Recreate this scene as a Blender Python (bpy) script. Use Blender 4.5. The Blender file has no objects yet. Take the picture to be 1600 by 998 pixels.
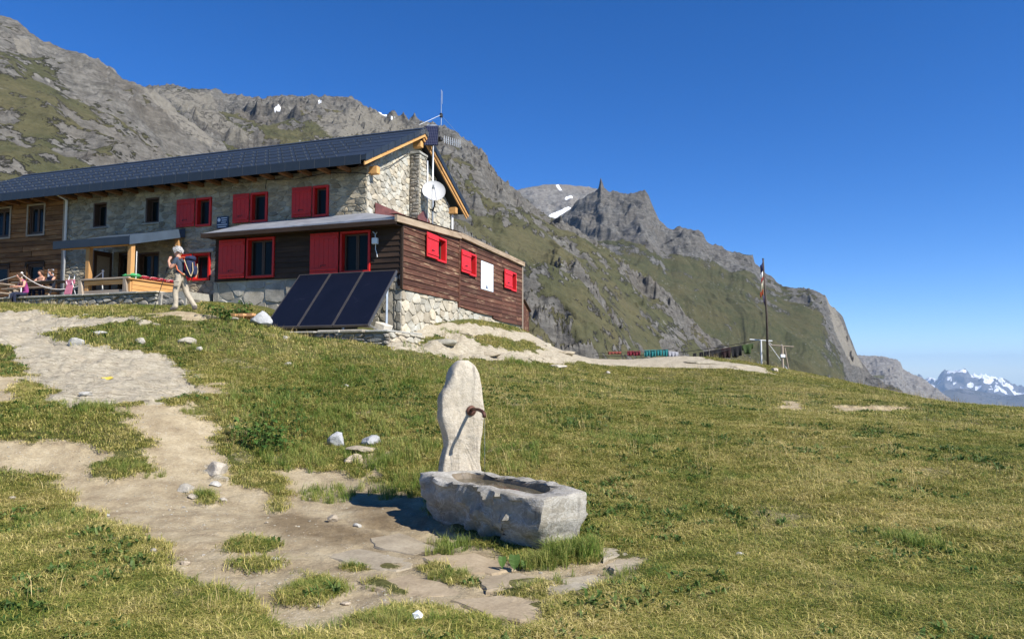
import bpy, bmesh, math, random
import numpy as np
from mathutils import Vector, Matrix

SC = bpy.context.scene
COL = SC.collection
R = math.radians
PI = math.pi

# ---------------------------------------------------------------- camera
EYE = 1.6                      # eye height above the ground at the camera's feet
FOC = 1155.0                   # focal length in pixels of a 1600 wide picture
PITCH = R(4.0)
cam_d = bpy.data.cameras.new('camera')
cam = bpy.data.objects.new('camera', cam_d)
COL.objects.link(cam)
cam.location = (0, 0, EYE)
cam.rotation_euler = (R(90) + PITCH, 0, 0)
cam_d.sensor_width = 36.0
cam_d.sensor_fit = 'HORIZONTAL'
cam_d.lens = 36.0 * FOC / 1600.0
cam_d.clip_start = 0.05
cam_d.clip_end = 200000.0
SC.camera = cam

# ---------------------------------------------------------------- sky and sun
SUN_AZ = math.atan2(0.80, -0.60)   # from +Y towards +X: behind the camera, to the right
SUN_EL = R(42.0)
world = bpy.data.worlds.new('World')
SC.world = world
world.use_nodes = True
wn = world.node_tree
bg = wn.nodes['Background']
sky = wn.nodes.new('ShaderNodeTexSky')
sky.sky_type = 'NISHITA'
sky.sun_disc = False
sky.sun_elevation = SUN_EL
sky.sun_rotation = SUN_AZ
sky.altitude = 3500.0
sky.air_density = 1.0
sky.dust_density = 0.1
sky.ozone_density = 4.0
hs = wn.nodes.new('ShaderNodeHueSaturation')
hs.inputs['Saturation'].default_value = 1.30
hs.inputs['Hue'].default_value = 0.510
wn.links.new(sky.outputs[0], hs.inputs['Color'])
wn.links.new(hs.outputs[0], bg.inputs[0])
bg.inputs[1].default_value = 0.114

sun_d = bpy.data.lights.new('sun', 'SUN')
sun_d.energy = 5.0
sun_d.angle = R(0.53)
sun_d.color = (1.0, 0.955, 0.885)
sun = bpy.data.objects.new('sun', sun_d)
COL.objects.link(sun)
S = Vector((math.sin(SUN_AZ) * math.cos(SUN_EL), math.cos(SUN_AZ) * math.cos(SUN_EL), math.sin(SUN_EL)))
sun.rotation_euler = S.to_track_quat('Z', 'Y').to_euler()
sun.location = (30, -30, 60)

SC.view_settings.view_transform = 'Standard'
SC.view_settings.look = 'None'
SC.view_settings.gamma = 1.0
SC.view_settings.exposure = 0.66
SC.view_settings.use_curve_mapping = False
SC.render.engine = 'CYCLES'
SC.cycles.max_bounces = 4
SC.cycles.diffuse_bounces = 2
SC.cycles.glossy_bounces = 3
SC.cycles.transmission_bounces = 4
SC.cycles.transparent_max_bounces = 8
SC.cycles.volume_bounces = 0
SC.cycles.use_denoising = True
SC.cycles.caustics_reflective = False
SC.cycles.caustics_refractive = False
SC.cycles.sample_clamp_indirect = 6.0

random.seed(11)
RNG = np.random.default_rng(11)

# ---------------------------------------------------------------- projection helpers (where a photographed point lies in the place)
def ray(px, py):
    cx = (px - 800) / FOC
    cy = (499 - py) / FOC
    return np.array([cx, math.cos(PITCH) - cy * math.sin(PITCH), math.sin(PITCH) + cy * math.cos(PITCH)])

def at(px, py, Y):
    d = ray(px, py)
    r = d * (Y / d[1])
    r[2] += EYE
    return r

def proj(x, y, z):
    z = z - EYE
    d = y * math.cos(PITCH) + z * math.sin(PITCH)
    uz = -y * math.sin(PITCH) + z * math.cos(PITCH)
    d = np.where(np.abs(d) < 1e-6, 1e-6, d)
    return 800 + FOC * x / d, 499 - FOC * uz / d

# ---------------------------------------------------------------- numpy noise
def _hash(ix, iy, iz, seed):
    h = (ix.astype(np.int64) * 374761393 + iy.astype(np.int64) * 668265263 + iz.astype(np.int64) * 2147483647 + seed * 974634777) & 0xFFFFFFFF
    h = ((h ^ (h >> 13)) * 1274126177) & 0xFFFFFFFF
    h = ((h ^ (h >> 16)) * 2246822519) & 0xFFFFFFFF
    h = h ^ (h >> 13)
    return (h & 0xFFFFFF) / float(0xFFFFFF)

def vnoise(p, seed=0):
    f = np.floor(p)
    t = p - f
    t = t * t * t * (t * (t * 6 - 15) + 10)
    i = f.astype(np.int64)
    x, y, z = i[:, 0], i[:, 1], i[:, 2]
    tx, ty, tz = t[:, 0], t[:, 1], t[:, 2]
    def c(a, b, d):
        return _hash(x + a, y + b, z + d, seed)
    x00 = c(0, 0, 0) * (1 - tx) + c(1, 0, 0) * tx
    x10 = c(0, 1, 0) * (1 - tx) + c(1, 1, 0) * tx
    x01 = c(0, 0, 1) * (1 - tx) + c(1, 0, 1) * tx
    x11 = c(0, 1, 1) * (1 - tx) + c(1, 1, 1) * tx
    y0 = x00 * (1 - ty) + x10 * ty
    y1 = x01 * (1 - ty) + x11 * ty
    return (y0 * (1 - tz) + y1 * tz) * 2 - 1

_ROT = np.array([[0.0, 0.8, 0.6], [-0.8, 0.36, -0.48], [-0.6, -0.48, 0.64]])

def fbm(p, octs=5, gain=0.5, lac=2.03, seed=0):
    a, s, tot = 1.0, 0.0, 0.0
    q = p.copy()
    for o in range(octs):
        s = s + a * vnoise(q, seed + o)
        tot += a
        a *= gain
        q = (q @ _ROT.T) * lac
    return s / tot

def ridged(p, octs=5, gain=0.55, lac=2.07, seed=0):
    a, s, tot = 1.0, 0.0, 0.0
    q = p.copy()
    w = 1.0
    for o in range(octs):
        n = 1 - np.abs(vnoise(q, seed + o))
        n = n * n * w
        w = np.clip(n * 1.6, 0, 1)
        s = s + a * n
        tot += a
        a *= gain
        q = (q @ _ROT.T) * lac
    return s / tot

def sstep(a, b, x):
    t = np.clip((x - a) / (b - a), 0, 1)
    return t * t * (3 - 2 * t)

# ---------------------------------------------------------------- scene graph helpers
def tag(o, label=None, cat=None, group=None, kind=None):
    if label: o['label'] = label
    if cat: o['category'] = cat
    if group: o['group'] = group
    if kind: o['kind'] = kind
    return o

def empty(name, loc=(0, 0, 0), rz=0.0, label=None, cat=None, group=None, kind=None):
    o = bpy.data.objects.new(name, None)
    o.empty_display_size = 0.2
    COL.objects.link(o)
    o.location = loc
    o.rotation_euler = (0, 0, rz)
    return tag(o, label, cat, group, kind)

def link(name, me, mat=None, parent=None, loc=None, rot=None):
    o = bpy.data.objects.new(name, me)
    COL.objects.link(o)
    if mat is not None and len(me.materials) == 0:
        me.materials.append(mat)
    if parent is not None:
        o.parent = parent
    if loc is not None: o.location = loc
    if rot is not None: o.rotation_euler = rot
    return o

class MB:
    """collects shapes into one mesh"""
    def __init__(s):
        s.v, s.f, s.r = [], [], []
        s.cur = 0.5
    def add(s, vs, fs):
        b = len(s.v)
        s.v.extend([tuple(map(float, q)) for q in vs])
        s.f.extend([tuple(i + b for i in q) for q in fs])
        s.r.extend([s.cur] * len(vs))
        return s
    def box(s, x0, x1, y0, y1, z0, z1, M=None):
        vs = [(x, y, z) for z in (z0, z1) for y in (y0, y1) for x in (x0, x1)]
        if M is not None: vs = [tuple(M @ Vector(q)) for q in vs]
        return s.add(vs, [(0, 2, 3, 1), (4, 5, 7, 6), (0, 1, 5, 4), (2, 6, 7, 3), (0, 4, 6, 2), (1, 3, 7, 5)])
    def cbox(s, x0, x1, y0, y1, z0, z1, c=0.01, M=None):
        """box with chamfered edges"""
        c = min(c, (x1 - x0) * .45, (y1 - y0) * .45, (z1 - z0) * .45)
        bm = bmesh.new()
        bmesh.ops.create_cube(bm, size=1.0)
        for q in bm.verts:
            q.co = Vector(((x0 + x1) / 2 + q.co.x * (x1 - x0), (y0 + y1) / 2 + q.co.y * (y1 - y0), (z0 + z1) / 2 + q.co.z * (z1 - z0)))
        bmesh.ops.bevel(bm, geom=bm.edges[:], offset=c, segments=1, affect='EDGES', profile=0.5)
        bm.verts.index_update()
        vs = [tuple(M @ q.co) if M is not None else tuple(q.co) for q in bm.verts]
        fs = [tuple(q.index for q in f.verts) for f in bm.faces]
        bm.free()
        return s.add(vs, fs)
    def prism(s, poly, a, b, axis='y'):
        """extrude a 2d polygon between a and b along an axis; poly in the other two coordinates"""
        n = len(poly)
        def P(u, w, t):
            return (t, u, w) if axis == 'x' else ((u, t, w) if axis == 'y' else (u, w, t))
        vs = [P(u, w, a) for u, w in poly] + [P(u, w, b) for u, w in poly]
        fs = [tuple(range(n)), tuple(range(2 * n - 1, n - 1, -1))]
        fs += [(i, i + n, (i + 1) % n + n, (i + 1) % n) for i in range(n)]
        return s.add(vs, fs)
    def tube(s, pts, rad, n=8, caps=True):
        pts = [Vector(q) for q in pts]
        rads = rad if hasattr(rad, '__len__') else [rad] * len(pts)
        vs, fs = [], []
        up = None
        for i, q in enumerate(pts):
            d = (pts[min(i + 1, len(pts) - 1)] - pts[max(i - 1, 0)]).normalized()
            if up is None:
                up = Vector((0, 0, 1)) if abs(d.z) < .9 else Vector((1, 0, 0))
            a = d.cross(up)
            if a.length < 1e-5: a = d.cross(Vector((0.3, 1, 0.2)))
            a.normalize()
            b = a.cross(d).normalized()
            up = b
            for k in range(n):
                t = 2 * PI * k / n
                vs.append(q + (a * math.cos(t) + b * math.sin(t)) * rads[i])
        for i in range(len(pts) - 1):
            for k in range(n):
                fs.append((i * n + k, i * n + (k + 1) % n, (i + 1) * n + (k + 1) % n, (i + 1) * n + k))
        if caps:
            fs.append(tuple(range(n - 1, -1, -1)))
            fs.append(tuple(range((len(pts) - 1) * n, len(pts) * n)))
        return s.add(vs, fs)
    def lathe(s, prof, c=(0, 0, 0), n=16, M=None):
        vs, fs = [], []
        for r, z in prof:
            for k in range(n):
                t = 2 * PI * k / n
                q = Vector((r * math.cos(t), r * math.sin(t), z))
                if M is not None: q = M @ q
                vs.append((q.x + c[0], q.y + c[1], q.z + c[2]))
        for i in range(len(prof) - 1):
            for k in range(n):
                fs.append((i * n + k, i * n + (k + 1) % n, (i + 1) * n + (k + 1) % n, (i + 1) * n + k))
        fs.append(tuple(range(n - 1, -1, -1)))
        fs.append(tuple(range((len(prof) - 1) * n, len(prof) * n)))
        return s.add(vs, fs)
    def mesh(s, name, smooth=False):
        me = bpy.data.meshes.new(name)
        me.from_pydata(s.v, [], s.f)
        a = me.attributes.new('rnd', 'FLOAT', 'POINT')
        a.data.foreach_set('value', np.array(s.r, dtype=np.float32))
        if smooth:
            me.polygons.foreach_set('use_smooth', [True] * len(me.polygons))
        me.update()
        return me
    def build(s, name, mat, parent=None, smooth=False, off=None, loc=None):
        if off is not None:
            s.v = [(x - off[0], y - off[1], z - off[2]) for x, y, z in s.v]
        bm_me = s.mesh(name, smooth)
        bm = bmesh.new(); bm.from_mesh(bm_me)
        bmesh.ops.recalc_face_normals(bm, faces=bm.faces[:])
        bm.to_mesh(bm_me); bm.free()
        return link(name, bm_me, mat, parent, loc)

# ---------------------------------------------------------------- materials
class NT:
    def __init__(s, name):
        s.m = bpy.data.materials.new(name)
        s.m.use_nodes = True
        s.t = s.m.node_tree
        s.b = s.t.nodes['Principled BSDF']
        s.out = s.t.nodes['Material Output']
    def n(s, kind, **kw):
        q = s.t.nodes.new(kind)
        for k, v in kw.items(): setattr(q, k, v)
        return q
    def l(s, a, b): s.t.links.new(a, b)
    def pos(s, kind='pos'):
        if kind == 'pos':
            return s.n('ShaderNodeNewGeometry').outputs['Position']
        return s.n('ShaderNodeTexCoord').outputs['Object']
    def map(s, src, scale=(1, 1, 1), rot=(0, 0, 0), loc=(0, 0, 0)):
        q = s.n('ShaderNodeMapping')
        q.inputs['Scale'].default_value = scale
        q.inputs['Rotation'].default_value = rot
        q.inputs['Location'].default_value = loc
        s.l(src, q.inputs['Vector'])
        return q.outputs[0]
    def noise(s, vec, scale, detail=5, rough=0.6, dist=0.0):
        q = s.n('ShaderNodeTexNoise')
        q.inputs['Scale'].default_value = scale
        q.inputs['Detail'].default_value = detail
        q.inputs['Roughness'].default_value = rough
        q.inputs['Distortion'].default_value = dist
        s.l(vec, q.inputs['Vector'])
        return q.outputs['Fac']
    def voro(s, vec, scale, feature='F1'):
        q = s.n('ShaderNodeTexVoronoi', feature=feature)
        q.inputs['Scale'].default_value = scale
        s.l(vec, q.inputs['Vector'])
        return q
    def ramp(s, fac, stops, interp='LINEAR'):
        q = s.n('ShaderNodeValToRGB')
        q.color_ramp.interpolation = interp
        e = q.color_ramp.elements
        while len(e) < len(stops): e.new(0.5)
        for i, (p_, c) in enumerate(stops):
            e[i].position = p_
            e[i].color = (c, c, c, 1) if not hasattr(c, '__len__') else (*c[:3], 1)
        s.l(fac, q.inputs[0])
        return q.outputs[0]
    def mix(s, fac, a, b, mode='MIX'):
        q = s.n('ShaderNodeMix', data_type='RGBA', blend_type=mode)
        for inp, v in ((q.inputs[0], fac), (q.inputs[6], a), (q.inputs[7], b)):
            if hasattr(v, 'links') or hasattr(v, 'is_linked'): s.l(v, inp)
            elif hasattr(v, '__len__'): inp.default_value = (*v[:3], 1)
            else: inp.default_value = v
        return q.outputs[2]
    def math(s, op, a, b=0.5, clamp=False):
        q = s.n('ShaderNodeMath', operation=op, use_clamp=clamp)
        for inp, v in ((q.inputs[0], a), (q.inputs[1], b)):
            if hasattr(v, 'is_linked'): s.l(v, inp)
            else: inp.default_value = v
        return q.outputs[0]
    def attr(s, name):
        q = s.n('ShaderNodeAttribute', attribute_name=name)
        return q
    def rnd(s):
        return s.n('ShaderNodeObjectInfo').outputs['Random']
    def hsv(s, col, h=0.5, sat=1.0, val=1.0):
        q = s.n('ShaderNodeHueSaturation')
        for k, v in (('Hue', h), ('Saturation', sat), ('Value', val)):
            if hasattr(v, 'is_linked'): s.l(v, q.inputs[k])
            else: q.inputs[k].default_value = v
        s.l(col, q.inputs['Color'])
        return q.outputs[0]
    def bump(s, h, dist=0.01, strength=1.0, nrm=None):
        q = s.n('ShaderNodeBump')
        q.inputs['Distance'].default_value = dist
        q.inputs['Strength'].default_value = strength
        s.l(h, q.inputs['Height'])
        if nrm is not None: s.l(nrm, q.inputs['Normal'])
        return q.outputs[0]
    def fin(s, col=None, rough=0.8, nrm=None, metal=0.0, spec=0.3):
        if col is not None:
            if hasattr(col, 'is_linked'): s.l(col, s.b.inputs['Base Color'])
            else: s.b.inputs['Base Color'].default_value = (*col[:3], 1)
        if hasattr(rough, 'is_linked'): s.l(rough, s.b.inputs['Roughness'])
        else: s.b.inputs['Roughness'].default_value = rough
        s.b.inputs['Metallic'].default_value = metal
        s.b.inputs['Specular IOR Level'].default_value = spec
        if nrm is not None: s.l(nrm, s.b.inputs['Normal'])
        return s.m

def stone_mat(name, c0, c1, c2, scale=3.0, bumpd=0.02, var=0.5, lichen=None, rough=0.9):
    t = NT(name)
    o = t.pos('obj')
    r = t.rnd()
    a = t.attr('rnd').outputs['Fac']
    rr = t.math('FRACT', t.math('ADD', r, a))
    col = t.ramp(t.noise(o, scale, 8, 0.65), [(0.28, c0), (0.5, c1), (0.74, c2)])
    col = t.hsv(col, 0.5, t.math('MULTIPLY_ADD', rr, 0.5, ) if False else 1.0, 1.0)
    v = t.math('ADD', t.math('MULTIPLY', rr, var), 1 - var * .5)
    tint = t.mix(t.math('FRACT', t.math('MULTIPLY', rr, 7.31)), (1.05, 1.0, 0.92), (0.92, 0.98, 1.04))
    col = t.mix(1.0, col, tint, 'MULTIPLY')
    col = t.hsv(col, 0.5, 1.0, v)
    fine = t.noise(o, scale * 14, 4, 0.7)
    col = t.mix(0.5, col, t.ramp(fine, [(0.3, 0.6), (0.7, 1.3)]), 'MULTIPLY')
    if lichen:
        lm = t.ramp(t.noise(o, scale * 2.6, 6, 0.75), [(0.62, 0.0), (0.68, 0.7)])
        col = t.mix(lm, col, lichen)
    h = t.math('ADD', t.noise(o, scale * 2, 8, 0.7), t.math('MULTIPLY', fine, 0.3))
    return t.fin(col, rough, t.bump(h, bumpd, 0.9))

def plain(name, col, rough=0.6, metal=0.0, var=0.15, scale=6.0, bumpd=0.0, spec=0.4):
    t = NT(name)
    o = t.pos('obj')
    n = t.noise(o, scale, 6, 0.65)
    lo = tuple(c * (1 - var) for c in col); hi = tuple(c * (1 + var) for c in col)
    c = t.ramp(n, [(0.3, lo), (0.7, hi)])
    rg = t.math('ADD', t.math('MULTIPLY', n, 0.2), rough - 0.1)
    return t.fin(c, rg, t.bump(t.noise(o, scale * 8, 5, 0.7), bumpd, 1.0) if bumpd else None, metal, spec)

def wood_mat(name, dark, mid, light, axis='x', grain=1.0, var=0.5, rough=0.75, wear=None, bumpd=0.006):
    """boards with the grain along one object axis"""
    t = NT(name)
    o = t.pos('obj')
    r = t.rnd(); a = t.attr('rnd').outputs['Fac']
    rr = t.math('FRACT', t.math('ADD', r, a))
    off = t.n('ShaderNodeCombineXYZ')
    t.l(t.math('MULTIPLY', rr, 37.0), off.inputs[0]); t.l(t.math('MULTIPLY', rr, 91.0), off.inputs[1]); t.l(t.math('MULTIPLY', rr, 17.0), off.inputs[2])
    va = t.n('ShaderNodeVectorMath', operation='ADD')
    t.l(o, va.inputs[0]); t.l(off.outputs[0], va.inputs[1])
    sc = {'x': (0.9, 16, 16), 'y': (16, 0.9, 16), 'z': (16, 16, 0.9)}[axis]
    g = t.map(va.outputs[0], tuple(q * grain for q in sc))
    n1 = t.noise(g, 1.6, 8, 0.7, 0.6)
    big = t.noise(va.outputs[0], 1.1, 4, 0.6)
    col = t.ramp(n1, [(0.3, dark), (0.5, mid), (0.72, light)])
    col = t.mix(t.ramp(big, [(0.35, 0.0), (0.7, 0.55)]), col, light)
    if wear:
        wv = t.map(va.outputs[0], {'x': (0.5, 3, 3), 'y': (3, 0.5, 3), 'z': (3, 3, .5)}[axis])
        wm = t.ramp(t.math('MULTIPLY', t.noise(wv, 1.6, 7, 0.7), t.noise(g, 1.2, 5, 0.8)), [(0.29, 0.0), (0.42, 0.85)])
        col = t.mix(wm, col, wear)
    col = t.hsv(col, 0.5, 1.0, t.math('ADD', t.math('MULTIPLY', rr, var), 1 - var * .5))
    return t.fin(col, rough, t.bump(n1, bumpd, 0.8), 0.0, 0.25)
# ================================================================ the hut's own frame
TH = R(19.05)
HUT = np.array([-5.3228, 26.713, 0.0])
EX = np.array([math.cos(TH), -math.sin(TH), 0.0])
EY = np.array([math.sin(TH), math.cos(TH), 0.0])
def hw(x, y, z=0.0):
    return HUT + EX * x + EY * y + np.array([0, 0, z])

# ================================================================ the hillside
CP = []
def cp(px, py, Y):
    CP.append(tuple(at(px, py, Y)))
def cw(x, y, z):
    CP.append((x, y, z))
def ch(x, y, z):
    q = hw(x, y, z); CP.append(tuple(q))
for px in (0, 260, 520, 800, 1100, 1350, 1600):
    cw((px - 800) / FOC * 4.4, 4.4, 0.0)
    cw((px - 800) / FOC * 2.0, 2.0, 0.0)
for X in (-25, -8, 8, 25): cw(X, -4, -0.1)
# the worn ground round the fountain is level
for X, Y, z in ((-1.4, 8.0, 0.0), (-2.2, 9.6, 0.02), (0.2, 6.4, 0.0), (0.9, 7.4, 0.05), (-3.4, 7.4, 0.05), (-4.4, 6.0, 0.05), (1.5, 6.2, 0.03), (-0.4, 9.3, 0.12)): cw(X, Y, z)
cp(60, 740, 9.4); cp(200, 740, 9.6); cp(330, 740, 10.0)
cp(60, 640, 11.4); cp(200, 640, 11.6); cp(300, 640, 12.0)
cp(0, 600, 13.6); cp(170, 600, 13.8); cp(310, 600, 14.2)
cp(0, 545, 16.6); cp(120, 545, 16.8); cp(300, 545, 17.6)
cp(283, 484, 20.1); cp(200, 492, 20.6); cp(60, 495, 21); cp(0, 495, 21.5)
cp(410, 505, 20.8); cp(480, 535, 20.0)
cp(470, 700, 11.8); cp(560, 690, 12.0); cp(560, 640, 13.6); cp(400, 600, 15.2)
cp(640, 690, 11.6); cp(640, 640, 13.6); cp(640, 590, 17.2); cp(640, 556, 21.0)
cp(900, 740, 9.8); cp(900, 650, 14.4); cp(900, 600, 21.0); cp(880, 572, 27.5); cp(900, 556, 34)
cp(1050, 560, 37)
cp(1200, 740, 9.9); cp(1200, 650, 15.8); cp(1200, 605, 26.0); cp(1200, 582, 38)
cp(1420, 740, 9.9); cp(1420, 660, 16.2); cp(1420, 622, 29.5)
cp(1600, 740, 9.7); cp(1600, 672, 15.5); cp(1600, 638, 24.0)
cw(26, 18, 0.0); cw(34, 10, -0.5)
# round the hut
ch(3.4, -4.3, 2.35); ch(0.8, -4.6, 2.55); ch(-1.5, -4.8, 2.75); ch(2.7, -1.6, 2.85)
ch(2.9, 1.2, 3.25); ch(2.9, 4.2, 3.55); ch(2.9, 7.5, 3.6); ch(2.9, 10.6, 3.45); ch(4.4, 10.6, 2.55); ch(6.0, 10.0, 2.2); ch(3.2, 12.5, 2.9); ch(4.6, 5.0, 2.7); ch(4.4, 0.0, 2.5)
ch(-5.2, -2.3, 4.05); ch(-5.4, -3.6, 3.75); ch(-6.8, -3.4, 3.9); ch(-9.3, -3.5, 3.92); ch(-12.5, -3.5, 4.1); ch(-16, -3.6, 4.2); ch(-22, -3.6, 4.3)
ch(-3, -2.4, 3.75); ch(-7, 0, 4.25); ch(-14, 0, 4.3); ch(-22, 0, 4.4); ch(-10, 9, 5.2); ch(0, 9, 4.4)
ch(-28, 4, 5.5); ch(-24, 14, 7.5); ch(-10, 22, 8.0); ch(4, 20, 1.2); ch(0, 16, 3.0); ch(8, 16, 1.3)
# the far side of the crest drops to the valley
for X, Y, z in ((6, 52, -0.5), (16, 50, -2.0), (26, 44, -3.5), (32, 34, -2.5), (40, 25, -2.5), (8, 72, -8), (30, 70, -16), (50, 45, -12), (55, 25, -7), (-14, 75, 4), (-45, 60, 14), (-60, 40, 14), (-60, 15, 6), (-40, 85, 16), (-5, 95, -8), (40, 95, -30)): cw(X, Y, z)
CP = np.array(CP)

def _U(r2):
    return np.where(r2 > 1e-12, r2 * np.log(np.maximum(r2, 1e-12)), 0.0)
_n = len(CP)
_d2 = (CP[:, None, 0] - CP[None, :, 0]) ** 2 + (CP[:, None, 1] - CP[None, :, 1]) ** 2
_A = np.zeros((_n + 3, _n + 3))
_A[:_n, :_n] = _U(_d2) + np.eye(_n) * 0.6
_A[:_n, _n] = 1; _A[:_n, _n + 1:] = CP[:, :2]
_A[_n, :_n] = 1; _A[_n + 1:, :_n] = CP[:, :2].T
_W = np.linalg.solve(_A, np.concatenate([CP[:, 2], np.zeros(3)]))

def tps(x, y):
    out = np.empty(len(x))
    for i in range(0, len(x), 20000):
        xs, ys = x[i:i + 20000], y[i:i + 20000]
        d2 = (xs[:, None] - CP[None, :, 0]) ** 2 + (ys[:, None] - CP[None, :, 1]) ** 2
        out[i:i + 20000] = _U(d2) @ _W[:_n] + _W[_n] + _W[_n + 1] * xs + _W[_n + 2] * ys
    return out

def inpoly(px, py, poly):
    inside = np.zeros(len(px), bool)
    n = len(poly)
    for i in range(n):
        x0, y0 = poly[i]; x1, y1 = poly[(i + 1) % n]
        if y0 == y1: continue
        c = ((y0 > py) != (y1 > py)) & (px < (x1 - x0) * (py - y0) / (y1 - y0) + x0)
        inside ^= c
    return inside

def pdist(px, py, poly):
    """signed distance in the same units, negative inside"""
    d = np.full(len(px), 1e9)
    n = len(poly)
    for i in range(n):
        x0, y0 = poly[i]; x1, y1 = poly[(i + 1) % n]
        ex, ey = x1 - x0, y1 - y0
        t = np.clip(((px - x0) * ex + (py - y0) * ey) / (ex * ex + ey * ey + 1e-9), 0, 1)
        d = np.minimum(d, np.hypot(px - x0 - t * ex, py - y0 - t * ey))
    return np.where(inpoly(px, py, poly), -d, d)

def base_height(x, y):
    r = np.hypot(x, y)
    far = -12 - 230 * sstep(90, 1500, r) - 40 * sstep(1500, 5000, r) - 1700 * sstep(4500, 15000, r)
    k = sstep(70, 120, r)
    z = np.empty(len(x))
    nr = k < 1
    z[~nr] = far[~nr]
    z[nr] = tps(x[nr], y[nr]) * (1 - k[nr]) + far[nr] * k[nr]
    return z

def ground_point(px, py):
    """where the line of sight through a photographed point meets the hillside"""
    d = ray(px, py)
    Y = 3.5
    prev = None
    ys = np.concatenate([np.arange(3.5, 20, 0.05), np.arange(20, 60, 0.1)])
    P = d[None, :] * (ys / d[1])[:, None]; P[:, 2] += EYE
    h = base_height(P[:, 0], P[:, 1])
    i = np.argmax(P[:, 2] < h)
    if not (P[:, 2] < h).any(): i = -1
    return np.array([P[i, 0], P[i, 1], h[i]])

# worn ground, bare rock and turf, outlined where they lie on the hillside (outlines traced as photo points, then carried to the ground)
def carry(poly):
    return [tuple(ground_point(a, b)[:2]) for a, b in poly]
DIRT = [carry(q) for q in (
    [(-60, 690), (60, 688), (150, 690), (190, 712), (225, 690), (200, 655), (170, 634), (290, 628), (330, 660), (345, 700), (362, 728), (410, 765), (440, 800), (520, 818), (600, 800), (640, 782), (690, 800), (760, 850), (830, 880), (930, 872),
     (1030, 866), (1032, 880), (960, 905), (880, 918), (830, 940), (862, 968), (800, 980), (740, 958), (640, 945), (560, 962), (590, 985), (440, 992), (420, 962), (390, 928), (310, 908), (270, 882), (220, 842), (160, 802), (60, 745), (-60, 715)],
    [(-60, 585), (28, 588), (52, 622), (0, 630), (-60, 632)],
    [(300, 596), (352, 598), (350, 614), (306, 618)],
    [(520, 730), (590, 742), (660, 780), (640, 830), (520, 840), (430, 800), (452, 770), (430, 735), (470, 728)],
    [(545, 700), (600, 705), (610, 740), (560, 748)],
    [(1300, 628), (1420, 630), (1432, 640), (1330, 642), (1290, 634)],
    [(1215, 624), (1250, 626), (1262, 640), (1225, 640)],
    [(200, 486), (300, 488), (380, 494), (330, 500), (240, 496)],
)]
ROCK = [carry(q) for q in (
    [(-60, 484), (60, 486), (130, 496), (215, 500), (250, 512), (190, 520), (90, 524), (100, 536), (140, 542), (200, 545), (255, 556), (302, 580), (314, 608), (282, 626), (180, 631), (92, 629), (52, 602), (40, 572), (20, 542), (-60, 530)],
    [(612, 548), (622, 528), (660, 508), (720, 508), (800, 518), (890, 545), (930, 554), (1000, 557), (1100, 561), (1190, 574), (1215, 584), (1120, 577), (1000, 573), (900, 564), (800, 566), (700, 560)],
    [(315, 722), (350, 722), (356, 750), (322, 748)],
)]
TURF = [carry(q) for q in (
    [(135, 724), (180, 712), (235, 708), (255, 722), (240, 742), (185, 744), (150, 738)],
    [(350, 838), (390, 834), (428, 842), (420, 854), (370, 856)], [(452, 920), (468, 900), (500, 892), (532, 902), (536, 918), (500, 936), (455, 932)],
    [(562, 898), (590, 892), (645, 914), (640, 926), (600, 924)], [(528, 878), (580, 870), (636, 874), (620, 886), (550, 888)],
    [(664, 882), (700, 880), (742, 900), (735, 914), (700, 912)], [(768, 908), (810, 900), (850, 905), (846, 924), (790, 926)],
    [(300, 764), (322, 758), (340, 774), (330, 788), (310, 782)], [(372, 872), (418, 868), (412, 882), (376, 880)], [(450, 886), (484, 884), (480, 894), (454, 894)],
    [(60, 520), (150, 508), (210, 504), (240, 514), (300, 520), (310, 545), (250, 548), (190, 540), (130, 536)],
    [(735, 530), (770, 524), (830, 534), (850, 545), (800, 546), (750, 540)], [(655, 528), (690, 524), (700, 534), (660, 538)],
    [(360, 742), (400, 738), (440, 748), (430, 760), (380, 756)],
)]

def masks(x, y):
    """dirt, rock (0..1) at points of the hillside"""
    p = np.stack([x, y, np.zeros_like(x)], 1)
    r = np.hypot(x, y)
    w = np.clip(r / 9.0, 0.6, 1.5)
    wob = fbm(p * 1.9, 4, 0.55, seed=3) * 0.26 * w + fbm(p * 7.0, 3, 0.6, seed=9) * 0.12 * w
    def soft(polys, wd):
        m = np.zeros(len(x))
        for q in polys:
            q = np.array(q)
            ok = (x > q[:, 0].min() - 1.5) & (x < q[:, 0].max() + 1.5) & (y > q[:, 1].min() - 1.5) & (y < q[:, 1].max() + 1.5)
            if not ok.any(): continue
            d = pdist(x[ok], y[ok], q) + wob[ok]
            m[ok] = np.maximum(m[ok], 1 - sstep(-wd, wd, d))
        return m
    di = soft(DIRT, 0.14); ro = soft(ROCK, 0.12)
    tu = soft(TURF, 0.10)
    di = di * (1 - tu); ro = ro * (1 - tu)
    # thin worn spots in the turf
    sp = sstep(0.42, 0.62, fbm(p * 0.9, 4, 0.55, seed=21) * 1.2 + 0.12 * fbm(p * 5, 3, seed=5)) * 0.55
    near = (di < 0.02) & (ro < 0.02)
    return di, ro, np.where(near, sp, 0)

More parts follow.
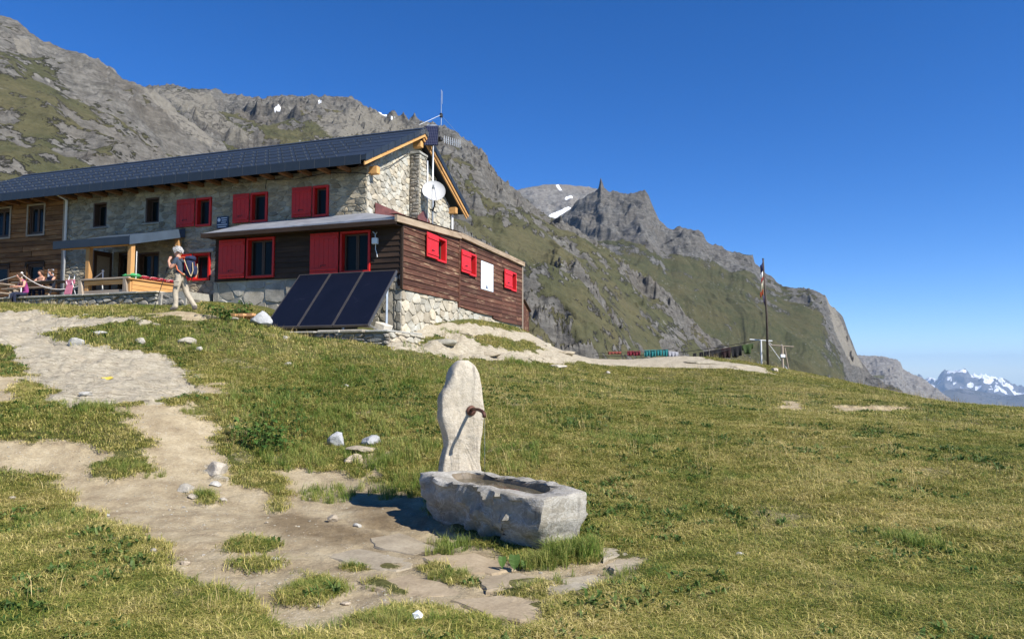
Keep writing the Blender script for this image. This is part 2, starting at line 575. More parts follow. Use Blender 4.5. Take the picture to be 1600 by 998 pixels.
def ground_height(x, y, di=None, ro=None):
    z = base_height(x, y)
    r = np.hypot(x, y)
    if di is None: di, ro, _ = masks(x, y)
    p = np.stack([x, y, np.zeros_like(x)], 1)
    near = 1 - sstep(60, 100, r)
    hut = np.ones(len(x))
    tus = fbm(p * 0.8, 3, 0.5, seed=31) * 0.05 + fbm(p * 3.3, 3, 0.55, seed=33) * 0.022
    z = z + near * (tus * (1 - 0.6 * di) * (1 - 0.6 * ro))
    z = z - near * (0.045 + 0.20 * sstep(7, 10, x) * sstep(20, 23, y)) * di
    q = p * np.array([2.2, 5.5, 1.0]); q[:, 2] = z * 9.0
    slab = ridged(q * 0.7, 4, seed=41)
    up = sstep(17, 22, y) * (1 - sstep(28, 32, y)); lo = 1 - .75 * sstep(28, 33, y)
    z = z + near * ro * lo * ((slab - 0.45) * (0.13 - 0.03 * up) + np.floor(fbm(p * 1.3, 3, seed=45) * 5) * (0.022 + .03 * up))
    z = z + near * di * (fbm(p * 9, 3, 0.6, seed=51) * 0.012 + fbm(p * 2.4, 3, 0.55, seed=53) * 0.03)
    return z

# one sheet, fine near the camera and reaching the horizon
_az = np.concatenate([np.linspace(R(-78), R(-41), 40, endpoint=False), np.linspace(R(-41), R(41), 620), np.linspace(R(41), R(78), 41)[1:]])
_rr = np.concatenate([np.geomspace(0.6, 3.6, 14, endpoint=False), np.geomspace(3.6, 62, 380, endpoint=False), np.geomspace(62, 300, 40, endpoint=False), np.geomspace(300, 60000, 40)])
gx = (np.sin(_az)[None, :] * _rr[:, None]).ravel()
gy = (np.cos(_az)[None, :] * _rr[:, None]).ravel()
gdi, gro, gsp = masks(gx, gy)
gz = ground_height(gx, gy, gdi, gro)

def grid_mesh(name, P, nr, nc, attrs, smooth=True):
    me = bpy.data.meshes.new(name)
    i = np.arange((nr - 1) * (nc - 1))
    rr, cc = i // (nc - 1), i % (nc - 1)
    a = rr * nc + cc
    quads = np.stack([a, a + 1, a + nc + 1, a + nc], 1)
    me.vertices.add(len(P)); me.vertices.foreach_set('co', P.astype(np.float32).ravel())
    me.loops.add(quads.size); me.loops.foreach_set('vertex_index', quads.astype(np.int32).ravel())
    me.polygons.add(len(quads)); me.polygons.foreach_set('loop_start', (np.arange(len(quads)) * 4).astype(np.int32))
    me.polygons.foreach_set('loop_total', np.full(len(quads), 4, np.int32))
    me.update(calc_edges=True)
    if smooth: me.polygons.foreach_set('use_smooth', np.ones(len(quads), bool))
    for k, v in attrs.items():
        at_ = me.attributes.new(k, 'FLOAT', 'POINT')
        at_.data.foreach_set('value', v.astype(np.float32))
    me.validate()
    return me

def ground_material():
    t = NT('hillside')
    P = t.pos()
    di = t.attr('dirt').outputs['Fac']; ro = t.attr('rock').outputs['Fac']; sp = t.attr('worn').outputs['Fac']
    n_big = t.noise(P, 0.35, 5, 0.6); n_mid = t.noise(P, 2.6, 6, 0.65); n_fine = t.noise(P, 26, 6, 0.7); n_xf = t.noise(P, 120, 4, 0.7)
    grass = t.ramp(n_mid, [(0.3, (0.055, 0.062, 0.018)), (0.5, (0.10, 0.095, 0.032)), (0.7, (0.18, 0.15, 0.062))])
    grass = t.mix(t.ramp(n_big, [(0.42, 0.0), (0.6, 0.7)]), grass, (0.075, 0.088, 0.024))
    grass = t.mix(0.8, grass, t.ramp(n_fine, [(0.3, 0.45), (0.7, 1.45)]), 'MULTIPLY')
    dirt = t.ramp(n_mid, [(0.3, (0.26, 0.20, 0.122)), (0.55, (0.40, 0.325, 0.205)), (0.75, (0.50, 0.42, 0.28))])
    dirt = t.mix(0.6, dirt, t.ramp(n_fine, [(0.3, 0.6), (0.7, 1.25)]), 'MULTIPLY')
    peb = t.voro(P, 34); pm_ = t.ramp(peb.outputs['Distance'], [(0.16, 1.0), (0.26, 0.0)])
    gate = t.ramp(t.noise(P, 5, 3, 0.6), [(0.5, 0.0), (0.62, 1.0)])
    dirt = t.mix(t.math('MULTIPLY', pm_, gate), dirt, (0.52, 0.48, 0.40))
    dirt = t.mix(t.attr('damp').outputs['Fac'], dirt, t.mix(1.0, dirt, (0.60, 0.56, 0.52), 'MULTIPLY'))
    str_ = t.map(P, (1.1, 6.0, 9.0), (0, 0, R(-6)))
    rk = t.noise(str_, 2.2, 9, 0.7, 0.4)
    rock = t.ramp(rk, [(0.30, (0.13, 0.11, 0.085)), (0.42, (0.34, 0.295, 0.21)), (0.66, (0.52, 0.465, 0.355))])
    rock = t.mix(t.ramp(n_mid, [(0.46, 0.0), (0.7, 0.55)]), rock, (0.42, 0.35, 0.25))
    rock = t.mix(0.5, rock, t.ramp(n_fine, [(0.3, 0.65), (0.7, 1.25)]), 'MULTIPLY')
    ck = t.voro(t.map(P, (0.9, 2.6, 3.4), (0, 0, R(-10))), 1.1, 'DISTANCE_TO_EDGE').outputs['Distance']
    crk = t.ramp(t.math('ADD', ck, t.math('MULTIPLY', t.noise(P, 7, 5, .7), 0.10)), [(0.045, 0.35), (0.085, 1.0)])
    rock = t.mix(0.30, rock, crk, 'MULTIPLY')
    e = t.math('SUBTRACT', n_fine, 0.5)
    def edge(a, k=0.9):
        return t.ramp(t.math('ADD', a, t.math('MULTIPLY', e, k)), [(0.36, 0.0), (0.6, 1.0)])
    col = t.mix(edge(sp, 0.7), grass, t.mix(0.5, dirt, grass))
    col = t.mix(edge(di), col, dirt)
    col = t.mix(edge(ro), col, rock)
    h = t.math('ADD', t.math('MULTIPLY', n_fine, 0.7), t.math('MULTIPLY', n_xf, 0.3))
    h = t.math('ADD', h, t.math('MULTIPLY', t.math('MULTIPLY', t.math('ADD', rk, t.math('MULTIPLY', crk, .3)), ro), 1.6))
    return t.fin(col, 0.95, t.bump(h, 0.03, 0.9), 0.0, 0.1)

GROUND_MAT = ground_material()
_wp = np.stack([gx, gy, 0 * gx], 1)
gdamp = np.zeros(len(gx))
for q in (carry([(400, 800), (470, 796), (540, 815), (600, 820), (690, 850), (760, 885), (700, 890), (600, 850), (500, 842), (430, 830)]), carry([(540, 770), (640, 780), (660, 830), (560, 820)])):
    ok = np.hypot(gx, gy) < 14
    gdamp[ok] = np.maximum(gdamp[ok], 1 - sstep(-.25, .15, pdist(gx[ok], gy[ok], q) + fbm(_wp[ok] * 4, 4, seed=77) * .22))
ground = link('ground', grid_mesh('ground', np.stack([gx, gy, gz], 1), len(_rr), len(_az), {'dirt': gdi, 'rock': gro, 'worn': gsp, 'damp': gdamp}), GROUND_MAT)
tag(ground, 'grassy hillside with worn dirt path and bare rock', None, None, 'structure')

def gz_at(x, y):
    x = np.atleast_1d(np.asarray(x, float)); y = np.atleast_1d(np.asarray(y, float))
    return ground_height(x, y)
def gp(px, py):
    q = ground_point(px, py)
    return np.array([q[0], q[1], gz_at(q[0], q[1])[0]])
# ================================================================ mountains
def mountain_material(name, rock0, rock1, rock2, grass0, grass1, scree, size):
    """rock and alpine turf; size is the length in metres of the smallest feature one can tell apart"""
    t = NT(name)
    P = t.pos()
    ro = t.attr('rock').outputs['Fac']; sn = t.attr('snow').outputs['Fac']; sc = t.attr('scree').outputs['Fac']
    s = 1.0 / size
    n0 = t.noise(P, s * 0.05, 6, 0.65)
    n1 = t.noise(P, s * 0.22, 8, 0.7, 0.3)
    n2 = t.noise(P, s * 0.8, 6, 0.7)
    strat = t.map(P, (s * 0.10, s * 0.10, s * 0.55), (R(14), R(22), 0))
    st = t.noise(strat, 1.0, 8, 0.75, 0.5)
    rk = t.math('ADD', t.math('MULTIPLY', n1, 0.45), t.math('MULTIPLY', st, 0.55))
    rock = t.ramp(rk, [(0.34, rock0), (0.48, rock1), (0.64, rock2)])
    rock = t.mix(t.ramp(n0, [(0.4, 0.0), (0.66, 0.5)]), rock, tuple(c * f for c, f in zip(rock1, (1.12, 1.0, 0.88))))
    gr = t.ramp(n1, [(0.3, grass0), (0.7, grass1)])
    gr = t.mix(t.ramp(n0, [(0.42, 0.0), (0.62, 0.6)]), gr, tuple(c * f for c, f in zip(grass1, (1.25, 1.08, 1.1))))
    crk = t.ramp(t.voro(t.map(P, (s * 0.16, s * 0.16, s * 0.3), (0.3, 0.5, 0)), 1.0, 'DISTANCE_TO_EDGE').outputs['Distance'], [(0.0, 0.45), (0.09, 1.0)])
    rock = t.mix(0.22, rock, crk, 'MULTIPLY')
    e = t.math('MULTIPLY', t.math('SUBTRACT', t.math('ADD', t.math('MULTIPLY', n1, 0.5), t.math('MULTIPLY', n2, 0.5)), 0.5), 2.6)
    m = t.ramp(t.math('ADD', ro, e), [(0.42, 0.0), (0.56, 1.0)])
    col = t.mix(m, gr, rock)
    m2 = t.ramp(t.math('ADD', sc, t.math('MULTIPLY', e, 0.7)), [(0.42, 0.0), (0.6, 1.0)])
    col = t.mix(m2, col, scree)
    # scattered boulders in the turf
    dv = t.n('ShaderNodeTexNoise'); dv.inputs['Scale'].default_value = s * 0.7; t.l(P, dv.inputs['Vector'])
    vm = t.n('ShaderNodeVectorMath', operation='MULTIPLY_ADD'); t.l(dv.outputs['Color'], vm.inputs[0]); vm.inputs[1].default_value = (size * 2.4,) * 3; t.l(P, vm.inputs[2])
    vb = t.voro(vm.outputs[0], s * 0.30)
    bd = t.math('MULTIPLY', t.ramp(vb.outputs['Distance'], [(0.13, 1.0), (0.2, 0.0)]), t.ramp(t.noise(P, s * 0.03, 4, 0.6), [(0.5, 0.0), (0.6, 0.9)]))
    col = t.mix(bd, col, rock2)
    col = t.mix(0.55, col, t.ramp(n2, [(0.3, 0.55), (0.7, 1.35)]), 'MULTIPLY')
    ms = t.ramp(t.math('ADD', sn, t.math('MULTIPLY', e, 0.25)), [(0.45, 0.0), (0.52, 1.0)])
    col = t.mix(ms, col, (0.86, 0.88, 0.92))
    hm = t.math('ADD', t.math('MULTIPLY', rk, m), t.math('MULTIPLY', n2, 0.35))
    return t.fin(col, 0.95, t.bump(hm, size * 1.1, 1.0), 0.0, 0.1)

def massif(name, mat, crest, base_r, base_drop, ncol, nrow, amp, feat, rock_fn, snow=(), scree=(), label='', back=0.35, power=1.0, base_min=None, crag=1.0, jag=1.0, seed=0, dip=(0.35, 0.15), rock0=0.38, gully=0.10, gully_lean=0.8, alp=None):
    """a mountainside from its foot up to a crest; crest points are (photo x, photo y, distance)"""
    c = np.array(crest, float)
    px = np.linspace(c[0, 0], c[-1, 0], ncol)
    py = np.interp(px, c[:, 0], c[:, 1]); D = np.interp(px, c[:, 0], c[:, 2])
    # smooth the distance a little so the crest does not fold
    C = np.stack([at(a, b, d) for a, b, d in zip(px, py, D)])
    rc = np.hypot(C[:, 0], C[:, 1]); azi = np.arctan2(C[:, 0], C[:, 1]); zc = C[:, 2]
    zb = np.full(ncol, min(base_min if base_min is not None else -25, -25)) if base_drop is None else np.minimum(base_min if base_min is not None else -25, zc - base_drop)
    v = np.linspace(0, 1, nrow) ** 0.85
    nb = max(8, nrow // 12)
    vb = np.linspace(0, 1, nb + 1)[1:]
    br = np.interp(px, np.linspace(px[0], px[-1], len(base_r)), base_r) if hasattr(base_r, '__len__') else np.full(ncol, base_r)
    def smooth(a, k):
        k = max(3, int(k)) | 1
        w = np.hanning(k + 2)[1:-1]; w /= w.sum()
        return np.convolve(np.concatenate([np.full(k // 2, a[0]), a, np.full(k // 2, a[-1])]), w, 'valid')
    # away from the crest the mountainside follows only its broad shape
    z1, z2 = smooth(zc, ncol * 0.04), smooth(zc, ncol * 0.22)
    rr = br[None, :] + (rc - br)[None, :] * v[:, None]
    prof = np.sign(v) * (v ** power)
    k1 = sstep(0.90, 1.0, v)[:, None]; k2 = sstep(0.55, 0.97, v)[:, None]
    zt = z2[None, :] + (z1 - z2)[None, :] * k2 + (zc - z1)[None, :] * k1
    zz = zb[None, :] + (zt - zb[None, :]) * prof[:, None]
    rb = rc[None, :] * (1 + back * vb[:, None])
    zbk = zc[None, :] - (rb - rc[None, :]) * 0.75
    rr = np.concatenate([rr, rb]); zz = np.concatenate([zz, zbk])
    vv = np.concatenate([v, 1 - vb])
    X = np.sin(azi)[None, :] * rr; Y = np.cos(azi)[None, :] * rr
    P = np.stack([X.ravel(), Y.ravel(), zz.ravel()], 1)
    V = np.repeat(vv, ncol)
    # ribs, gullies and cliff bands
    q = P / feat
    warp = np.stack([fbm(q * 0.7, 3, seed=seed + 61), fbm(q * 0.7 + 9.1, 3, seed=seed + 62), fbm(q * 0.7 + 5.3, 3, seed=seed + 63)], 1) * 0.5
    big = ridged((q + warp) * np.array([0.55, 0.55, 0.32]), 6, 0.52, seed=seed + 70) - 0.42
    s = P @ np.array([dip[0], dip[1], 1.0]) / feat * 1.15 + fbm(q * 0.8, 4, seed=seed + 80) * 0.9
    fr = s - np.floor(s)
    terr = (np.floor(s) + sstep(0.55, 0.95, fr)) - s
    det = ridged(q * np.array([2.6, 2.6, 4.0]) + warp, 5, 0.6, seed=seed + 90) - 0.4
    craggy = sstep(-0.30, 0.30, fbm(q * 0.8, 5, 0.6, seed=seed + 100) * 1.3 + rock_fn(P, V) * 0.9 - 0.18)
    fade = sstep(0, 0.06, V) * (1 - 0.80 * sstep(0.9, 1.0, V) * (np.arange(len(V)) < nrow * ncol))
    fade = np.where(np.arange(len(V)) >= nrow * ncol, 0.20, fade)
    dz = amp * (big * 1.5 * (0.5 + 0.5 * craggy) + crag * craggy * (terr * 0.75 + det * 0.62))
    jagv = amp * 0.22 * jag * (ridged(np.stack([P[:, 0], P[:, 1], P[:, 2] * 0.3], 1) / feat * 5.5, 5, 0.65, seed=seed + 120) - 0.4)
    lat = np.tile(azi * rc.mean(), len(vv)) + warp[:, 0] * feat * 1.3
    gul = fbm(np.stack([lat / feat * 2.2 + V * 1.2 * gully_lean, V * 1.3, np.zeros_like(V)], 1), 5, 0.55, seed=seed + 160) * 1.2
    dz = dz + amp * gully * gul * sstep(0.1, 0.35, V)
    P[:, 2] += dz * fade + jagv * sstep(0.8, 1.0, V)
    # push the cliffs in and out as well
    push = amp * 0.5 * crag * craggy * fbm(q * 1.9, 5, 0.6, seed=seed + 130) * fade
    rad = P[:, :2] / np.hypot(P[:, 0], P[:, 1])[:, None]
    P[:, :2] += rad * push[:, None]
    # slope decides between turf and rock
    G = P.reshape(len(vv), ncol, 3)
    du = np.gradient(G, axis=1); dv = np.gradient(G, axis=0)
    nrm = np.cross(du, dv); nrm /= np.linalg.norm(nrm, axis=2, keepdims=True) + 1e-9
    steep = 1 - np.abs(nrm[:, :, 2]).ravel()
    bias = rock_fn(P, V)
    qs = np.stack([P @ np.array([0.8, 0.5, -0.25]) * 0.55, P @ np.array([-0.4, 0.9, 0.1]) * 0.9, P @ np.array([dip[0], dip[1], 1.0]) * 2.2], 1) / feat
    rock = np.clip(rock0 + (steep - np.median(steep)) * 1.7 + (craggy - 0.5) * 0.55 + bias * 0.8 + fbm(qs * 1.1, 5, 0.62, seed=seed + 140) * 0.75 + fbm(q * 4.0, 3, seed=seed + 150) * 0.3, -0.6, 1.6)
    ppx, ppy = proj(P[:, 0], P[:, 1], P[:, 2])
    front = np.arange(len(V)) < nrow * ncol
    def patch(polys):
        m = np.zeros(len(V))
        for poly, soft in polys:
            d = pdist(ppx, ppy, poly)
            m = np.maximum(m, 1 - sstep(-soft, soft, d))
        return m * front
    sn = patch(snow); scr = patch(scree)
    if alp is not None:
        sn = np.maximum(sn, sstep(0.0, .25, fbm(q * 3.2, 5, .6, seed=seed + 170) * 1.1 + (V - alp) * 1.6 - .30 - 0.5 * sstep(.35, .75, steep)) * front)
    me = grid_mesh(name, P, len(vv), ncol, {'rock': rock, 'snow': sn, 'scree': scr}, False)
    o = link(name, me, mat)
    return tag(o, label, None, None, 'structure')

GR0, GR1 = (0.046, 0.049, 0.024), (0.085, 0.084, 0.043)
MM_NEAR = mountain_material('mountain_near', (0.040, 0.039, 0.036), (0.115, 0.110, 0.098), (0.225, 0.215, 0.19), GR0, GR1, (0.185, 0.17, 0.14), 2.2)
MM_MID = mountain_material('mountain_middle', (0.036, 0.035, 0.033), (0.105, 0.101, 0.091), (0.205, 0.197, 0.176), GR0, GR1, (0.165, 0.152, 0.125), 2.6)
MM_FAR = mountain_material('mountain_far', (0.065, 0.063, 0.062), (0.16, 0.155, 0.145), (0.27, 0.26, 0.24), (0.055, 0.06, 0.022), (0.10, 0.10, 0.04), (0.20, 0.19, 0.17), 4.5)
MM_SNOW = mountain_material('mountain_snowy', (0.05, 0.05, 0.055), (0.11, 0.11, 0.115), (0.20, 0.20, 0.20), (0.06, 0.065, 0.06), (0.10, 0.10, 0.09), (0.2, 0.2, 0.2), 60)

# the nearest flank, left
massif('near_flank_mountain', MM_NEAR,
       [(-330, -30, 520), (-200, -10, 540), (-60, 20, 560), (0, 27, 580), (28, 35, 585), (48, 52, 590), (60, 66, 590), (100, 76, 590), (130, 84, 590), (160, 100, 590), (184, 123, 590), (222, 137, 600), (262, 165, 600), (300, 192, 600), (335, 219, 590), (380, 255, 560), (440, 300, 520), (540, 370, 470), (640, 430, 430)],
       95, 200, 430, 330, 13, 46, lambda P, V: 0.10 + 0.30 * sstep(0.6, 0.98, V), power=0.96,
       scree=[([(222, 138), (235, 138), (335, 215), (330, 232), (270, 190)], 6), ([(20, 60), (46, 62), (50, 84), (28, 84)], 5)],
       label='near rocky mountain flank with green turf bands behind the hut', seed=3)
# the long flank behind the hut that runs down to the right
massif('long_flank_mountain', MM_MID,
       [(90, 175, 1080), (180, 140, 1060), (225, 135, 1050), (260, 134, 1040), (300, 139, 1030), (345, 141, 1020), (352, 147, 1020), (372, 145, 1010), (400, 150, 1010), (440, 149, 1000), (490, 150, 990), (520, 154, 990), (550, 154, 985), (575, 163, 985), (605, 178, 980), (630, 186, 970), (680, 193, 940), (705, 203, 925), (735, 222, 905), (752, 243, 890), (770, 262, 880), (784, 289, 860), (805, 300, 850), (840, 326, 830), (870, 346, 815), (900, 364, 800), (960, 396, 780), (1010, 431, 760), (1050, 466, 740), (1080, 498, 725), (1112, 523, 710), (1160, 551, 690), (1230, 590, 660), (1330, 640, 620)],
       [200, 190, 170, 150, 140], 170, 860, 340, 24, 50, lambda P, V: 0.02 + 0.55 * sstep(0.5, 0.92, V) * (1 - .75 * sstep(-20, 120, P[:, 0])) - 0.04 * sstep(-60, 60, P[:, 0]), power=0.98,
       snow=[([(428, 170), (434, 165), (439, 169), (437, 174), (430, 174)], 1.2), ([(590, 173), (600, 176), (618, 184), (612, 186), (594, 178)], 1.2), ([(497, 157), (501, 156), (503, 160), (498, 161)], 1.0)],
       scree=[([(240, 140), (330, 145), (345, 180), (400, 215), (370, 225), (300, 180)], 12), ([(560, 165), (640, 195), (650, 205), (520, 215), (490, 190)], 14)],
       label='long grey rocky mountainside descending to the right behind the hut', seed=17)
# the ridge with the rock needle
MM_NEEDLE = mountain_material('mountain_needle', (0.032, 0.0315, 0.031), (0.092, 0.090, 0.084), (0.185, 0.18, 0.165), (0.036, 0.041, 0.019), (0.068, 0.068, 0.032), (0.19, 0.175, 0.145), 2.6)
massif('needle_ridge_mountain', MM_NEEDLE,
       [(800, 390, 2000), (840, 362, 2000), (872, 341, 2000), (888, 328, 2000), (905, 311, 2000), (918, 301, 2000), (931, 294, 2000), (935, 291, 2000), (937.5, 281, 2000), (939, 277, 2000), (941, 284, 2000), (944, 292, 2000), (952, 295, 1990), (962, 297, 1990), (975, 300, 1980), (990, 299, 1970), (1008, 298, 1960), (1014, 306, 1955), (1020, 318, 1950), (1030, 341, 1940), (1040, 351, 1930), (1052, 354, 1920), (1062, 350, 1910), (1075, 355, 1900), (1092, 358, 1890), (1100, 368, 1880), (1108, 379, 1870), (1125, 386, 1860), (1145, 393, 1850), (1176, 399, 1830), (1179, 412, 1825), (1194, 424, 1815), (1205, 430, 1810), (1214, 438, 1805), (1222, 445, 1800), (1240, 448, 1790), (1262, 450, 1780), (1280, 456, 1770), (1290, 464, 1765), (1296, 476, 1760), (1306, 484, 1755), (1316, 494, 1745), (1323, 510, 1740), (1331, 530, 1735), (1338, 548, 1730), (1348, 568, 1720), (1356, 578, 1700), (1376, 592, 1650), (1412, 612, 1600), (1470, 640, 1540), (1540, 670, 1500)],
       [950, 950, 900, 820, 760], 420, 560, 330, 34, 120, lambda P, V: -0.16 + 0.95 * sstep(0.62 + .12 * sstep(250, 500, P[:, 0]), 0.86 + .08 * sstep(250, 500, P[:, 0]), V) * (1 - 0.45 * sstep(420, 640, P[:, 0])) - 0.35 * (1 - sstep(0.45, 0.72, V)), power=0.94, base_min=-200, jag=1.1,
       scree=[([(985, 462), (1010, 470), (1005, 500), (985, 496)], 8), ([(1288, 455), (1300, 470), (1335, 548), (1350, 575), (1330, 570), (1305, 520)], 6)],
       label='grey rock ridge with a pointed needle above green slopes', seed=29, dip=(0.75, 0.1), gully=0.28)
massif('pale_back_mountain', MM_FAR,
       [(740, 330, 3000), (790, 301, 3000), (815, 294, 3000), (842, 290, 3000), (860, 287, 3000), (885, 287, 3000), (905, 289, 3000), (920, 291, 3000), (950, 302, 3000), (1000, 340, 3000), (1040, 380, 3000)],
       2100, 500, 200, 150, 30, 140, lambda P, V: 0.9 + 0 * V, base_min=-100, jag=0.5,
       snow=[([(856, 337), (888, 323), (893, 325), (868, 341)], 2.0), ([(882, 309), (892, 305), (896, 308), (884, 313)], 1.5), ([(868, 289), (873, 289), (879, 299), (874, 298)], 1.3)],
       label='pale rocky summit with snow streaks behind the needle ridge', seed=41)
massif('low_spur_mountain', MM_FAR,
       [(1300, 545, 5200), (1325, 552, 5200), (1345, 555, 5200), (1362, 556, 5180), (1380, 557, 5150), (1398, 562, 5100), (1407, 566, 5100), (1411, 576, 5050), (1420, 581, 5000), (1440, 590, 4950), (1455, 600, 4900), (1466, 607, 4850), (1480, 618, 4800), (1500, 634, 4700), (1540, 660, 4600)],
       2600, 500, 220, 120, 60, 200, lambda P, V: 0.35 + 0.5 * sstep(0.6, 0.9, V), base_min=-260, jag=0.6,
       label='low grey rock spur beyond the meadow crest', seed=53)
# the blue foothills and the snow massif far down the valley
massif('foothill_mountain', MM_SNOW,
       [(1340, 615, 19000), (1440, 606, 19000), (1465, 612, 19000), (1500, 606, 19000), (1540, 613, 19000), (1575, 618, 19000), (1620, 612, 19000), (1760, 616, 19000), (1900, 622, 19000)],
       13000, 500, 160, 60, 120, 1500, lambda P, V: 0.1 + 0 * V, base_min=-1900, label='blue hazy foothills far down the valley', seed=61)
massif('snow_massif_mountain', MM_SNOW,
       [(1330, 604, 30000), (1400, 598, 30000), (1436, 590, 30000), (1447, 588, 30000), (1456, 592, 30000), (1464, 592, 30000), (1470, 584, 30000), (1476, 579, 30000), (1488, 578, 30000), (1496, 576, 30000), (1502, 574.5, 30000), (1509, 578, 30000), (1516, 582, 30000), (1526, 581, 30000), (1532, 584, 30000), (1540, 586, 30000), (1552, 588, 30000), (1566, 588, 30000), (1578, 595, 30000), (1590, 602, 30000), (1602, 601, 30000), (1640, 596, 30000), (1720, 590, 30000), (1800, 600, 30000), (1900, 596, 30000)],
       21000, 900, 320, 130, 420, 1500, lambda P, V: 0.8 + 0 * V, base_min=-2200, jag=2.6, power=1.1, alp=0.74,
       snow=[([(1472, 581), (1490, 578), (1502, 575), (1514, 582), (1506, 583), (1495, 580), (1482, 584)], 1.0), ([(1478, 590), (1486, 588), (1487, 595), (1481, 594)], 1.2), ([(1510, 600), (1517, 597), (1525, 601), (1520, 606), (1512, 605)], 1.6), ([(1498, 602), (1504, 604), (1508, 611), (1502, 609)], 1.4),
             ([(1535, 594), (1545, 591), (1552, 594), (1548, 600), (1539, 598)], 1.6), ([(1522, 606), (1534, 601), (1534, 604), (1524, 611)], 1.1), ([(1544, 607), (1560, 606), (1560, 611), (1548, 610)], 1.0), ([(1488, 597), (1494, 597), (1493, 600), (1489, 600)], 0.9), ([(1450, 593), (1454, 592), (1455, 597), (1451, 597)], 0.9), ([(1572, 600), (1578, 599), (1577, 604), (1573, 603)], 0.9)],
       label='distant blue mountain massif with snow fields on the skyline', seed=71)

# ================================================================ the air of the valley
hz = MB().box(-22000, 52000, -300, 52000, -2600, 1100).build('haze', None)
ht = bpy.data.materials.new('haze'); ht.use_nodes = True
for q in list(ht.node_tree.nodes):
    if q.type != 'OUTPUT_MATERIAL': ht.node_tree.nodes.remove(q)
vol = ht.node_tree.nodes.new('ShaderNodeVolumePrincipled')
vol.inputs['Color'].default_value = (0.50, 0.72, 1.0, 1)
vol.inputs['Density'].default_value = 2.2e-5
vol.inputs['Anisotropy'].default_value = 0.0
ht.node_tree.links.new(vol.outputs[0], [q for q in ht.node_tree.nodes if q.type == 'OUTPUT_MATERIAL'][0].inputs['Volume'])
hz.data.materials.append(ht)
tag(hz, 'thin blue air of the valley', None, None, 'stuff')
# ================================================================ stone walls: rubble laid piece by piece
def clip(poly, n, c):
    """keep the side of a polygon where n.p <= c"""
    out = []
    m = len(poly)
    for i in range(m):
        a, b = poly[i], poly[(i + 1) % m]
        da = n[0] * a[0] + n[1] * a[1] - c; db = n[0] * b[0] + n[1] * b[1] - c
        if da <= 0: out.append(a)
        if (da < 0 < db) or (db < 0 < da):
            t = da / (da - db)
            out.append((a[0] + (b[0] - a[0]) * t, a[1] + (b[1] - a[1]) * t))
    return out

def parea(p):
    return 0.5 * sum(p[i][0] * p[(i + 1) % len(p)][1] - p[(i + 1) % len(p)][0] * p[i][1] for i in range(len(p)))

def inset(poly, d):
    """inset a convex counter-clockwise polygon"""
    out = list(poly)
    m = len(poly)
    for i in range(m):
        a, b = poly[i], poly[(i + 1) % m]
        ex, ey = b[0] - a[0], b[1] - a[1]
        l = math.hypot(ex, ey)
        if l < 1e-6: continue
        n = (ey / l, -ex / l)
        out = clip(out, n, n[0] * a[0] + n[1] * a[1] - d)
        if len(out) < 3: return []
    return out

def rubble(poly, w, h, openings=(), seed=0, jit=0.42, gap=0.012):
    """cells of a rubble wall inside a convex polygon, none over the openings"""
    rg = random.Random(seed)
    xs = [p[0] for p in poly]; ys = [p[1] for p in poly]
    seeds = []
    y = min(ys) - h; k = 0
    while y < max(ys) + h:
        hh = h * rg.uniform(0.75, 1.3)
        x = min(xs) - w * rg.random() - w
        while x < max(xs) + w:
            ww = w * rg.uniform(0.55, 1.5)
            seeds.append((x + ww / 2 + rg.uniform(-jit, jit) * ww * 0.4, y + hh / 2 + rg.uniform(-jit, jit) * hh))
            x += ww
        y += hh; k += 1
    asp = w / h
    cells = []
    for i, (sx, sy) in enumerate(seeds):
        if any(o[0] < sx < o[1] and o[2] < sy < o[3] for o in openings): continue
        c = [(sx - 2 * w, sy - 2 * h), (sx + 2 * w, sy - 2 * h), (sx + 2 * w, sy + 2 * h), (sx - 2 * w, sy + 2 * h)]
        for j, (tx, ty) in enumerate(seeds):
            if j == i or abs(tx - sx) > 3 * w or abs(ty - sy) > 3 * h: continue
            # distance measured with the courses flattened
            nx, ny = (tx - sx), (ty - sy) * asp * asp
            mx, my = (sx + tx) / 2, (sy + ty) / 2
            c = clip(c, (nx, ny), nx * mx + ny * my)
            if len(c) < 3: break
        if len(c) < 3: continue
        for a in range(len(poly)):
            p, q = poly[a], poly[(a + 1) % len(poly)]
            n = (q[1] - p[1], -(q[0] - p[0]))
            c = clip(c, n, n[0] * p[0] + n[1] * p[1])
            if len(c) < 3: break
        if len(c) < 3: continue
        for o in openings:
            seps = [(o[0] - sx, (1, 0), o[0]), (sx - o[1], (-1, 0), -o[1]), (o[2] - sy, (0, 1), o[2]), (sy - o[3], (0, -1), -o[3])]
            s_, n, cc = max(seps, key=lambda q: q[0])
            if any(o[0] - 1e-6 < v[0] < o[1] + 1e-6 and o[2] - 1e-6 < v[1] < o[3] + 1e-6 for v in c) or (min(v[0] for v in c) < o[1] and max(v[0] for v in c) > o[0] and min(v[1] for v in c) < o[3] and max(v[1] for v in c) > o[2]):
                c = clip(c, n, cc)
                if len(c) < 3: break
        if len(c) < 3: continue
        if parea(c) < 0: c.reverse()
        c = inset(c, gap * rg.uniform(0.7, 1.5))
        if len(c) < 3 or parea(c) < 0.004: continue
        cells.append(c)
    return cells

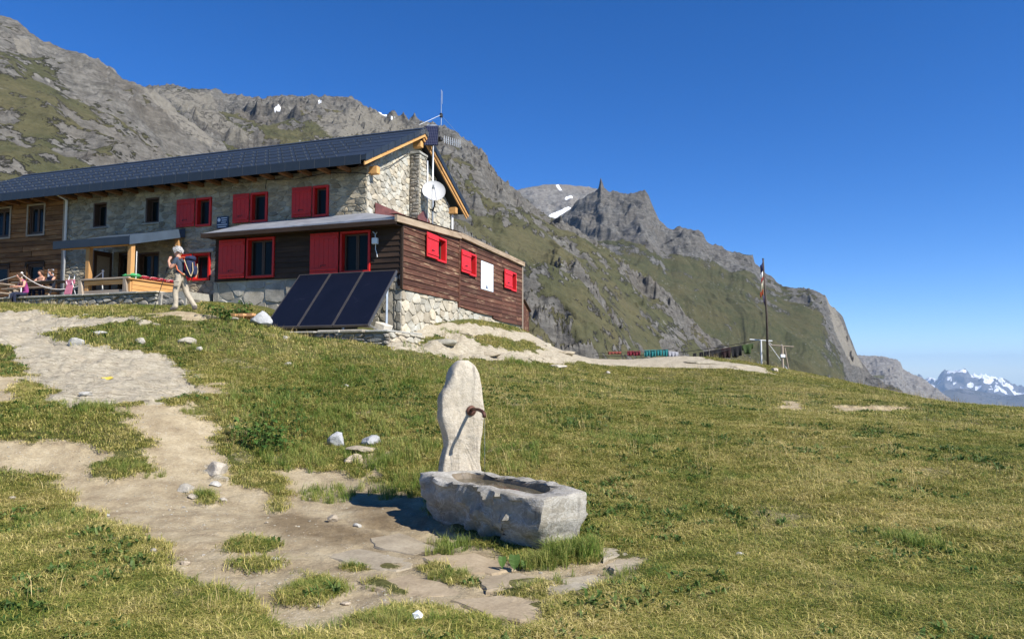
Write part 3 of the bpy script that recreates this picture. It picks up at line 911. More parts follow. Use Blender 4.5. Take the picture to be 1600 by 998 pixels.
def stone_piece(mb, poly, M, rg, proud=0.05, deep=0.06, rnd=0.5):
    """one faced stone; M takes (a, b, out) to the place"""
    mb.cur = rnd
    # cut the corners so that no stone is a clean polygon
    p = []
    m = len(poly)
    for i in range(m):
        a, b = poly[i], poly[(i + 1) % m]
        t = rg.uniform(0.16, 0.3)
        p.append((a[0] + (b[0] - a[0]) * t, a[1] + (b[1] - a[1]) * t))
        p.append((a[0] + (b[0] - a[0]) * (1 - t), a[1] + (b[1] - a[1]) * (1 - t)))
    n = len(p)
    cx = sum(q[0] for q in p) / n; cy = sum(q[1] for q in p) / n
    size = math.sqrt(abs(parea(p)))
    ta, tb = rg.uniform(-0.12, 0.12), rg.uniform(-0.12, 0.12)
    hgt = proud * rg.uniform(0.45, 1.2)
    k = 1 - min(0.28, 0.035 / size)
    vs = []
    for q in p: vs.append(M(q[0], q[1], -deep))
    for q in p: vs.append(M(q[0], q[1], hgt * 0.45 + rg.uniform(-0.006, 0.006)))
    for q in p:
        u, w = cx + (q[0] - cx) * k, cy + (q[1] - cy) * k
        vs.append(M(u, w, hgt + ta * (u - cx) + tb * (w - cy) + rg.uniform(-0.008, 0.008)))
    vs.append(M(cx, cy, hgt * 1.08 + rg.uniform(-0.006, 0.012)))
    fs = []
    for i in range(n):
        j = (i + 1) % n
        fs.append((i, j, n + j, n + i)); fs.append((n + i, n + j, 2 * n + j, 2 * n + i)); fs.append((2 * n + i, 2 * n + j, 3 * n))
    mb.add(vs, fs)

def lay_stones(parent, cells, M, mat, seed, n_single, proud=0.05, rest_name='small_stone'):
    """the largest stones as pieces of their own, the others as one mass"""
    rg = random.Random(seed)
    order = sorted(cells, key=lambda c: -parea(c))
    for c in order[:n_single]:
        mb = MB(); stone_piece(mb, c, M, rg, proud, rnd=rg.random())
        mb.build('stone', mat, parent)
    if order[n_single:]:
        mb = MB()
        for c in order[n_single:]: stone_piece(mb, c, M, rg, proud, rnd=rg.random())
        o = mb.build(rest_name, mat, parent)
        o['kind'] = 'stuff'

# ================================================================ materials of the hut
M_STONE_SHADE = stone_mat('shaded_facade_stone', (0.17, 0.14, 0.10), (0.31, 0.265, 0.19), (0.45, 0.39, 0.29), 2.4, 0.03, 0.6)  # darker copy of the gable stone; the front's shade is put into its colour
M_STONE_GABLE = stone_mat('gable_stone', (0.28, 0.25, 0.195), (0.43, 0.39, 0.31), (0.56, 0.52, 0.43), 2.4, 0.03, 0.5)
M_STONE_GREY = stone_mat('grey_slab_stone', (0.20, 0.185, 0.15), (0.33, 0.305, 0.255), (0.45, 0.42, 0.355), 2.0, 0.02, 0.4)
M_STONE_DARK = stone_mat('dark_schist', (0.14, 0.125, 0.105), (0.26, 0.235, 0.20), (0.42, 0.39, 0.33), 3.0, 0.03, 0.6)
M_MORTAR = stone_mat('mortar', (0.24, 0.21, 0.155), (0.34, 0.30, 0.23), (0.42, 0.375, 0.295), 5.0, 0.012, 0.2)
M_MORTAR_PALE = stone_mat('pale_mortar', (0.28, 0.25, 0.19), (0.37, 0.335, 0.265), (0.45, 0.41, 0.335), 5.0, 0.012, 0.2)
M_ROOF = plain('slate_blue_sheet_metal', (0.019, 0.026, 0.035), 0.5, 0.0, 0.22, 2.0, 0.0, 0.5)
M_ROOF_PORCH = plain('blue_grey_sheet_metal', (0.055, 0.078, 0.108), 0.45, 0.0, 0.15, 2.0, 0.0, 0.5)
M_GUARD = plain('snow_guard_metal', (0.055, 0.066, 0.08), 0.4, 0.0, 0.15, 3.0)
M_ZINC = plain('weathered_zinc', (0.30, 0.31, 0.33), 0.5, 0.3, 0.3, 2.5, 0.004)
M_RED = plain('red_shutter_paint', (0.50, 0.012, 0.008), 0.5, 0.0, 0.14, 5.0, 0.002)
M_RED_SUN = plain('sunlit_red_paint', (0.60, 0.016, 0.018), 0.5, 0.0, 0.12, 5.0, 0.002)  # the shutter red made brighter, with sunlight put into the colour
M_GLASS = plain('window_glass', (0.010, 0.012, 0.010), 0.12, 0.0, 0.1, 3.0, 0.0, 0.12)
M_SASH = plain('dark_brown_sash', (0.07, 0.038, 0.022), 0.55, 0.0, 0.25, 8.0)
M_FLASH = plain('copper_brown_flashing', (0.17, 0.062, 0.048), 0.5, 0.2, 0.35, 3.0, 0.004)
M_WOOD_NEW = wood_mat('fresh_larch', (0.33, 0.15, 0.045), (0.52, 0.27, 0.09), (0.64, 0.37, 0.15), 'y', 1.0, 0.25)
M_WOOD_NEW_X = wood_mat('fresh_larch_long', (0.33, 0.15, 0.045), (0.52, 0.27, 0.09), (0.64, 0.37, 0.15), 'x', 1.0, 0.25)
M_WOOD_POST = wood_mat('fresh_larch_post', (0.30, 0.14, 0.045), (0.44, 0.235, 0.085), (0.54, 0.315, 0.135), 'z', 1.0, 0.25)
M_BEAM = wood_mat('shaded_beam', (0.09, 0.04, 0.016), (0.22, 0.10, 0.038), (0.34, 0.17, 0.065), 'y', 1.0, 0.4)  # larch under the eaves, darkened so that its shade is in the colour
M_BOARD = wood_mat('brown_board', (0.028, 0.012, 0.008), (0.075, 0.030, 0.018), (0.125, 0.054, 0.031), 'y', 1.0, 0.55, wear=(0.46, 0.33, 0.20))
M_BOARD_DARK = wood_mat('dark_board', (0.012, 0.008, 0.006), (0.035, 0.021, 0.014), (0.07, 0.042, 0.026), 'x', 1.0, 0.5)  # near-black brown, much darker than the side planks
M_BOARD_OLD = wood_mat('old_larch_board', (0.03, 0.013, 0.006), (0.13, 0.058, 0.022), (0.30, 0.155, 0.06), 'x', 0.7, 0.7, wear=(0.48, 0.31, 0.15))
M_FASCIA = wood_mat('weathered_fascia', (0.11, 0.065, 0.038), (0.33, 0.24, 0.16), (0.50, 0.40, 0.28), 'y', 0.7, 0.3, wear=(0.09, 0.05, 0.03))
M_WHITE = plain('white_metal', (0.74, 0.75, 0.75), 0.5, 0.0, 0.06, 4.0)
M_STEEL = plain('galvanised_steel', (0.42, 0.45, 0.48), 0.4, 0.6, 0.12, 6.0)
M_BLACK = plain('black_plastic', (0.015, 0.015, 0.016), 0.5, 0.0, 0.2, 6.0)
M_GREYWOOD = wood_mat('grey_weathered_wood', (0.16, 0.12, 0.085), (0.30, 0.24, 0.18), (0.44, 0.37, 0.29), 'x', 1.0, 0.35)
M_GREYPOST = wood_mat('grey_weathered_post', (0.16, 0.12, 0.085), (0.30, 0.24, 0.18), (0.44, 0.37, 0.29), 'z', 1.0, 0.35)

HROT = -TH
def hthing(name, x, y, z, label, cat, group=None):
    q = hw(x, y, z)
    o = empty(name, tuple(q), HROT, label, cat, group)
    return o, (x, y, z)

def walls(mb, x0, x1, z0, z1, openings, y0, y1, axis='x'):
    """a wall slab with openings; the run is along axis, the thickness between y0 and y1"""
    xs = sorted({x0, x1, *[min(max(o[0], x0), x1) for o in openings], *[min(max(o[1], x0), x1) for o in openings]})
    zs = sorted({z0, z1, *[min(max(o[2], z0), z1) for o in openings], *[min(max(o[3], z0), z1) for o in openings]})
    for a, b in zip(xs, xs[1:]):
        for c, d in zip(zs, zs[1:]):
            if b - a < 1e-4 or d - c < 1e-4: continue
            mx, mz = (a + b) / 2, (c + d) / 2
            if any(o[0] < mx < o[1] and o[2] < mz < o[3] for o in openings): continue
            if axis == 'x': mb.box(a, b, y0, y1, c, d)
            else: mb.box(y0, y1, a, b, c, d)

def frame_boxes(mb, a0, a1, z0, z1, w, d0, d1, axis='x'):
    for A, B, C, D in ((a0, a0 + w, z0, z1), (a1 - w, a1, z0, z1), (a0 + w, a1 - w, z0, z0 + w), (a0 + w, a1 - w, z1 - w, z1)):
        if axis == 'x': mb.cbox(A, B, d0, d1, C, D, 0.006)
        else: mb.cbox(d0, d1, A, B, C, D, 0.006)

def window(root, off, a0, a1, z0, z1, plane, axis='x', out=-1, red=None, shutter=None, leaves=1, frame_w=0.07, recess=0.12, shutter_mat=None, board=True):
    """frame, sashes, panes, folded-back shutter; out is the sign of the outward direction along the thickness"""
    def P(d): return plane + out * d
    def rng(d0, d1):
        q = sorted((P(d0), P(d1))); return q[0], q[1]
    mb = MB()
    d0, d1 = rng(-recess - 0.02, 0.075 if red else -0.01)
    frame_boxes(mb, a0, a1, z0, z1, frame_w, d0, d1, axis)
    win = mb.build('window', red or M_SASH, root, off=off)
    wi = (a1 - a0 - 2 * frame_w) / leaves
    for k in range(leaves):
        s0 = a0 + frame_w + k * wi; s1 = s0 + wi
        mb = MB(); d0, d1 = rng(-recess - 0.06, -recess)
        frame_boxes(mb, s0 + 0.004, s1 - 0.004, z0 + frame_w + .004, z1 - frame_w - .004, 0.055, d0, d1, axis)
        mb.build('sash', M_SASH, win, off=off)
        mb = MB(); d0, d1 = rng(-recess - 0.045, -recess - 0.03)
        if axis == 'x': mb.box(s0 + 0.05, s1 - 0.05, d0, d1, z0 + frame_w + .05, z1 - frame_w - .05)
        else: mb.box(d0, d1, s0 + 0.05, s1 - 0.05, z0 + frame_w + .05, z1 - frame_w - .05)
        mb.build('pane', M_GLASS, win, off=off)
    mb = MB(); d0, d1 = rng(-0.36, -0.30)      # added black sheet that stands for the unlit room
    if axis == 'x': mb.box(a0 + .02, a1 - .02, d0, d1, z0 + .02, z1 - .02)
    else: mb.box(d0, d1, a0 + .02, a1 - .02, z0 + .02, z1 - .02)
    mb.build('dark_sheet', M_BLACK, win, off=off)
    if shutter:
        s0, s1 = shutter
        mb = MB(); d0, d1 = rng(0.085, 0.125)
        n = max(2, round((s1 - s0) / 0.19)); w = (s1 - s0) / n
        for k in range(n):
            if axis == 'x': mb.cbox(s0 + k * w + .002, s0 + (k + 1) * w - .002, d0, d1, z0 + .02, z1 - .01, 0.006)
            else: mb.cbox(d0, d1, s0 + k * w + .002, s0 + (k + 1) * w - .002, z0 + .02, z1 - .01, 0.006)
        sh = mb.build('shutter', shutter_mat or red, root, off=off)
        for zz in (z0 + 0.12, z1 - 0.22):
            mb = MB(); e0, e1 = rng(0.127, 0.155)
            if axis == 'x': mb.cbox(s0 + .03, s1 - .03, e0, e1, zz, zz + 0.1, 0.008)
            else: mb.cbox(e0, e1, s0 + .03, s1 - .03, zz, zz + 0.1, 0.008)
            mb.build('batten', shutter_mat or red, sh, off=off)
        mb = MB(); e0, e1 = rng(0.127, 0.15)
        c = (s0 + s1) / 2
        for dz in (0.0,):
            if axis == 'x': mb.box(c - .1, c + .1, e0, e1, z0 + .29, z0 + .305); mb.box(c - .11, c - .095, e0, e1, z0 + .25, z0 + .305)
            else: mb.box(e0, e1, c - .1, c + .1, z0 + .29, z0 + .305); mb.box(e0, e1, c - .11, c - .095, z0 + .25, z0 + .305)
        mb.build('latch', M_BLACK, sh, off=off)
    return win

# ================================================================ the stone house
hut, ho = hthing('mountain_hut', 0, 0, 4.2, 'long stone mountain hut with slate blue metal roof and red shutters', 'building')
XL, XW, DEP, RY, RZ, EVZ = -22.0, -14.68, 7.6, 3.8, 11.42, 9.12   # left end, where the timber cladding begins, depth, ridge line, ridge and eave of the wall
FAC_OPEN = [(-2.28, -1.60, 7.36, 8.54), (-5.10, -4.32, 7.33, 8.50), (-7.73, -6.98, 7.34, 8.50), (-7.80, -6.96, 5.17, 6.27),
            (-13.2, -12.44, 7.66, 8.72), (-10.36, -9.64, 7.66, 8.72), (-13.12, -12.40, 4.42, 6.46), (-11.97, -11.0, 4.42, 6.56), (-10.69, -9.55, 5.15, 6.46)]
mb = MB()
walls(mb, XW, 0.0, 3.6, EVZ, FAC_OPEN, 0.0, 0.5)
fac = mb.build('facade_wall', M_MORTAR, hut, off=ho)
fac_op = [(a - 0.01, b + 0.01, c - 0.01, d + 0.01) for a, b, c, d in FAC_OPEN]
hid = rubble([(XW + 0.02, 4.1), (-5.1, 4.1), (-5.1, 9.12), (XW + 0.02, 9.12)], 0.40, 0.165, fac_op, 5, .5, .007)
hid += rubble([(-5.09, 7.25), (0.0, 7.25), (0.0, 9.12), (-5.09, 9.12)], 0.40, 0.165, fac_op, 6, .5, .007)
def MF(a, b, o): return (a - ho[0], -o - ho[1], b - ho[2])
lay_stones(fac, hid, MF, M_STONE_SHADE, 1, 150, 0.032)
# the gable
mb = MB()
mb.prism([(0.5, 3.6), (DEP, 3.6), (DEP, EVZ), (RY, RZ), (0.5, EVZ + 0.5 * (RZ - EVZ) / RY)], -0.5, 0.0, 'x')
mb.box(XL, -0.5, DEP - 0.5, DEP, 3.6, EVZ)
mb.prism([(0.5, 3.6), (DEP - .5, 3.6), (DEP - .5, EVZ), (RY, RZ - .2), (0.5, EVZ)], XL, XL + 0.4, 'x')
mb.prism([(0.0, EVZ), (0.5, EVZ), (0.5, EVZ + 0.5 * (RZ - EVZ) / RY)], -0.5, 0.0, 'x')
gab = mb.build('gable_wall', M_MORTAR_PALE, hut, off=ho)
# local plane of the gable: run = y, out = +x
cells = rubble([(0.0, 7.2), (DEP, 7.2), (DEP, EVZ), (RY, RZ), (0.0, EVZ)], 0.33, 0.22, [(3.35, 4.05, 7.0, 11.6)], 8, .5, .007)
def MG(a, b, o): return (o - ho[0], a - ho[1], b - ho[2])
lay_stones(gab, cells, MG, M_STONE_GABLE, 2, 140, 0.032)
# the chimney breast on the gable
CH0, CH1 = 3.38, 4.02
mb = MB(); mb.box(0.0, 0.45, CH0, CH1, 7.0, 10.5)
chb = mb.build('chimney_breast', M_MORTAR, hut, off=ho)
mb = MB(); mb.cbox(-0.02, 0.50, CH0 - .06, CH1 + .06, 10.5, 10.6, .01); mb.build('cap_slab', M_STONE_GREY, chb, off=ho)
cf = rubble([(CH0, 7.2), (CH1, 7.2), (CH1, 10.48), (CH0, 10.48)], 0.34, 0.17, (), 12)
lay_stones(chb, cf, lambda a, b, o: (0.45 + o - ho[0], a - ho[1], b - ho[2]), M_STONE_GABLE, 3, 40, 0.035)
cs = rubble([(0.03, 7.2), (0.45, 7.2), (0.45, 10.48), (0.03, 10.48)], 0.3, 0.15, (), 13)
lay_stones(chb, cs, lambda a, b, o: (a - ho[0], CH0 - o - ho[1], b - ho[2]), M_STONE_DARK, 4, 30, 0.035)  # darker stone on this side puts its shade into the colour
# copper flashing where the annexe roof meets the gable
mb = MB(); mb.box(0.06, 0.09, 0.5, 3.3, 7.3, 7.86); mb.box(0.50, 0.53, 3.15, 4.25, 7.0, 7.85)
mb.prism([(3.15, 7.85), (4.25, 7.85), (3.7, 8.2)], 0.50, 0.53, 'x')
mb.build('flashing', M_FLASH, hut, off=ho)

# timber-clad wing under the same roof
W_OPEN = [(-16.89, -15.97, 7.58, 8.84), (-19.05, -18.02, 7.56, 8.84), (-16.86, -15.88, 5.5, 6.27), (-19.1, -17.98, 5.5, 6.27)]
mb = MB(); walls(mb, XL, XW, 3.6, EVZ, W_OPEN, 0.02, 0.5)
clad = mb.build('timber_wall', M_BOARD_DARK, hut, off=ho)
def board_runs(a0, a1, z0, z1, openings):
    """split one board round the openings"""
    segs = [(a0, a1)]
    for o in openings:
        if o[2] < z1 - .02 and o[3] > z0 + .02:
            nx = []
            for s in segs:
                if o[1] <= s[0] or o[0] >= s[1]: nx.append(s); continue
                if o[0] - s[0] > 0.05: nx.append((s[0], o[0]))
                if s[1] - o[1] > 0.05: nx.append((o[1], s[1]))
            segs = nx
    return segs
rg = random.Random(4)
z = 4.45
while z < EVZ - 0.05:
    h = rg.uniform(0.19, 0.24); z1 = min(z + h, EVZ)
    cut = rg.uniform(-19.5, -16.5)
    for A, B in ((XL, cut), (cut + .004, XW - 0.14)):
        for a, b in board_runs(A, B, z, z1, W_OPEN):
            mb = MB(); mb.cur = rg.random()
            dp = rg.uniform(0.025, 0.06)
            mb.cbox(a + .003, b - .003, -dp, 0.02, z + .006, z1 - .004, 0.018)
            mb.build('plank', M_BOARD_OLD, clad, off=ho)
    z = z1
mb = MB(); mb.cbox(XW - 0.13, XW + 0.03, -0.10, 0.02, 4.4, EVZ, 0.02); mb.build('corner_post', M_GREYPOST, hut, off=ho)
mb = MB(); mb.tube([(XW + 0.14, -0.16, 4.45), (XW + 0.14, -0.16, 8.9), (XW + .14, -.6, 9.05)], 0.05, 10); mb.build('downpipe', M_WHITE, hut, smooth=True, off=ho)
mb = MB(); mb.tube([(0.12, DEP - 0.1, 7.0), (0.12, DEP - 0.1, 9.0)], 0.045, 10); mb.build('downpipe', M_WHITE, hut, smooth=True, off=ho)

# windows
for s0, a0, a1, z0, z1 in ((-3.16, -2.28, -1.60, 7.36, 8.54), (-5.88, -5.10, -4.32, 7.33, 8.50), (-8.64, -7.73, -6.98, 7.34, 8.50), (-8.43, -7.80, -6.96, 5.17, 6.27)):
    window(hut, ho, a0, a1, z0, z1, 0.0, 'x', -1, M_RED, (s0, a0 - 0.02), frame_w=0.085)
for a0, a1, z0, z1 in FAC_OPEN[4:6]:
    window(hut, ho, a0, a1, z0, z1, 0.0, 'x', -1, None, None, recess=0.24)
    mb = MB(); mb.cbox(a0 - 0.1, a1 + 0.1, -0.1, 0.2, z0 - 0.07, z0 - 0.005, 0.012); mb.build('sill', M_STONE_GREY, hut, off=ho)
for a0, a1, z0, z1 in W_OPEN:
    window(hut, ho, a0, a1, z0, z1, 0.0, 'x', -1, None, None, leaves=2 if z0 > 7 else 1, recess=0.06)
    mb = MB(); frame_boxes(mb, a0 - .09, a1 + .09, z0 - .09, z1 + .09, 0.085, -0.085, -0.055); mb.build('window_trim', M_GREYWOOD if z0 > 7 else M_BOARD_DARK, hut, off=ho)
window(hut, ho, *FAC_OPEN[8], 0.0, 'x', -1, None, None, leaves=2, recess=0.2)
for a0, a1, z0, z1 in FAC_OPEN[6:8]:
    mb = MB(); mb.box(a0, a1, 0.36, 0.42, z0, z1); d = mb.build('door', M_BOARD_DARK, hut, off=ho)
    mb = MB(); frame_boxes(mb, a0 + .01, a1 - .01, z0, z1 - .01, 0.09, 0.24, 0.34); mb.build('door_frame', M_SASH, d, off=ho)
    mb = MB(); mb.box(a0 + .22, a1 - .22, 0.345, 0.355, z0 + .9, z1 - .25); mb.build('pane', M_GLASS, d, off=ho)
    mb = MB(); mb.tube([(a1 - .17, .33, z0 + 1.05), (a1 - .17, .28, z0 + 1.05), (a1 - .27, .28, z0 + 1.05)], .012, 6); mb.build('handle', M_STEEL, d, off=ho)
# an open door leaf standing out from the doorway
mb = MB(); mb.cbox(-12.03, -11.97, -0.95, -0.06, 4.45, 6.5, 0.01); dl = mb.build('open_door', M_SASH, hut, off=ho)
mb = MB(); mb.box(-11.966, -11.96, -0.8, -0.2, 4.7, 6.3); mb.build('pane', M_GREYWOOD, dl, off=ho)
# stone lintels
for a0, a1, z1 in ((-13.3, -12.2, 6.47), (-8.0, -6.8, 6.29)):
    mb = MB(); mb.cbox(a0, a1, -0.075, 0.1, z1, z1 + 0.14, 0.02); mb.build('lintel', M_STONE_GREY, hut, off=ho)

# the roof: sheet metal panels with snow guards
EAV_Y, EAV_Z, RDG_Z = -1.0, 9.20, 11.66
sl = (RDG_Z - EAV_Z) / (RY - EAV_Y)
RX0, RX1 = -22.35, 0.5
mb = MB()
for (ya, za, yb, zb_) in ((EAV_Y, EAV_Z, RY, RDG_Z), (2 * RY - EAV_Y, EAV_Z, RY, RDG_Z)):
    th = 0.16
    mb.add([(RX0, ya, za - th), (RX1, ya, za - th), (RX1, yb, zb_ - th), (RX0, yb, zb_ - th), (RX0, ya, za), (RX1, ya, za), (RX1, yb, zb_), (RX0, yb, zb_)],
           [(0, 1, 2, 3), (4, 5, 6, 7), (0, 1, 5, 4), (1, 2, 6, 5), (2, 3, 7, 6), (3, 0, 4, 7)])
roof = mb.build('roof', M_ROOF, hut, off=ho)
nrow_, pw = 6, 0.605
def roof_pt(x, t, up):   # t = 0 at the eave, 1 at the ridge
    y = EAV_Y + (RY - EAV_Y) * t; zz = EAV_Z + (RDG_Z - EAV_Z) * t
    n = math.hypot(1, sl)
    return (x, y - up * sl / n, zz + up / n)
pan_me = None; grd_me = None
ncols = int((RX1 - RX0) / pw)
pw = (RX1 - RX0) / ncols
for r_ in range(nrow_):
    for c_ in range(ncols):
        xa = RX0 + c_ * pw 
        t0, t1 = r_ / nrow_, (r_ + 1) / nrow_
        if pan_me is None:
            mb = MB()
            g = 0.006
            q0 = roof_pt(0, 0, 0)
            def loc_(x, t, up):
                p = roof_pt(x, t, up); return (p[0], p[1] - q0[1], p[2] - q0[2])
            vs = [loc_(x, t, up) for t, upb, upt in ((0.002, 0.004, 0.018), (1 / nrow_ - 0.001, 0.003, 0.010)) for x in (g, pw - g) for up in (upb, upt)]
            mb.add(vs, [(0, 2, 3, 1), (4, 5, 7, 6), (0, 1, 5, 4), (2, 6, 7, 3), (1, 3, 7, 5), (0, 4, 6, 2)])
            pan_me = mb.mesh('roof_panel')
        if xa + pw > RX1 + 0.01: continue
        p = roof_pt(xa, t0, 0)
        link('roof_panel', pan_me, M_ROOF, roof, (p[0] - ho[0], p[1] - ho[1], p[2] - ho[2]))
        if grd_me is None:
            mb = MB()
            for xx in (0.06, pw * 0.80):
                mb.box(xx - .012, xx + .012, -0.03, 0.05, 0.0, 0.05)
            mb.box(0.02, pw * 0.80, -0.045, -0.03, 0.03, 0.055)
            grd_me = mb.mesh('snow_guard')
        if r_ < 5 and xa + pw < RX1 - 0.75:
            p = roof_pt(xa, t0 + 0.35 / nrow_, 0.02)
            link('snow_guard', grd_me, M_GUARD, roof, (p[0] - ho[0], p[1] - ho[1], p[2] - ho[2]))
# fascia along the eave and up the verges
fm = None
x = RX0
while x < RX1 - 0.1:
    if fm is None:
        mb = MB(); mb.cbox(0.004, 0.63 - .004, -0.03, 0.0, -0.30, 0.035, 0.004); fm = mb.mesh('fascia_panel')
    if x + 0.63 <= RX1 + 0.05:
        link('fascia_panel', fm, M_ROOF, roof, (x - ho[0], EAV_Y - ho[1], EAV_Z - ho[2]))
    x += 0.63
L1 = math.hypot(RY - EAV_Y, RDG_Z - EAV_Z)
for sgn in (1, -1):
    nseg = 9
    for k in range(nseg):
        t0, t1 = k / nseg, (k + 1) / nseg
        def vp(t, dz): return (EAV_Y + (RY - EAV_Y) * t, EAV_Z + (RDG_Z - EAV_Z) * t + dz)
        pts = [vp(t0 + .003, -0.20), vp(t1 - .003, -0.20), vp(t1 - .003, 0.05), vp(t0 + .003, 0.05)]
        if sgn < 0: pts = [(2 * RY - a, b) for a, b in pts]
        mb = MB(); mb.prism(pts, RX1, RX1 + 0.03, 'x'); mb.build('verge_panel', M_ROOF, roof, off=ho)
    pts = [(EAV_Y + 0.02, EAV_Z - 0.34), (RY, RDG_Z - 0.34), (RY, RDG_Z - 0.205), (EAV_Y + 0.02, EAV_Z - 0.205)]
    pts2 = [(EAV_Y + 0.10, EAV_Z - 0.46 + .05), (RY, RDG_Z - 0.46), (RY, RDG_Z - 0.345), (EAV_Y + 0.10, EAV_Z - 0.345 + .05)]
    if sgn < 0:
        pts = [(2 * RY - a, b) for a, b in pts]; pts2 = [(2 * RY - a, b) for a, b in pts2]
    mb = MB(); mb.prism(pts, RX1 - 0.06, RX1 - 0.01, 'x'); mb.build('barge_board', M_WOOD_NEW, hut, off=ho)
    if sgn < 0:
        mb = MB(); mb.prism(pts2, RX1 - 0.12, RX1 - 0.065, 'x'); mb.build('barge_board', M_WOOD_NEW, hut, off=ho)
mb = MB(); mb.prism([(RY - 0.2, RDG_Z - 0.06), (RY, RDG_Z + 0.06), (RY + 0.2, RDG_Z - 0.06)], RX0, RX1 + 0.03, 'x'); mb.build('ridge_cap', M_ROOF, roof, off=ho)
# eaves lining, rafters and purlin ends
mb = MB(); mb.add([(RX0 + .05, EAV_Y + .05, EAV_Z - .175 + .02), (RX1 - .07, EAV_Y + .05, EAV_Z - .175 + .02), (RX1 - .07, 0.05, EAV_Z - .175 + .02 + sl * .95), (RX0 + .05, 0.05, EAV_Z - .175 + .02 + sl * .95)], [(0, 1, 2, 3)])
mb.build('eaves_lining', M_BEAM, hut, off=ho)
x = -21.8
while x < -0.2:
    mb = MB(); mb.cbox(x, x + 0.14, EAV_Y + .22, 0.04, 8.93, 9.08, 0.008, None); mb.build('rafter', M_BEAM, hut, off=ho)
    x += 0.84
for yy, zz in ((0.2, 8.98), (RY, 11.02), (DEP - 0.15, 8.98)):
    mb = MB(); mb.cbox(-0.05, RX1 - 0.14, yy - .12, yy + .12, zz - .14, zz + .14, 0.012); mb.build('purlin', M_WOOD_NEW_X, hut, off=ho)
# the cable on the wall
mb = MB(); mb.tube([(-4.4, -.09, 8.6), (-4.35, -.09, 8.95), (-3.0, -.09, 8.86), (-1.6, -.1, 8.98), (-0.3, -.09, 8.86), (0.1, -0.05, 8.8), (0.1, 1.6, 9.55), (0.1, 3.2, 10.5)], 0.014, 5); mb.build('cable', M_BLACK, hut, off=ho)

# the dark blue plaque
pl, po = hthing('plaque', -6.38, -0.06, 7.18, 'dark blue enamel plaque with white crest between two red-shuttered upper windows', 'plaque')
M_PLAQ = plain('plaque_enamel', (0.02, 0.035, 0.075), 0.4)
M_PALE = plain('pale_print', (0.55, 0.60, 0.66), 0.5)
mb = MB(); mb.cbox(-6.65, -6.10, -0.10, -0.06, 7.18, 7.66, 0.008); mb.build('plate', M_PLAQ, pl, off=po)
mb = MB(); mb.lathe([(0.075, 0.0), (0.075, 0.004)], (-6.53, -0.104, 7.53), 14, Matrix.Rotation(R(90), 3, 'X').to_4x4()); mb.build('crest', M_PALE, pl, off=po)
mb = MB()
for k, (a, b) in enumerate(((-6.42, -6.14), (-6.40, -6.16), (-6.42, -6.2), (-6.6, -6.14), (-6.58, -6.18))):
    mb.box(a, b, -0.106, -0.1005, 7.575 - k * .085, 7.605 - k * .085)
mb.build('lettering', M_PALE, pl, off=po)
nt, no_ = hthing('paper_notice', -15.4, -0.1, 5.66, 'white paper notice pinned to the brown plank wall', 'notice')
mb = MB(); mb.box(-15.56, -15.22, -0.075, -0.068, 5.66, 5.98); mb.build('sheet', M_WHITE, nt, off=no_)
mb = MB()
for k in range(4): mb.box(-15.5, -15.3 + .03 * (k % 2), -0.0775, -0.0755, 5.9 - k * .05, 5.915 - k * .05)
mb.build('print', M_PLAQ, nt, off=no_)

# ================================================================ the timber annexe
ann, ao = hthing('timber_annexe', 0, -2, 4.0, 'brown plank annexe with red shutters wrapped round the corner of the stone hut', 'building')
AX0, AX1, AY0, AY1 = -5.0, 2.52, -2.0, 10.5
A_OPEN = [(-3.61, -2.44, 4.87, 6.29), (0.2, 1.35, 4.87, 6.29)]
R_OPEN = [(0.58, 1.38, 5.57, 6.46), (3.67, 4.36, 5.43, 6.33), (8.74, 9.47, 5.34, 6.22)]
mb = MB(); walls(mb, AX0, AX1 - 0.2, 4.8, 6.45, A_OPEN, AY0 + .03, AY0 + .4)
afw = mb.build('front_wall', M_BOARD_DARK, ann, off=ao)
mb = MB(); walls(mb, AY0 + .03, AY1 - .03, 4.3, 6.62, R_OPEN, AX1 - .2, AX1 - 0.03, 'y')
mb.box(0.6, AX1 - .2, AY1 - .25, AY1 - .03, 3.5, 6.7)
arw = mb.build('side_wall', M_BOARD_DARK, ann, off=ao)
rg = random.Random(9)
z = 4.8
while z < 6.44:
    z1 = min(z + 0.185, 6.45)
    for a, b in board_runs(AX0, AX1 - .02, z, z1, A_OPEN):
        mb = MB(); mb.cur = rg.random()
        mb.add([(a, AY0 + .03, z), (b, AY0 + .03, z), (b, AY0 + .03, z1), (a, AY0 + .03, z1), (a, AY0 - .028, z + .004), (b, AY0 - .028, z + .004), (b, AY0 + .002, z1 + .012), (a, AY0 + .002, z1 + .012)],
               [(0, 1, 5, 4), (1, 2, 6, 5), (2, 3, 7, 6), (3, 0, 4, 7), (4, 5, 6, 7)])
        mb.build('plank', M_BOARD_DARK, afw, off=ao)
    z = z1
def side_top(y): return 6.50 + (y + 2) / 4.7 * 0.30 if y < 2.7 else 6.78 - (y - 2.7) / 7.8 * 0.06
def side_bot(y): return 4.28 if y < 2.7 else 4.10 - (y - 2.7) / 7.8 * 0.46
secs = [(-2.0, 2.69, [0.62, 1.55]), (2.71, 10.46, [4.55, 6.5, 7.55, 9.6])]
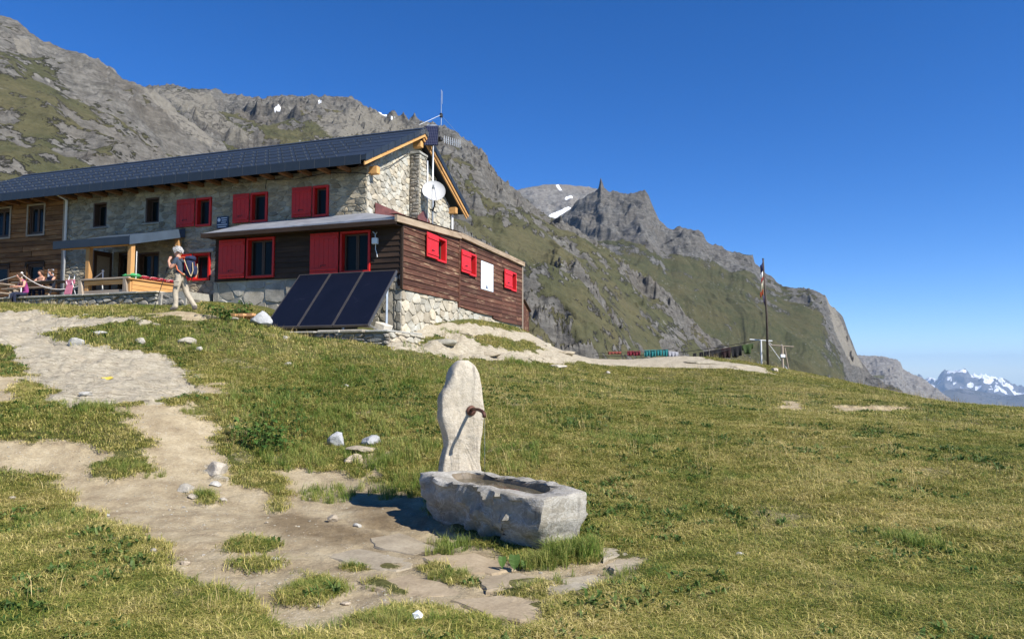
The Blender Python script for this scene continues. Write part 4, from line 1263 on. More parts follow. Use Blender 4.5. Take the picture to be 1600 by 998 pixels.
for s0, s1, cuts in secs:
    zz = side_bot(s1) - 0.02
    while zz < max(side_top(s0), side_top(s1)):
        z1 = zz + 0.188
        cs = [s0] + [c + rg.uniform(-.06, .06) for c in cuts if rg.random() < 0.75] + [s1]
        for a, b in zip(cs, cs[1:]):
            for a2, b2 in board_runs(a, b, zz, z1, R_OPEN):
                zb0, zb1 = max(zz, side_bot(a2)), max(zz, side_bot(b2))
                zt0, zt1 = min(z1, side_top(a2)), min(z1, side_top(b2))
                if zt0 - zb0 < 0.02 or zt1 - zb1 < 0.02: continue
                mb = MB(); mb.cur = rg.random(); g = .003
                j = rg.uniform(-.004, .006)
                a3, b3 = a2 + g, b2 - g
                mb.add([(AX1 - .03, a3, zb0), (AX1 - .03, b3, zb1), (AX1 - .03, b3, zt1), (AX1 - .03, a3, zt0), (AX1 + .030 + j, a3, zb0), (AX1 + .030 + j, b3, zb1), (AX1 + .002, b3, zt1), (AX1 + .002, a3, zt0)],
                       [(0, 1, 5, 4), (1, 2, 6, 5), (2, 3, 7, 6), (3, 0, 4, 7), (4, 5, 6, 7)])
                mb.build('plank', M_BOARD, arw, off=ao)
        zz = z1
mb = MB(); mb.cbox(AX1 - .1, AX1 + .05, 2.66, 2.74, 4.05, 6.72, .008); mb.build('cover_strip', M_BOARD, ann, off=ao)
mb = MB(); mb.cbox(AX1 - .06, AX1 + .05, AY1 - .06, AY1 + .06, 3.62, 6.85, .01); mb.build('corner_post', M_GREYPOST, ann, off=ao)
mb = MB(); mb.cbox(AX1 - .06, AX1 + .035, AY0 - .035, AY0 + .03, 4.3, 6.5, .01); mb.build('corner_post', M_BOARD_DARK, ann, off=ao)
for s0, a0, a1 in ((-4.76, -3.61, -2.44), (-0.94, 0.2, 1.35)):
    window(ann, ao, a0, a1, 4.87, 6.29, AY0, 'x', -1, M_RED, (s0, a0 - .03), leaves=2, frame_w=0.075)
for s0, a0, a1, z0, z1 in ((-0.37, 0.58, 1.38, 5.57, 6.46), (2.72, 3.67, 4.36, 5.43, 6.33), (7.68, 8.74, 9.47, 5.34, 6.22)):
    window(ann, ao, a0, a1, z0, z1, AX1, 'y', 1, M_RED_SUN, (s0, a0 - .02), leaves=1, frame_w=0.075)
# stone footing, front: big grey slabs; side: rubble
mb = MB(); mb.box(AX0, AX1 - .06, AY0 + .06, AY0 + .5, 2.0, 4.8); mb.box(AX1 - .5, AX1 - .06, AY0 + .5, AY1 - .1, 2.0, 4.29)
foot = mb.build('stone_footing', M_MORTAR_PALE, ann, off=ao)
cells = rubble([(AX0 - .1, 3.5), (AX1 - .3, 2.4), (AX1 - .3, 4.78), (AX0 - .1, 4.78)], 0.62, 0.62, (), 21, 0.5, 0.02)
lay_stones(foot, cells, lambda a, b, o: (a - ao[0], AY0 + .06 - o * .6 - ao[1], b - ao[2]), M_STONE_GREY, 6, 60, 0.05)
cells = rubble([(AX1 - .31, 2.2), (AX1 - .03, 2.2), (AX1 - .03, 4.78), (AX1 - .31, 4.78)], 0.34, 0.3, (), 22, 0.3, 0.012)
lay_stones(foot, cells, lambda a, b, o: (a - ao[0], AY0 + .05 - o * .6 - ao[1], b - ao[2]), M_STONE_GREY, 7, 20, 0.04)
cells = rubble([(AY0 + .06, 2.3), (2.69, 2.8), (2.69, 4.27), (AY0 + .06, 4.27)], 0.44, 0.30, (), 23, 0.5, 0.007) + rubble([(2.71, 2.9), (AY1, 2.9), (AY1, 3.62), (2.71, 4.08)], 0.44, 0.30, (), 24, 0.5, 0.007)
lay_stones(foot, cells, lambda a, b, o: (AX1 - .05 + o - ao[0], a - ao[1], b - ao[2]), M_STONE_GABLE, 8, 130, 0.035)
# the low roof
mb = MB()
top = [(-5.12, -2.55, 6.47), (2.62, -2.55, 6.55), (2.62, 2.7, 6.90), (2.62, 10.6, 6.84), (0.0, 10.6, 7.45), (0.0, 0.0, 7.38), (-5.12, 0.0, 7.34)]
bot = [(x, y, z - 0.11) for x, y, z in top]
mb.add(top + bot, [(0, 1, 5, 6), (1, 2, 5), (2, 3, 4, 5), (7, 13, 12, 8), (8, 12, 9), (9, 12, 11, 10), (0, 7, 8, 1), (1, 8, 9, 2), (2, 9, 10, 3), (3, 10, 11, 4), (4, 11, 12, 5), (5, 12, 13, 6), (6, 13, 7, 0)])
mb.build('roof', M_ZINC, ann, off=ao)
mb = MB(); mb.cbox(-5.16, 2.60, -2.60, -2.555, 6.30, 6.46, .008); mb.build('eave_board', M_BOARD_DARK, ann, off=ao)
mb = MB(); mb.box(-5.1, 2.5, -2.5, -2.05, 6.33, 6.36); mb.build('soffit', M_BOARD_DARK, ann, off=ao)
def fas(y0, y1, z0, z1, h=0.20, x=AX1 + .075, m=None):
    mb = MB(); mb.cur = rg.random()
    mb.add([(xx, yy, zz) for xx in (x - .05, x + .045) for yy, zz in ((y0, z0 - h), (y1, z1 - h), (y1, z1), (y0, z0))],
           [(0, 1, 2, 3), (4, 7, 6, 5), (0, 4, 5, 1), (1, 5, 6, 2), (2, 6, 7, 3), (3, 7, 4, 0)])
    mb.build('fascia_board', m or M_FASCIA, ann, off=ao)
fas(-2.6, 0.2, 6.60, 6.77, 0.21); fas(0.21, 2.69, 6.775, 6.93, 0.21)
fas(2.71, 6.0, 6.96, 6.945, 0.19); fas(6.01, 8.4, 6.935, 6.93, 0.19); fas(8.41, 10.6, 6.925, 6.90, 0.19)
mb = MB(); mb.add([(AX1 + .14, -2.6, 6.64), (AX1 + .14, 2.7, 6.975), (AX1 - .2, 2.7, 6.99), (AX1 - .2, -2.6, 6.66)], [(0, 1, 2, 3)])
mb.build('drip_edge', M_FLASH, ann, off=ao)
# lamp box on the front wall
lm, lo_ = hthing('wall_lamp', 1.57, -2.05, 5.5, 'white box lamp with dangling cable on the dark plank wall', 'lamp')
mb = MB(); mb.cbox(1.48, 1.68, -2.2, -2.06, 5.78, 5.99, .02); mb.build('housing', M_WHITE, lm, off=lo_)
mb = MB(); mb.tube([(1.58, -2.12, 5.99), (1.58, -2.12, 6.12), (1.5, -2.15, 6.2)], .02, 6); mb.tube([(1.58, -2.12, 6.1), (1.66, -2.15, 6.17)], .018, 6); mb.build('bracket', M_STEEL, lm, off=lo_)
mb = MB(); mb.tube([(1.60, -2.12, 5.79), (1.58, -2.1, 5.62), (1.62, -2.08, 5.48), (1.64, -2.07, 5.36)], .012, 6); mb.build('cable', M_WHITE, lm, off=lo_)
# white poster
ps, pso = hthing('poster_board', 2.6, 5.65, 5.06, 'tall white information poster on the brown plank side wall', 'poster')
M_POST = plain('poster_white', (0.70, 0.74, 0.78), 0.5, 0.0, 0.03)
M_POSTG = plain('poster_pale_print', (0.50, 0.58, 0.68), 0.5)
mb = MB(); mb.box(AX1 + .032, AX1 + .048, 4.95, 6.38, 5.02, 6.20); mb.build('board', M_POST, ps, off=pso)
mb = MB()
for k in range(17):
    w_ = rg.uniform(0.5, 1.1); mb.box(AX1 + .0485, AX1 + .0505, 5.08, 5.08 + w_, 6.0 - k * .042, 6.012 - k * .042)
mb.box(AX1 + .0485, AX1 + .0505, 5.1, 6.2, 6.07, 6.12)
mb.build('text_lines', M_POSTG, ps, off=pso)
mb = MB(); mb.prism([(5.5, 5.08), (5.72, 5.08), (5.66, 5.2), (5.63, 5.3), (5.60, 5.18), (5.57, 5.26)], AX1 + .0485, AX1 + .0505, 'x'); mb.build('emblem', M_PLAQ, ps, off=pso)
# small lean-to behind the annexe
sh_, so = hthing('lean_to_shed', 2.0, 11.0, 3.3, 'small brown plank lean-to at the far end of the annexe', 'shed')
for k in range(6):
    mb = MB(); mb.cur = rg.random(); mb.cbox(2.52, 2.56, 10.57 + k * .16, 10.72 + k * .16, 3.2, 5.0 - k * .075, .006); mb.build('plank', M_BOARD, sh_, off=so)
mb = MB(); mb.box(1.2, 2.52, 10.6, 11.5, 3.2, 4.5); mb.build('body', M_BOARD_DARK, sh_, off=so)
mb = MB(); mb.prism([(10.56, 5.04), (11.6, 4.54), (11.6, 4.60), (10.56, 5.10)], 1.1, 2.66, 'x'); mb.build('roof', M_BOARD_DARK, sh_, off=so)
# ================================================================ terrace and porch
ter, to = hthing('terrace', -13.5, -1.6, 3.9, 'stone-edged terrace with dry stone retaining wall in front of the hut', 'terrace')
TZ = 4.42
mb = MB(); mb.box(-24, -5.3, -3.05, -0.0, 3.2, TZ - .05); mb.build('floor_slab', M_STONE_GREY, ter, off=to)
mb = MB(); mb.box(-24, -6.3, -3.15, -2.9, 3.2, TZ - .08); core = mb.build('retaining_wall', M_STONE_DARK, ter, off=to)
cells = rubble([(-13.4, 3.72), (-6.4, 3.72), (-6.4, TZ - .1), (-13.4, TZ - .1)], 0.42, 0.17, (), 31, 0.4, 0.016)
lay_stones(core, cells, lambda a, b, o: (a - to[0], -3.15 - o - to[1], b - to[2]), M_STONE_GREY, 31, 120, 0.09)
rg = random.Random(32)
x = -24.0
while x < -6.4:
    w_ = rg.uniform(0.9, 1.7)
    mb = MB(); mb.cur = rg.random(); mb.cbox(x + .01, min(x + w_, -6.35) - .01, -3.32 + rg.uniform(0, .06), -2.7, TZ - .085, TZ - .01 + rg.uniform(-.01, .015), .02)
    mb.build('coping_stone', M_STONE_GREY, ter, off=to); x += w_
# three steps of loose slabs at the right end
cells = rubble([(-6.4, 3.5), (-5.35, 3.5), (-5.35, 4.12), (-6.4, 4.36)], 0.40, 0.2, (), 33, 0.5, 0.016)
lay_stones(core, cells, lambda a, b, o: (a - to[0], -3.0 - o - to[1], b - to[2]), M_STONE_DARK, 34, 30, 0.09)
mb = MB(); mb.prism([(-6.38, 3.4), (-5.3, 3.4), (-5.3, 4.12), (-6.38, 4.36)], -2.99, -1.6, 'y'); mb.build('ramp', M_STONE_DARK, ter, off=to)

por, pr = hthing('porch', -10.1, -1.4, 4.4, 'larch porch with blue-grey metal roof over the hut entrance', 'porch')
mb = MB()
F0, F1, FB = (-11.95, -2.75, 6.47), (-8.22, -2.75, 6.53), 7.26
mb.add([F0, F1, (-8.22, -0.12, FB), (-11.95, -0.12, FB), (F0[0], F0[1], F0[2] - .05), (F1[0], F1[1], F1[2] - .05), (-8.22, -0.12, FB - .05), (-11.95, -.12, FB - .05)],
       [(0, 1, 2, 3), (4, 7, 6, 5), (0, 4, 5, 1), (1, 5, 6, 2), (2, 6, 7, 3), (3, 7, 4, 0)])
mb.build('roof', M_ROOF_PORCH, por, off=pr)
mb = MB(); mb.box(-11.97, -8.20, -2.79, -2.752, 6.24, 6.54); mb.build('front_fascia', M_ROOF, por, off=pr)
mb = MB(); mb.prism([(-2.79, 6.22), (-0.1, 6.95), (-0.1, 7.30), (-2.79, 6.56)], -8.215, -8.18, 'x'); mb.build('side_fascia', M_ROOF_PORCH, por, off=pr)
for xx in (-11.6, -10.4, -8.36):
    if xx < -11: continue
    mb = MB(); mb.cbox(xx - .09, xx + .09, -2.62, -2.44, 4.4, 6.3, .01); mb.build('post', M_WOOD_POST, por, off=pr)
mb = MB(); mb.cbox(-8.45, -8.27, -0.35, -0.16, 6.2, 6.95, .01); mb.build('post', M_WOOD_POST, por, off=pr)
mb = MB(); mb.cbox(-11.8, -8.3, -2.6, -2.46, 6.24, 6.40, .01); mb.build('beam', M_WOOD_NEW_X, por, off=pr)
for xx in (-11.5, -10.6, -9.7, -8.8):
    mb = MB(); mb.add([(xx + a, y, z + b) for a in (0, .09) for y, z in ((-2.7, 6.38), (-.15, 7.14)) for b in (0, .09)], [(0, 1, 3, 2), (4, 6, 7, 5), (0, 4, 5, 1), (2, 3, 7, 6), (1, 5, 7, 3), (0, 2, 6, 4)]); mb.build('rafter', M_WOOD_NEW, por, off=pr)
# plank parapet and bench
mb = MB(); mb.cbox(-10.6, -8.25, -2.72, -2.42, 4.99, 5.05, .01); mb.build('handrail', M_GREYWOOD, por, off=pr)
for k in range(3):
    mb = MB(); mb.cur = rg.random(); mb.cbox(-10.5, -8.42, -2.64, -2.60, 4.44 + k * .18, 4.60 + k * .18, .006)
    if k != 1: mb.build('plank', M_GREYWOOD if k == 0 else M_WOOD_NEW_X, por, off=pr)
for k in range(3):
    mb = MB(); mb.cur = rg.random(); mb.cbox(-8.27, -8.235, -2.55, -0.55, 4.44 + k * .165, 4.595 + k * .165, .006); mb.build('plank', M_WOOD_NEW, por, off=pr)
mb = MB(); mb.cbox(-8.52, -8.18, -2.7, -0.5, 4.955, 5.0, .008); mb.build('handrail', M_WOOD_NEW, por, off=pr)
for xx in (-10.62, -8.46):
    mb = MB(); mb.prism([(xx - .06, 4.42), (xx + .16, 4.42), (xx + .05, 5.0), (xx - .06, 5.0)], -2.72, -2.64, 'y'); mb.build('brace', M_GREYPOST, por, off=pr)
mb = MB()
for k in range(26): mb.lathe([(0.012, 0), (0.02, 0.018), (0.012, 0.036)], (-8.2, -2.44, 4.98 + k * .04), 6)
bd, bo = hthing('bead_string', -8.2, -2.44, 4.98, 'pale bead string hanging beside the front larch porch post', 'bead string')
mb.build('beads', M_WHITE, bd, off=bo)

M_CUSH = None
def cushion_material():
    t = NT('checked_cushion')
    o = t.pos('obj')
    w1 = t.n('ShaderNodeTexWave', wave_type='BANDS', bands_direction='X'); w1.inputs['Scale'].default_value = 4.0
    w2 = t.n('ShaderNodeTexWave', wave_type='BANDS', bands_direction='Y'); w2.inputs['Scale'].default_value = 4.0
    t.l(o, w1.inputs[0]); t.l(o, w2.inputs[0])
    m = t.math('MULTIPLY', t.ramp(w1.outputs['Fac'], [(0.45, 0.0), (0.55, 1.0)]), t.ramp(w2.outputs['Fac'], [(0.45, 0.0), (0.55, 1.0)]))
    return t.fin(t.mix(m, (0.30, 0.015, 0.03), (0.62, 0.55, 0.52)), 0.9)
M_CUSH = cushion_material()
M_GREENCLOTH = plain('green_cloth', (0.05, 0.30, 0.10), 0.85, 0, 0.3)
def pillow(w, d, h, seed=0):
    """a stuffed cushion, seamed round its edge"""
    mb = MB(); n = 9
    rg2 = random.Random(seed)
    vs, fs = [], []
    for sg in (1, -1):
        for i in range(n):
            for j in range(n):
                u, v = i / (n - 1) * 2 - 1, j / (n - 1) * 2 - 1
                hh = h * (1 - abs(u) ** 3.0) ** .5 * (1 - abs(v) ** 3.0) ** .5 * (1 + rg2.uniform(-.1, .1))
                vs.append((u * w / 2 * (1 - .06 * (1 - v * v)), v * d / 2 * (1 - .06 * (1 - u * u)), h + sg * hh))
        b = 0 if sg > 0 else n * n
        for i in range(n - 1):
            for j in range(n - 1):
                q = (b + i * n + j, b + (i + 1) * n + j, b + (i + 1) * n + j + 1, b + i * n + j + 1)
                fs.append(q if sg > 0 else q[::-1])
    mb.add(vs, fs)
    return mb
names_ = ('red checked cushion on the porch rail, beside the green cloth', 'red checked cushion on the porch rail, second from the green cloth', 'red checked cushion on the porch rail, third from the green cloth', 'red checked cushion on the porch rail, nearest the hiker')
for k in range(4):
    me = pillow(0.36, 0.40, 0.085, k).mesh('cushion', True)
    o = link('cushion', me, M_CUSH, None, tuple(hw(-8.36, -1.95 + k * .42, 5.0)), (R(4 * (k % 2)), R(-8), HROT + R(8 * (k - 1))))
    tag(o, names_[k], 'cushion', 'checked cushions on the porch rail')
me = pillow(0.5, 0.46, 0.11, 9).mesh('folded_cloth', True)
tag(link('folded_cloth', me, M_GREENCLOTH, None, tuple(hw(-8.40, -2.42, 5.0)), (0, 0, HROT)), 'bunched green cloth on the porch rail beside the post', 'cloth')

# rope barrier on the terrace
M_ROPE = plain('white_rope', (0.66, 0.62, 0.56), 0.9)
def sag(a, b, s, n=12):
    a, b = Vector(a), Vector(b)
    return [a.lerp(b, k / n) - Vector((0, 0, s * 4 * (k / n) * (1 - k / n))) for k in range(n + 1)]
pA = Vector((-13.45, -2.85, TZ)); pB = Vector((-10.0, -2.85, TZ))
for q, lb in ((pA, 'white rope barrier post standing on a pale block by the terrace tables'), (Vector((-9.95, -2.3, TZ)), 'white rope barrier post behind the porch parapet')):
    rp, ro_ = hthing('barrier_post', q.x, q.y, q.z, lb, 'post', 'rope barrier posts')
    mb = MB(); mb.tube([q, q + Vector((0, 0, .95))], .022, 8); mb.build('pole', M_WHITE, rp, off=ro_)
    mb = MB(); mb.lathe([(0.02, 0), (.05, .02), (.05, .05), (.02, .09)], tuple(q + Vector((0, 0, .92))), 8); mb.build('knob', M_ROPE, rp, off=ro_)
    mb = MB(); mb.lathe([(.15, 0), (.15, .03), (.03, .05)], tuple(q), 12); mb.build('foot', M_WHITE, rp, off=ro_)
for (a, b, s, lb) in ((pA + Vector((0, 0, .93)), Vector((-18.5, -2.85, TZ + .35)), .12, 'white rope running left from the barrier post over the tables'),
                      (pA + Vector((0, 0, .93)), Vector((-10.0, -2.3, TZ + .9)), .62, 'white rope sagging from the barrier post to the porch')):
    mb = MB(); mb.tube(sag(a, b, s, 16), .016, 5); o = mb.build('barrier_rope', M_ROPE)
    o.location = tuple(hw(0, 0, 0)); o.rotation_euler = (0, 0, HROT)
    tag(o, lb, 'rope')
# pale base block and pink folded chair
M_PALESTONE = stone_mat('pale_stone', (0.50, 0.46, 0.38), (0.62, 0.58, 0.50), (0.72, 0.69, 0.62), 4, .02, .2)
M_PINK = plain('pink_fabric', (0.50, 0.16, 0.22), 0.85, 0, .2)
pk, pko = hthing('folding_chair', -11.35, -2.5, TZ, 'folded pink fabric chair leaning by the white downpipe', 'chair')
for dx in (-.16, .16):
    mb = MB(); mb.tube([(-11.35 + dx, -2.6, TZ), (-11.35 + dx * .8, -2.42, TZ + .85)], .016, 6); mb.build('leg', M_WHITE, pk, off=pko)
    mb = MB(); mb.tube([(-11.35 + dx, -2.35, TZ), (-11.35 + dx * .9, -2.55, TZ + .6)], .016, 6); mb.build('leg', M_WHITE, pk, off=pko)
mb = MB(); mb.add([(-11.53, -2.6, TZ + .1), (-11.17, -2.6, TZ + .1), (-11.2, -2.5, TZ + .55), (-11.5, -2.5, TZ + .55), (-11.53, -2.57, TZ + .1), (-11.17, -2.57, TZ + .1), (-11.2, -2.47, TZ + .55), (-11.5, -2.47, TZ + .55)], [(0, 1, 2, 3), (4, 7, 6, 5), (0, 4, 5, 1), (1, 5, 6, 2), (2, 6, 7, 3), (3, 7, 4, 0)]); mb.build('seat_fabric', M_PINK, pk, off=pko)
mb = MB(); mb.cbox(-11.6, -11.14, -2.5, -2.46, TZ + .5, TZ + .66, .01); mb.build('back_fabric', M_PINK, pk, off=pko)

# tables with benches on the terrace
def picnic(x, y, L_, lb):
    t_, o_ = hthing('picnic_table', x, y, TZ, lb, 'table', 'terrace tables')
    for k in range(4):
        mb = MB(); mb.cur = rg.random(); mb.cbox(x - L_ / 2, x + L_ / 2, y - .36 + k * .18, y - .19 + k * .18, TZ + .72, TZ + .76, .006); mb.build('table_plank', M_GREYWOOD, t_, off=o_)
    for sy in (-.62, .62):
        mb = MB(); mb.cur = rg.random(); mb.cbox(x - L_ / 2, x + L_ / 2, y + sy - .13, y + sy + .13, TZ + .42, TZ + .46, .006); mb.build('seat', M_GREYWOOD, t_, off=o_)
    for sx in (-L_ / 2 + .25, L_ / 2 - .25):
        mb = MB(); mb.cbox(x + sx - .04, x + sx + .04, y - .68, y + .68, TZ + .36, TZ + .42, .006); mb.build('crossbar', M_GREYWOOD, t_, off=o_)
        for sy in (-1, 1):
            mb = MB(); mb.tube([(x + sx, y + sy * .55, TZ), (x + sx, y + sy * .22, TZ + .72)], .045, 4); mb.build('leg', M_GREYPOST, t_, off=o_)
picnic(-13.75, -1.75, 2.5, 'grey plank picnic table nearest the paper notice')
picnic(-17.0, -1.75, 2.6, 'grey plank picnic table at the left edge of the terrace')

# ================================================================ solar collectors
sol, so2 = hthing('solar_collector', 0.7, -3.4, 2.9, 'rack of three dark solar collectors leaning in front of the annexe', 'solar collector')
B0, B1, T0, T1 = Vector((-1.15, -4.2, 2.97)), Vector((2.57, -4.2, 2.97)), Vector((-1.07, -2.5, 4.83)), Vector((2.60, -2.5, 4.83))
nrm_ = (B1 - B0).cross(T0 - B0).normalized()
def collector_material():
    t = NT('collector_glass')
    o = t.pos()
    d = t.noise(o, 1.3, 7, 0.7, 0.8)
    c = t.ramp(d, [(0.35, (0.006, 0.008, 0.016)), (0.66, (0.008, 0.010, 0.020)), (0.85, (0.03, 0.032, 0.036))])
    return t.fin(c, t.ramp(d, [(0.3, 0.12), (0.8, 0.35)]), None, 0.0, 0.1)
M_COLL = collector_material()
M_ALU = plain('dark_aluminium', (0.10, 0.09, 0.085), 0.4, 0.5, .15)
def sp(u, v, n=0.0):
    a = B0.lerp(B1, u); b = T0.lerp(T1, u)
    return a.lerp(b, v) + nrm_ * n
def slabq(mb, u0, u1, v0, v1, n0, n1):
    mb.add([tuple(sp(u, v, n)) for n in (n0, n1) for u, v in ((u0, v0), (u1, v0), (u1, v1), (u0, v1))], [(0, 3, 2, 1), (4, 5, 6, 7), (0, 1, 5, 4), (1, 2, 6, 5), (2, 3, 7, 6), (3, 0, 4, 7)])
for k in range(3):
    u0, u1 = k / 3 + .003, (k + 1) / 3 - .003
    mb = MB(); slabq(mb, u0, u1, 0, 1, -.09, -.012); pn = mb.build('collector_panel', M_ALU, sol, off=so2)
    mb = MB(); slabq(mb, u0 + .008, u1 - .008, .012, .988, -.011, -.002); mb.build('glass', M_COLL, pn, off=so2)
    mb = MB()
    for a, b, c, d in ((u0, u0 + .008, 0, 1), (u1 - .008, u1, 0, 1), (u0 + .008, u1 - .008, 0, .012), (u0 + .008, u1 - .008, .988, 1)): slabq(mb, a, b, c, d, -.0115, .006)
    mb.build('edge_frame', M_ALU, pn, off=so2)
for u in (0.04, 0.5, 0.93):
    q = sp(u, 0.86, -.1); mb = MB(); mb.tube([(q.x, q.y, q.z), (q.x, q.y - .02, 2.35)], .045, 4); mb.build('support_post', M_STEEL, sol, off=so2)
for v in (0.12, 0.86):
    mb = MB(); mb.tube([sp(.01, v, -.12), sp(.99, v, -.12)], .025, 4); mb.build('rail', M_STEEL, sol, off=so2)
mb = MB(); mb.tube([sp(.93, .10, -.12), (sp(.93, .86, -.1).x, sp(.93, .86).y, 2.75)], .02, 4); mb.build('brace', M_STEEL, sol, off=so2)
plb, plo = hthing('stone_plinth', 0.9, -3.6, 2.2, 'dry stone plinth of flat slabs under the solar collectors', 'plinth')
mb = MB(); mb.box(-1.4, 3.35, -4.35, -2.3, 1.9, 2.72); mb.build('core', M_STONE_DARK, plb, off=plo)
cells = rubble([(-1.4, 2.0), (3.35, 2.0), (3.35, 2.76), (-1.4, 2.76)], 0.42, 0.13, (), 41, .4, .014)
lay_stones(plb, cells, lambda a, b, o: (a - plo[0], -4.35 - o - plo[1], b - plo[2]), M_STONE_DARK, 41, 70, .09)
cells = rubble([(-4.35, 2.0), (-2.1, 2.0), (-2.1, 2.76), (-4.35, 2.76)], 0.42, 0.16, (), 42, .4, .014)
lay_stones(plb, cells, lambda a, b, o: (3.35 + o - plo[0], a - plo[1], b - plo[2]), M_STONE_GABLE, 42, 40, .08)
for k in range(6):
    mb = MB(); mb.cur = rg.random(); mb.cbox(-1.5 + k * .82, -.72 + k * .82, -4.5 + rg.uniform(-.05, .1), -2.2, 2.725, 2.80 + rg.uniform(0, .03), .03); mb.build('cap_slab', M_STONE_GREY, plb, off=plo)
# a white block behind the rack
wb, wbo = hthing('insulation_block', 2.3, -3.0, 2.8, 'dirty white foam block tucked under the right solar collector', 'block')
mb = MB(); mb.cbox(2.15, 2.55, -3.2, -2.7, 2.83, 3.10, .03, Matrix.Translation((2.35, -2.95, 2.9)) @ Matrix.Rotation(R(18), 4, 'Y') @ Matrix.Translation((-2.35, 2.95, -2.9))); mb.build('slab', M_PALESTONE, wb, off=wbo)

# ================================================================ mast, antennas, dish
mst, mo = hthing('antenna_mast', 0.60, 4.35, 7.0, 'steel mast with whip and comb antennas and a small solar panel', 'antenna mast')
MX, MY = 0.60, 4.35
mb = MB(); mb.tube([(MX, MY, 7.0), (MX, MY, 8.6), (MX, MY, 11.9)], .045, 8); mb.build('pole', M_STEEL, mst, smooth=True, off=mo)
mb = MB(); mb.tube([(MX - .1, MY - .32, 7.1), (MX - .1, MY - .32, 10.35), (MX - .4, MY - .32, 10.45)], .04, 8); mb.build('conduit', M_STEEL, mst, smooth=True, off=mo)
mb = MB(); mb.tube([(MX + .05, MY + .02, 11.7), (MX + .3, MY + .15, 12.0), (MX + .3, MY + .15, 12.5)], .022, 6); mb.build('upper_pole', M_STEEL, mst, off=mo)
mb = MB(); mb.cbox(MX + .24, MX + .36, MY + .09, MY + .21, 12.32, 12.5, .02); mb.build('clamp', M_BLACK, mst, off=mo)
mb = MB(); mb.tube([(MX + .30, MY + .15, 12.5), (MX + .30, MY + .15, 13.52)], .014, 6); mb.tube([(MX + .35, MY + .15, 12.9), (MX + .35, MY + .15, 13.46)], .009, 6); mb.build('whip_antenna', M_STEEL, mst, off=mo)
mb = MB(); mb.tube([(MX + .28, MY + .1, 12.4), (MX - .2, MY - .9, 11.72)], .013, 6); mb.build('stay', M_STEEL, mst, off=mo)
mb = MB(); mb.tube([(MX + .32, MY + .2, 12.4), (MX + .95, MY + 1.5, 11.5)], .005, 5); mb.build('stay', M_STEEL, mst, off=mo)
# comb antenna
ya = Vector((MX + .34, MY + .2, 11.42)); yd = Vector((0.85, 1.1, -0.12)).normalized()
mb = MB(); mb.tube([ya, ya + yd * .9], .017, 4); mb.tube([ya - Vector((0, 0, .1)), ya + yd * .87 - Vector((0, 0, .03))], .014, 4)
for k in range(9):
    q = ya + yd * (.1 + k * .095); mb.tube([q + Vector((0, 0, .15)), q - Vector((0, 0, .17))], .008, 4)
mb.build('comb_antenna', M_STEEL, mst, off=mo)
mb = MB(); mb.cbox(MX + .12, MX + .36, MY + .05, MY + .25, 11.3, 11.48, .03); mb.build('antenna_mount', M_BLACK, mst, off=mo)
# little photovoltaic panel
def pv_material():
    t = NT('photovoltaic_cells'); o = t.pos('obj')
    br = t.n('ShaderNodeTexBrick', offset=0.0); br.inputs['Scale'].default_value = 7.0; br.inputs['Mortar Size'].default_value = 0.03
    br.inputs['Color1'].default_value = (0.010, 0.012, 0.035, 1); br.inputs['Color2'].default_value = (0.016, 0.018, 0.045, 1); br.inputs['Mortar'].default_value = (0.12, 0.13, 0.18, 1)
    br.inputs['Brick Width'].default_value = 0.5; br.inputs['Row Height'].default_value = 0.5
    mp = t.n('ShaderNodeSeparateXYZ'); t.l(o, mp.inputs[0]); cb = t.n('ShaderNodeCombineXYZ'); t.l(mp.outputs[0], cb.inputs[0]); t.l(mp.outputs[2], cb.inputs[1]); t.l(cb.outputs[0], br.inputs[0])
    return t.fin(br.outputs[0], 0.2)
PVM = Matrix.Translation((MX + .02, MY - .22, 11.45)) @ Matrix.Rotation(R(20), 4, 'Z') @ Matrix.Rotation(R(-14), 4, 'X')
mb = MB(); mb.cbox(-.30, .30, -.02, .02, -.47, .47, .006, PVM); pv = mb.build('solar_panel', M_BLACK, mst, off=mo)
mb = MB(); mb.box(-.28, .28, -.026, -.022, -.45, .45, PVM); mb.build('cells', pv_material(), pv, off=mo)
mb = MB(); mb.box(-.2, .2, .02, .06, .47, .55, PVM); mb.build('bracket', M_STEEL, pv, off=mo)

dsh, do = hthing('satellite_dish', 0.85, 3.9, 8.2, 'round white satellite dish on the gable beside the chimney', 'satellite dish')
DM = Matrix.Translation((0.97, 3.68, 8.98)) @ Matrix.Rotation(R(30), 4, 'Z') @ Matrix.Rotation(R(90 - 22), 4, 'X')
prof = [(0.02, -.10), (.15, -.095), (.30, -.07), (.42, -.03), (.47, 0.0), (.475, .005), (.475, -.012), (.42, -.05), (.3, -.09), (.15, -.115), (.02, -.12)]
mb = MB(); mb.lathe(prof, n=28, M=DM @ Matrix.Diagonal((1, 1.03, 1, 1))); mb.build('reflector', plain('dish_paint', (0.50, 0.50, 0.49), .6, 0, .08, 3), dsh, smooth=True, off=do)
mb = MB()
for sx in (-.09, .09): mb.tube([DM @ Vector((sx, -.46, 0)), DM @ Vector((sx * .5 - .06, -.12, .40))], .012, 5)
mb.build('feed_arm', M_STEEL, dsh, off=do)
mb = MB(); mb.tube([DM @ Vector((-.06, -.16, .34)), DM @ Vector((-.06, -.05, .46))], [.05, .035], 8); mb.build('feed_horn', M_STEEL, dsh, off=do)
mb = MB(); mb.tube([DM @ Vector((0, -.1, -.13)), (0.82, 4.1, 8.5), (0.62, 4.33, 8.3)], .035, 6); mb.tube([(0.62, 4.1, 8.32), (0.64, 4.6, 8.26)], .03, 6); mb.build('mount', M_BLACK, dsh, off=do)

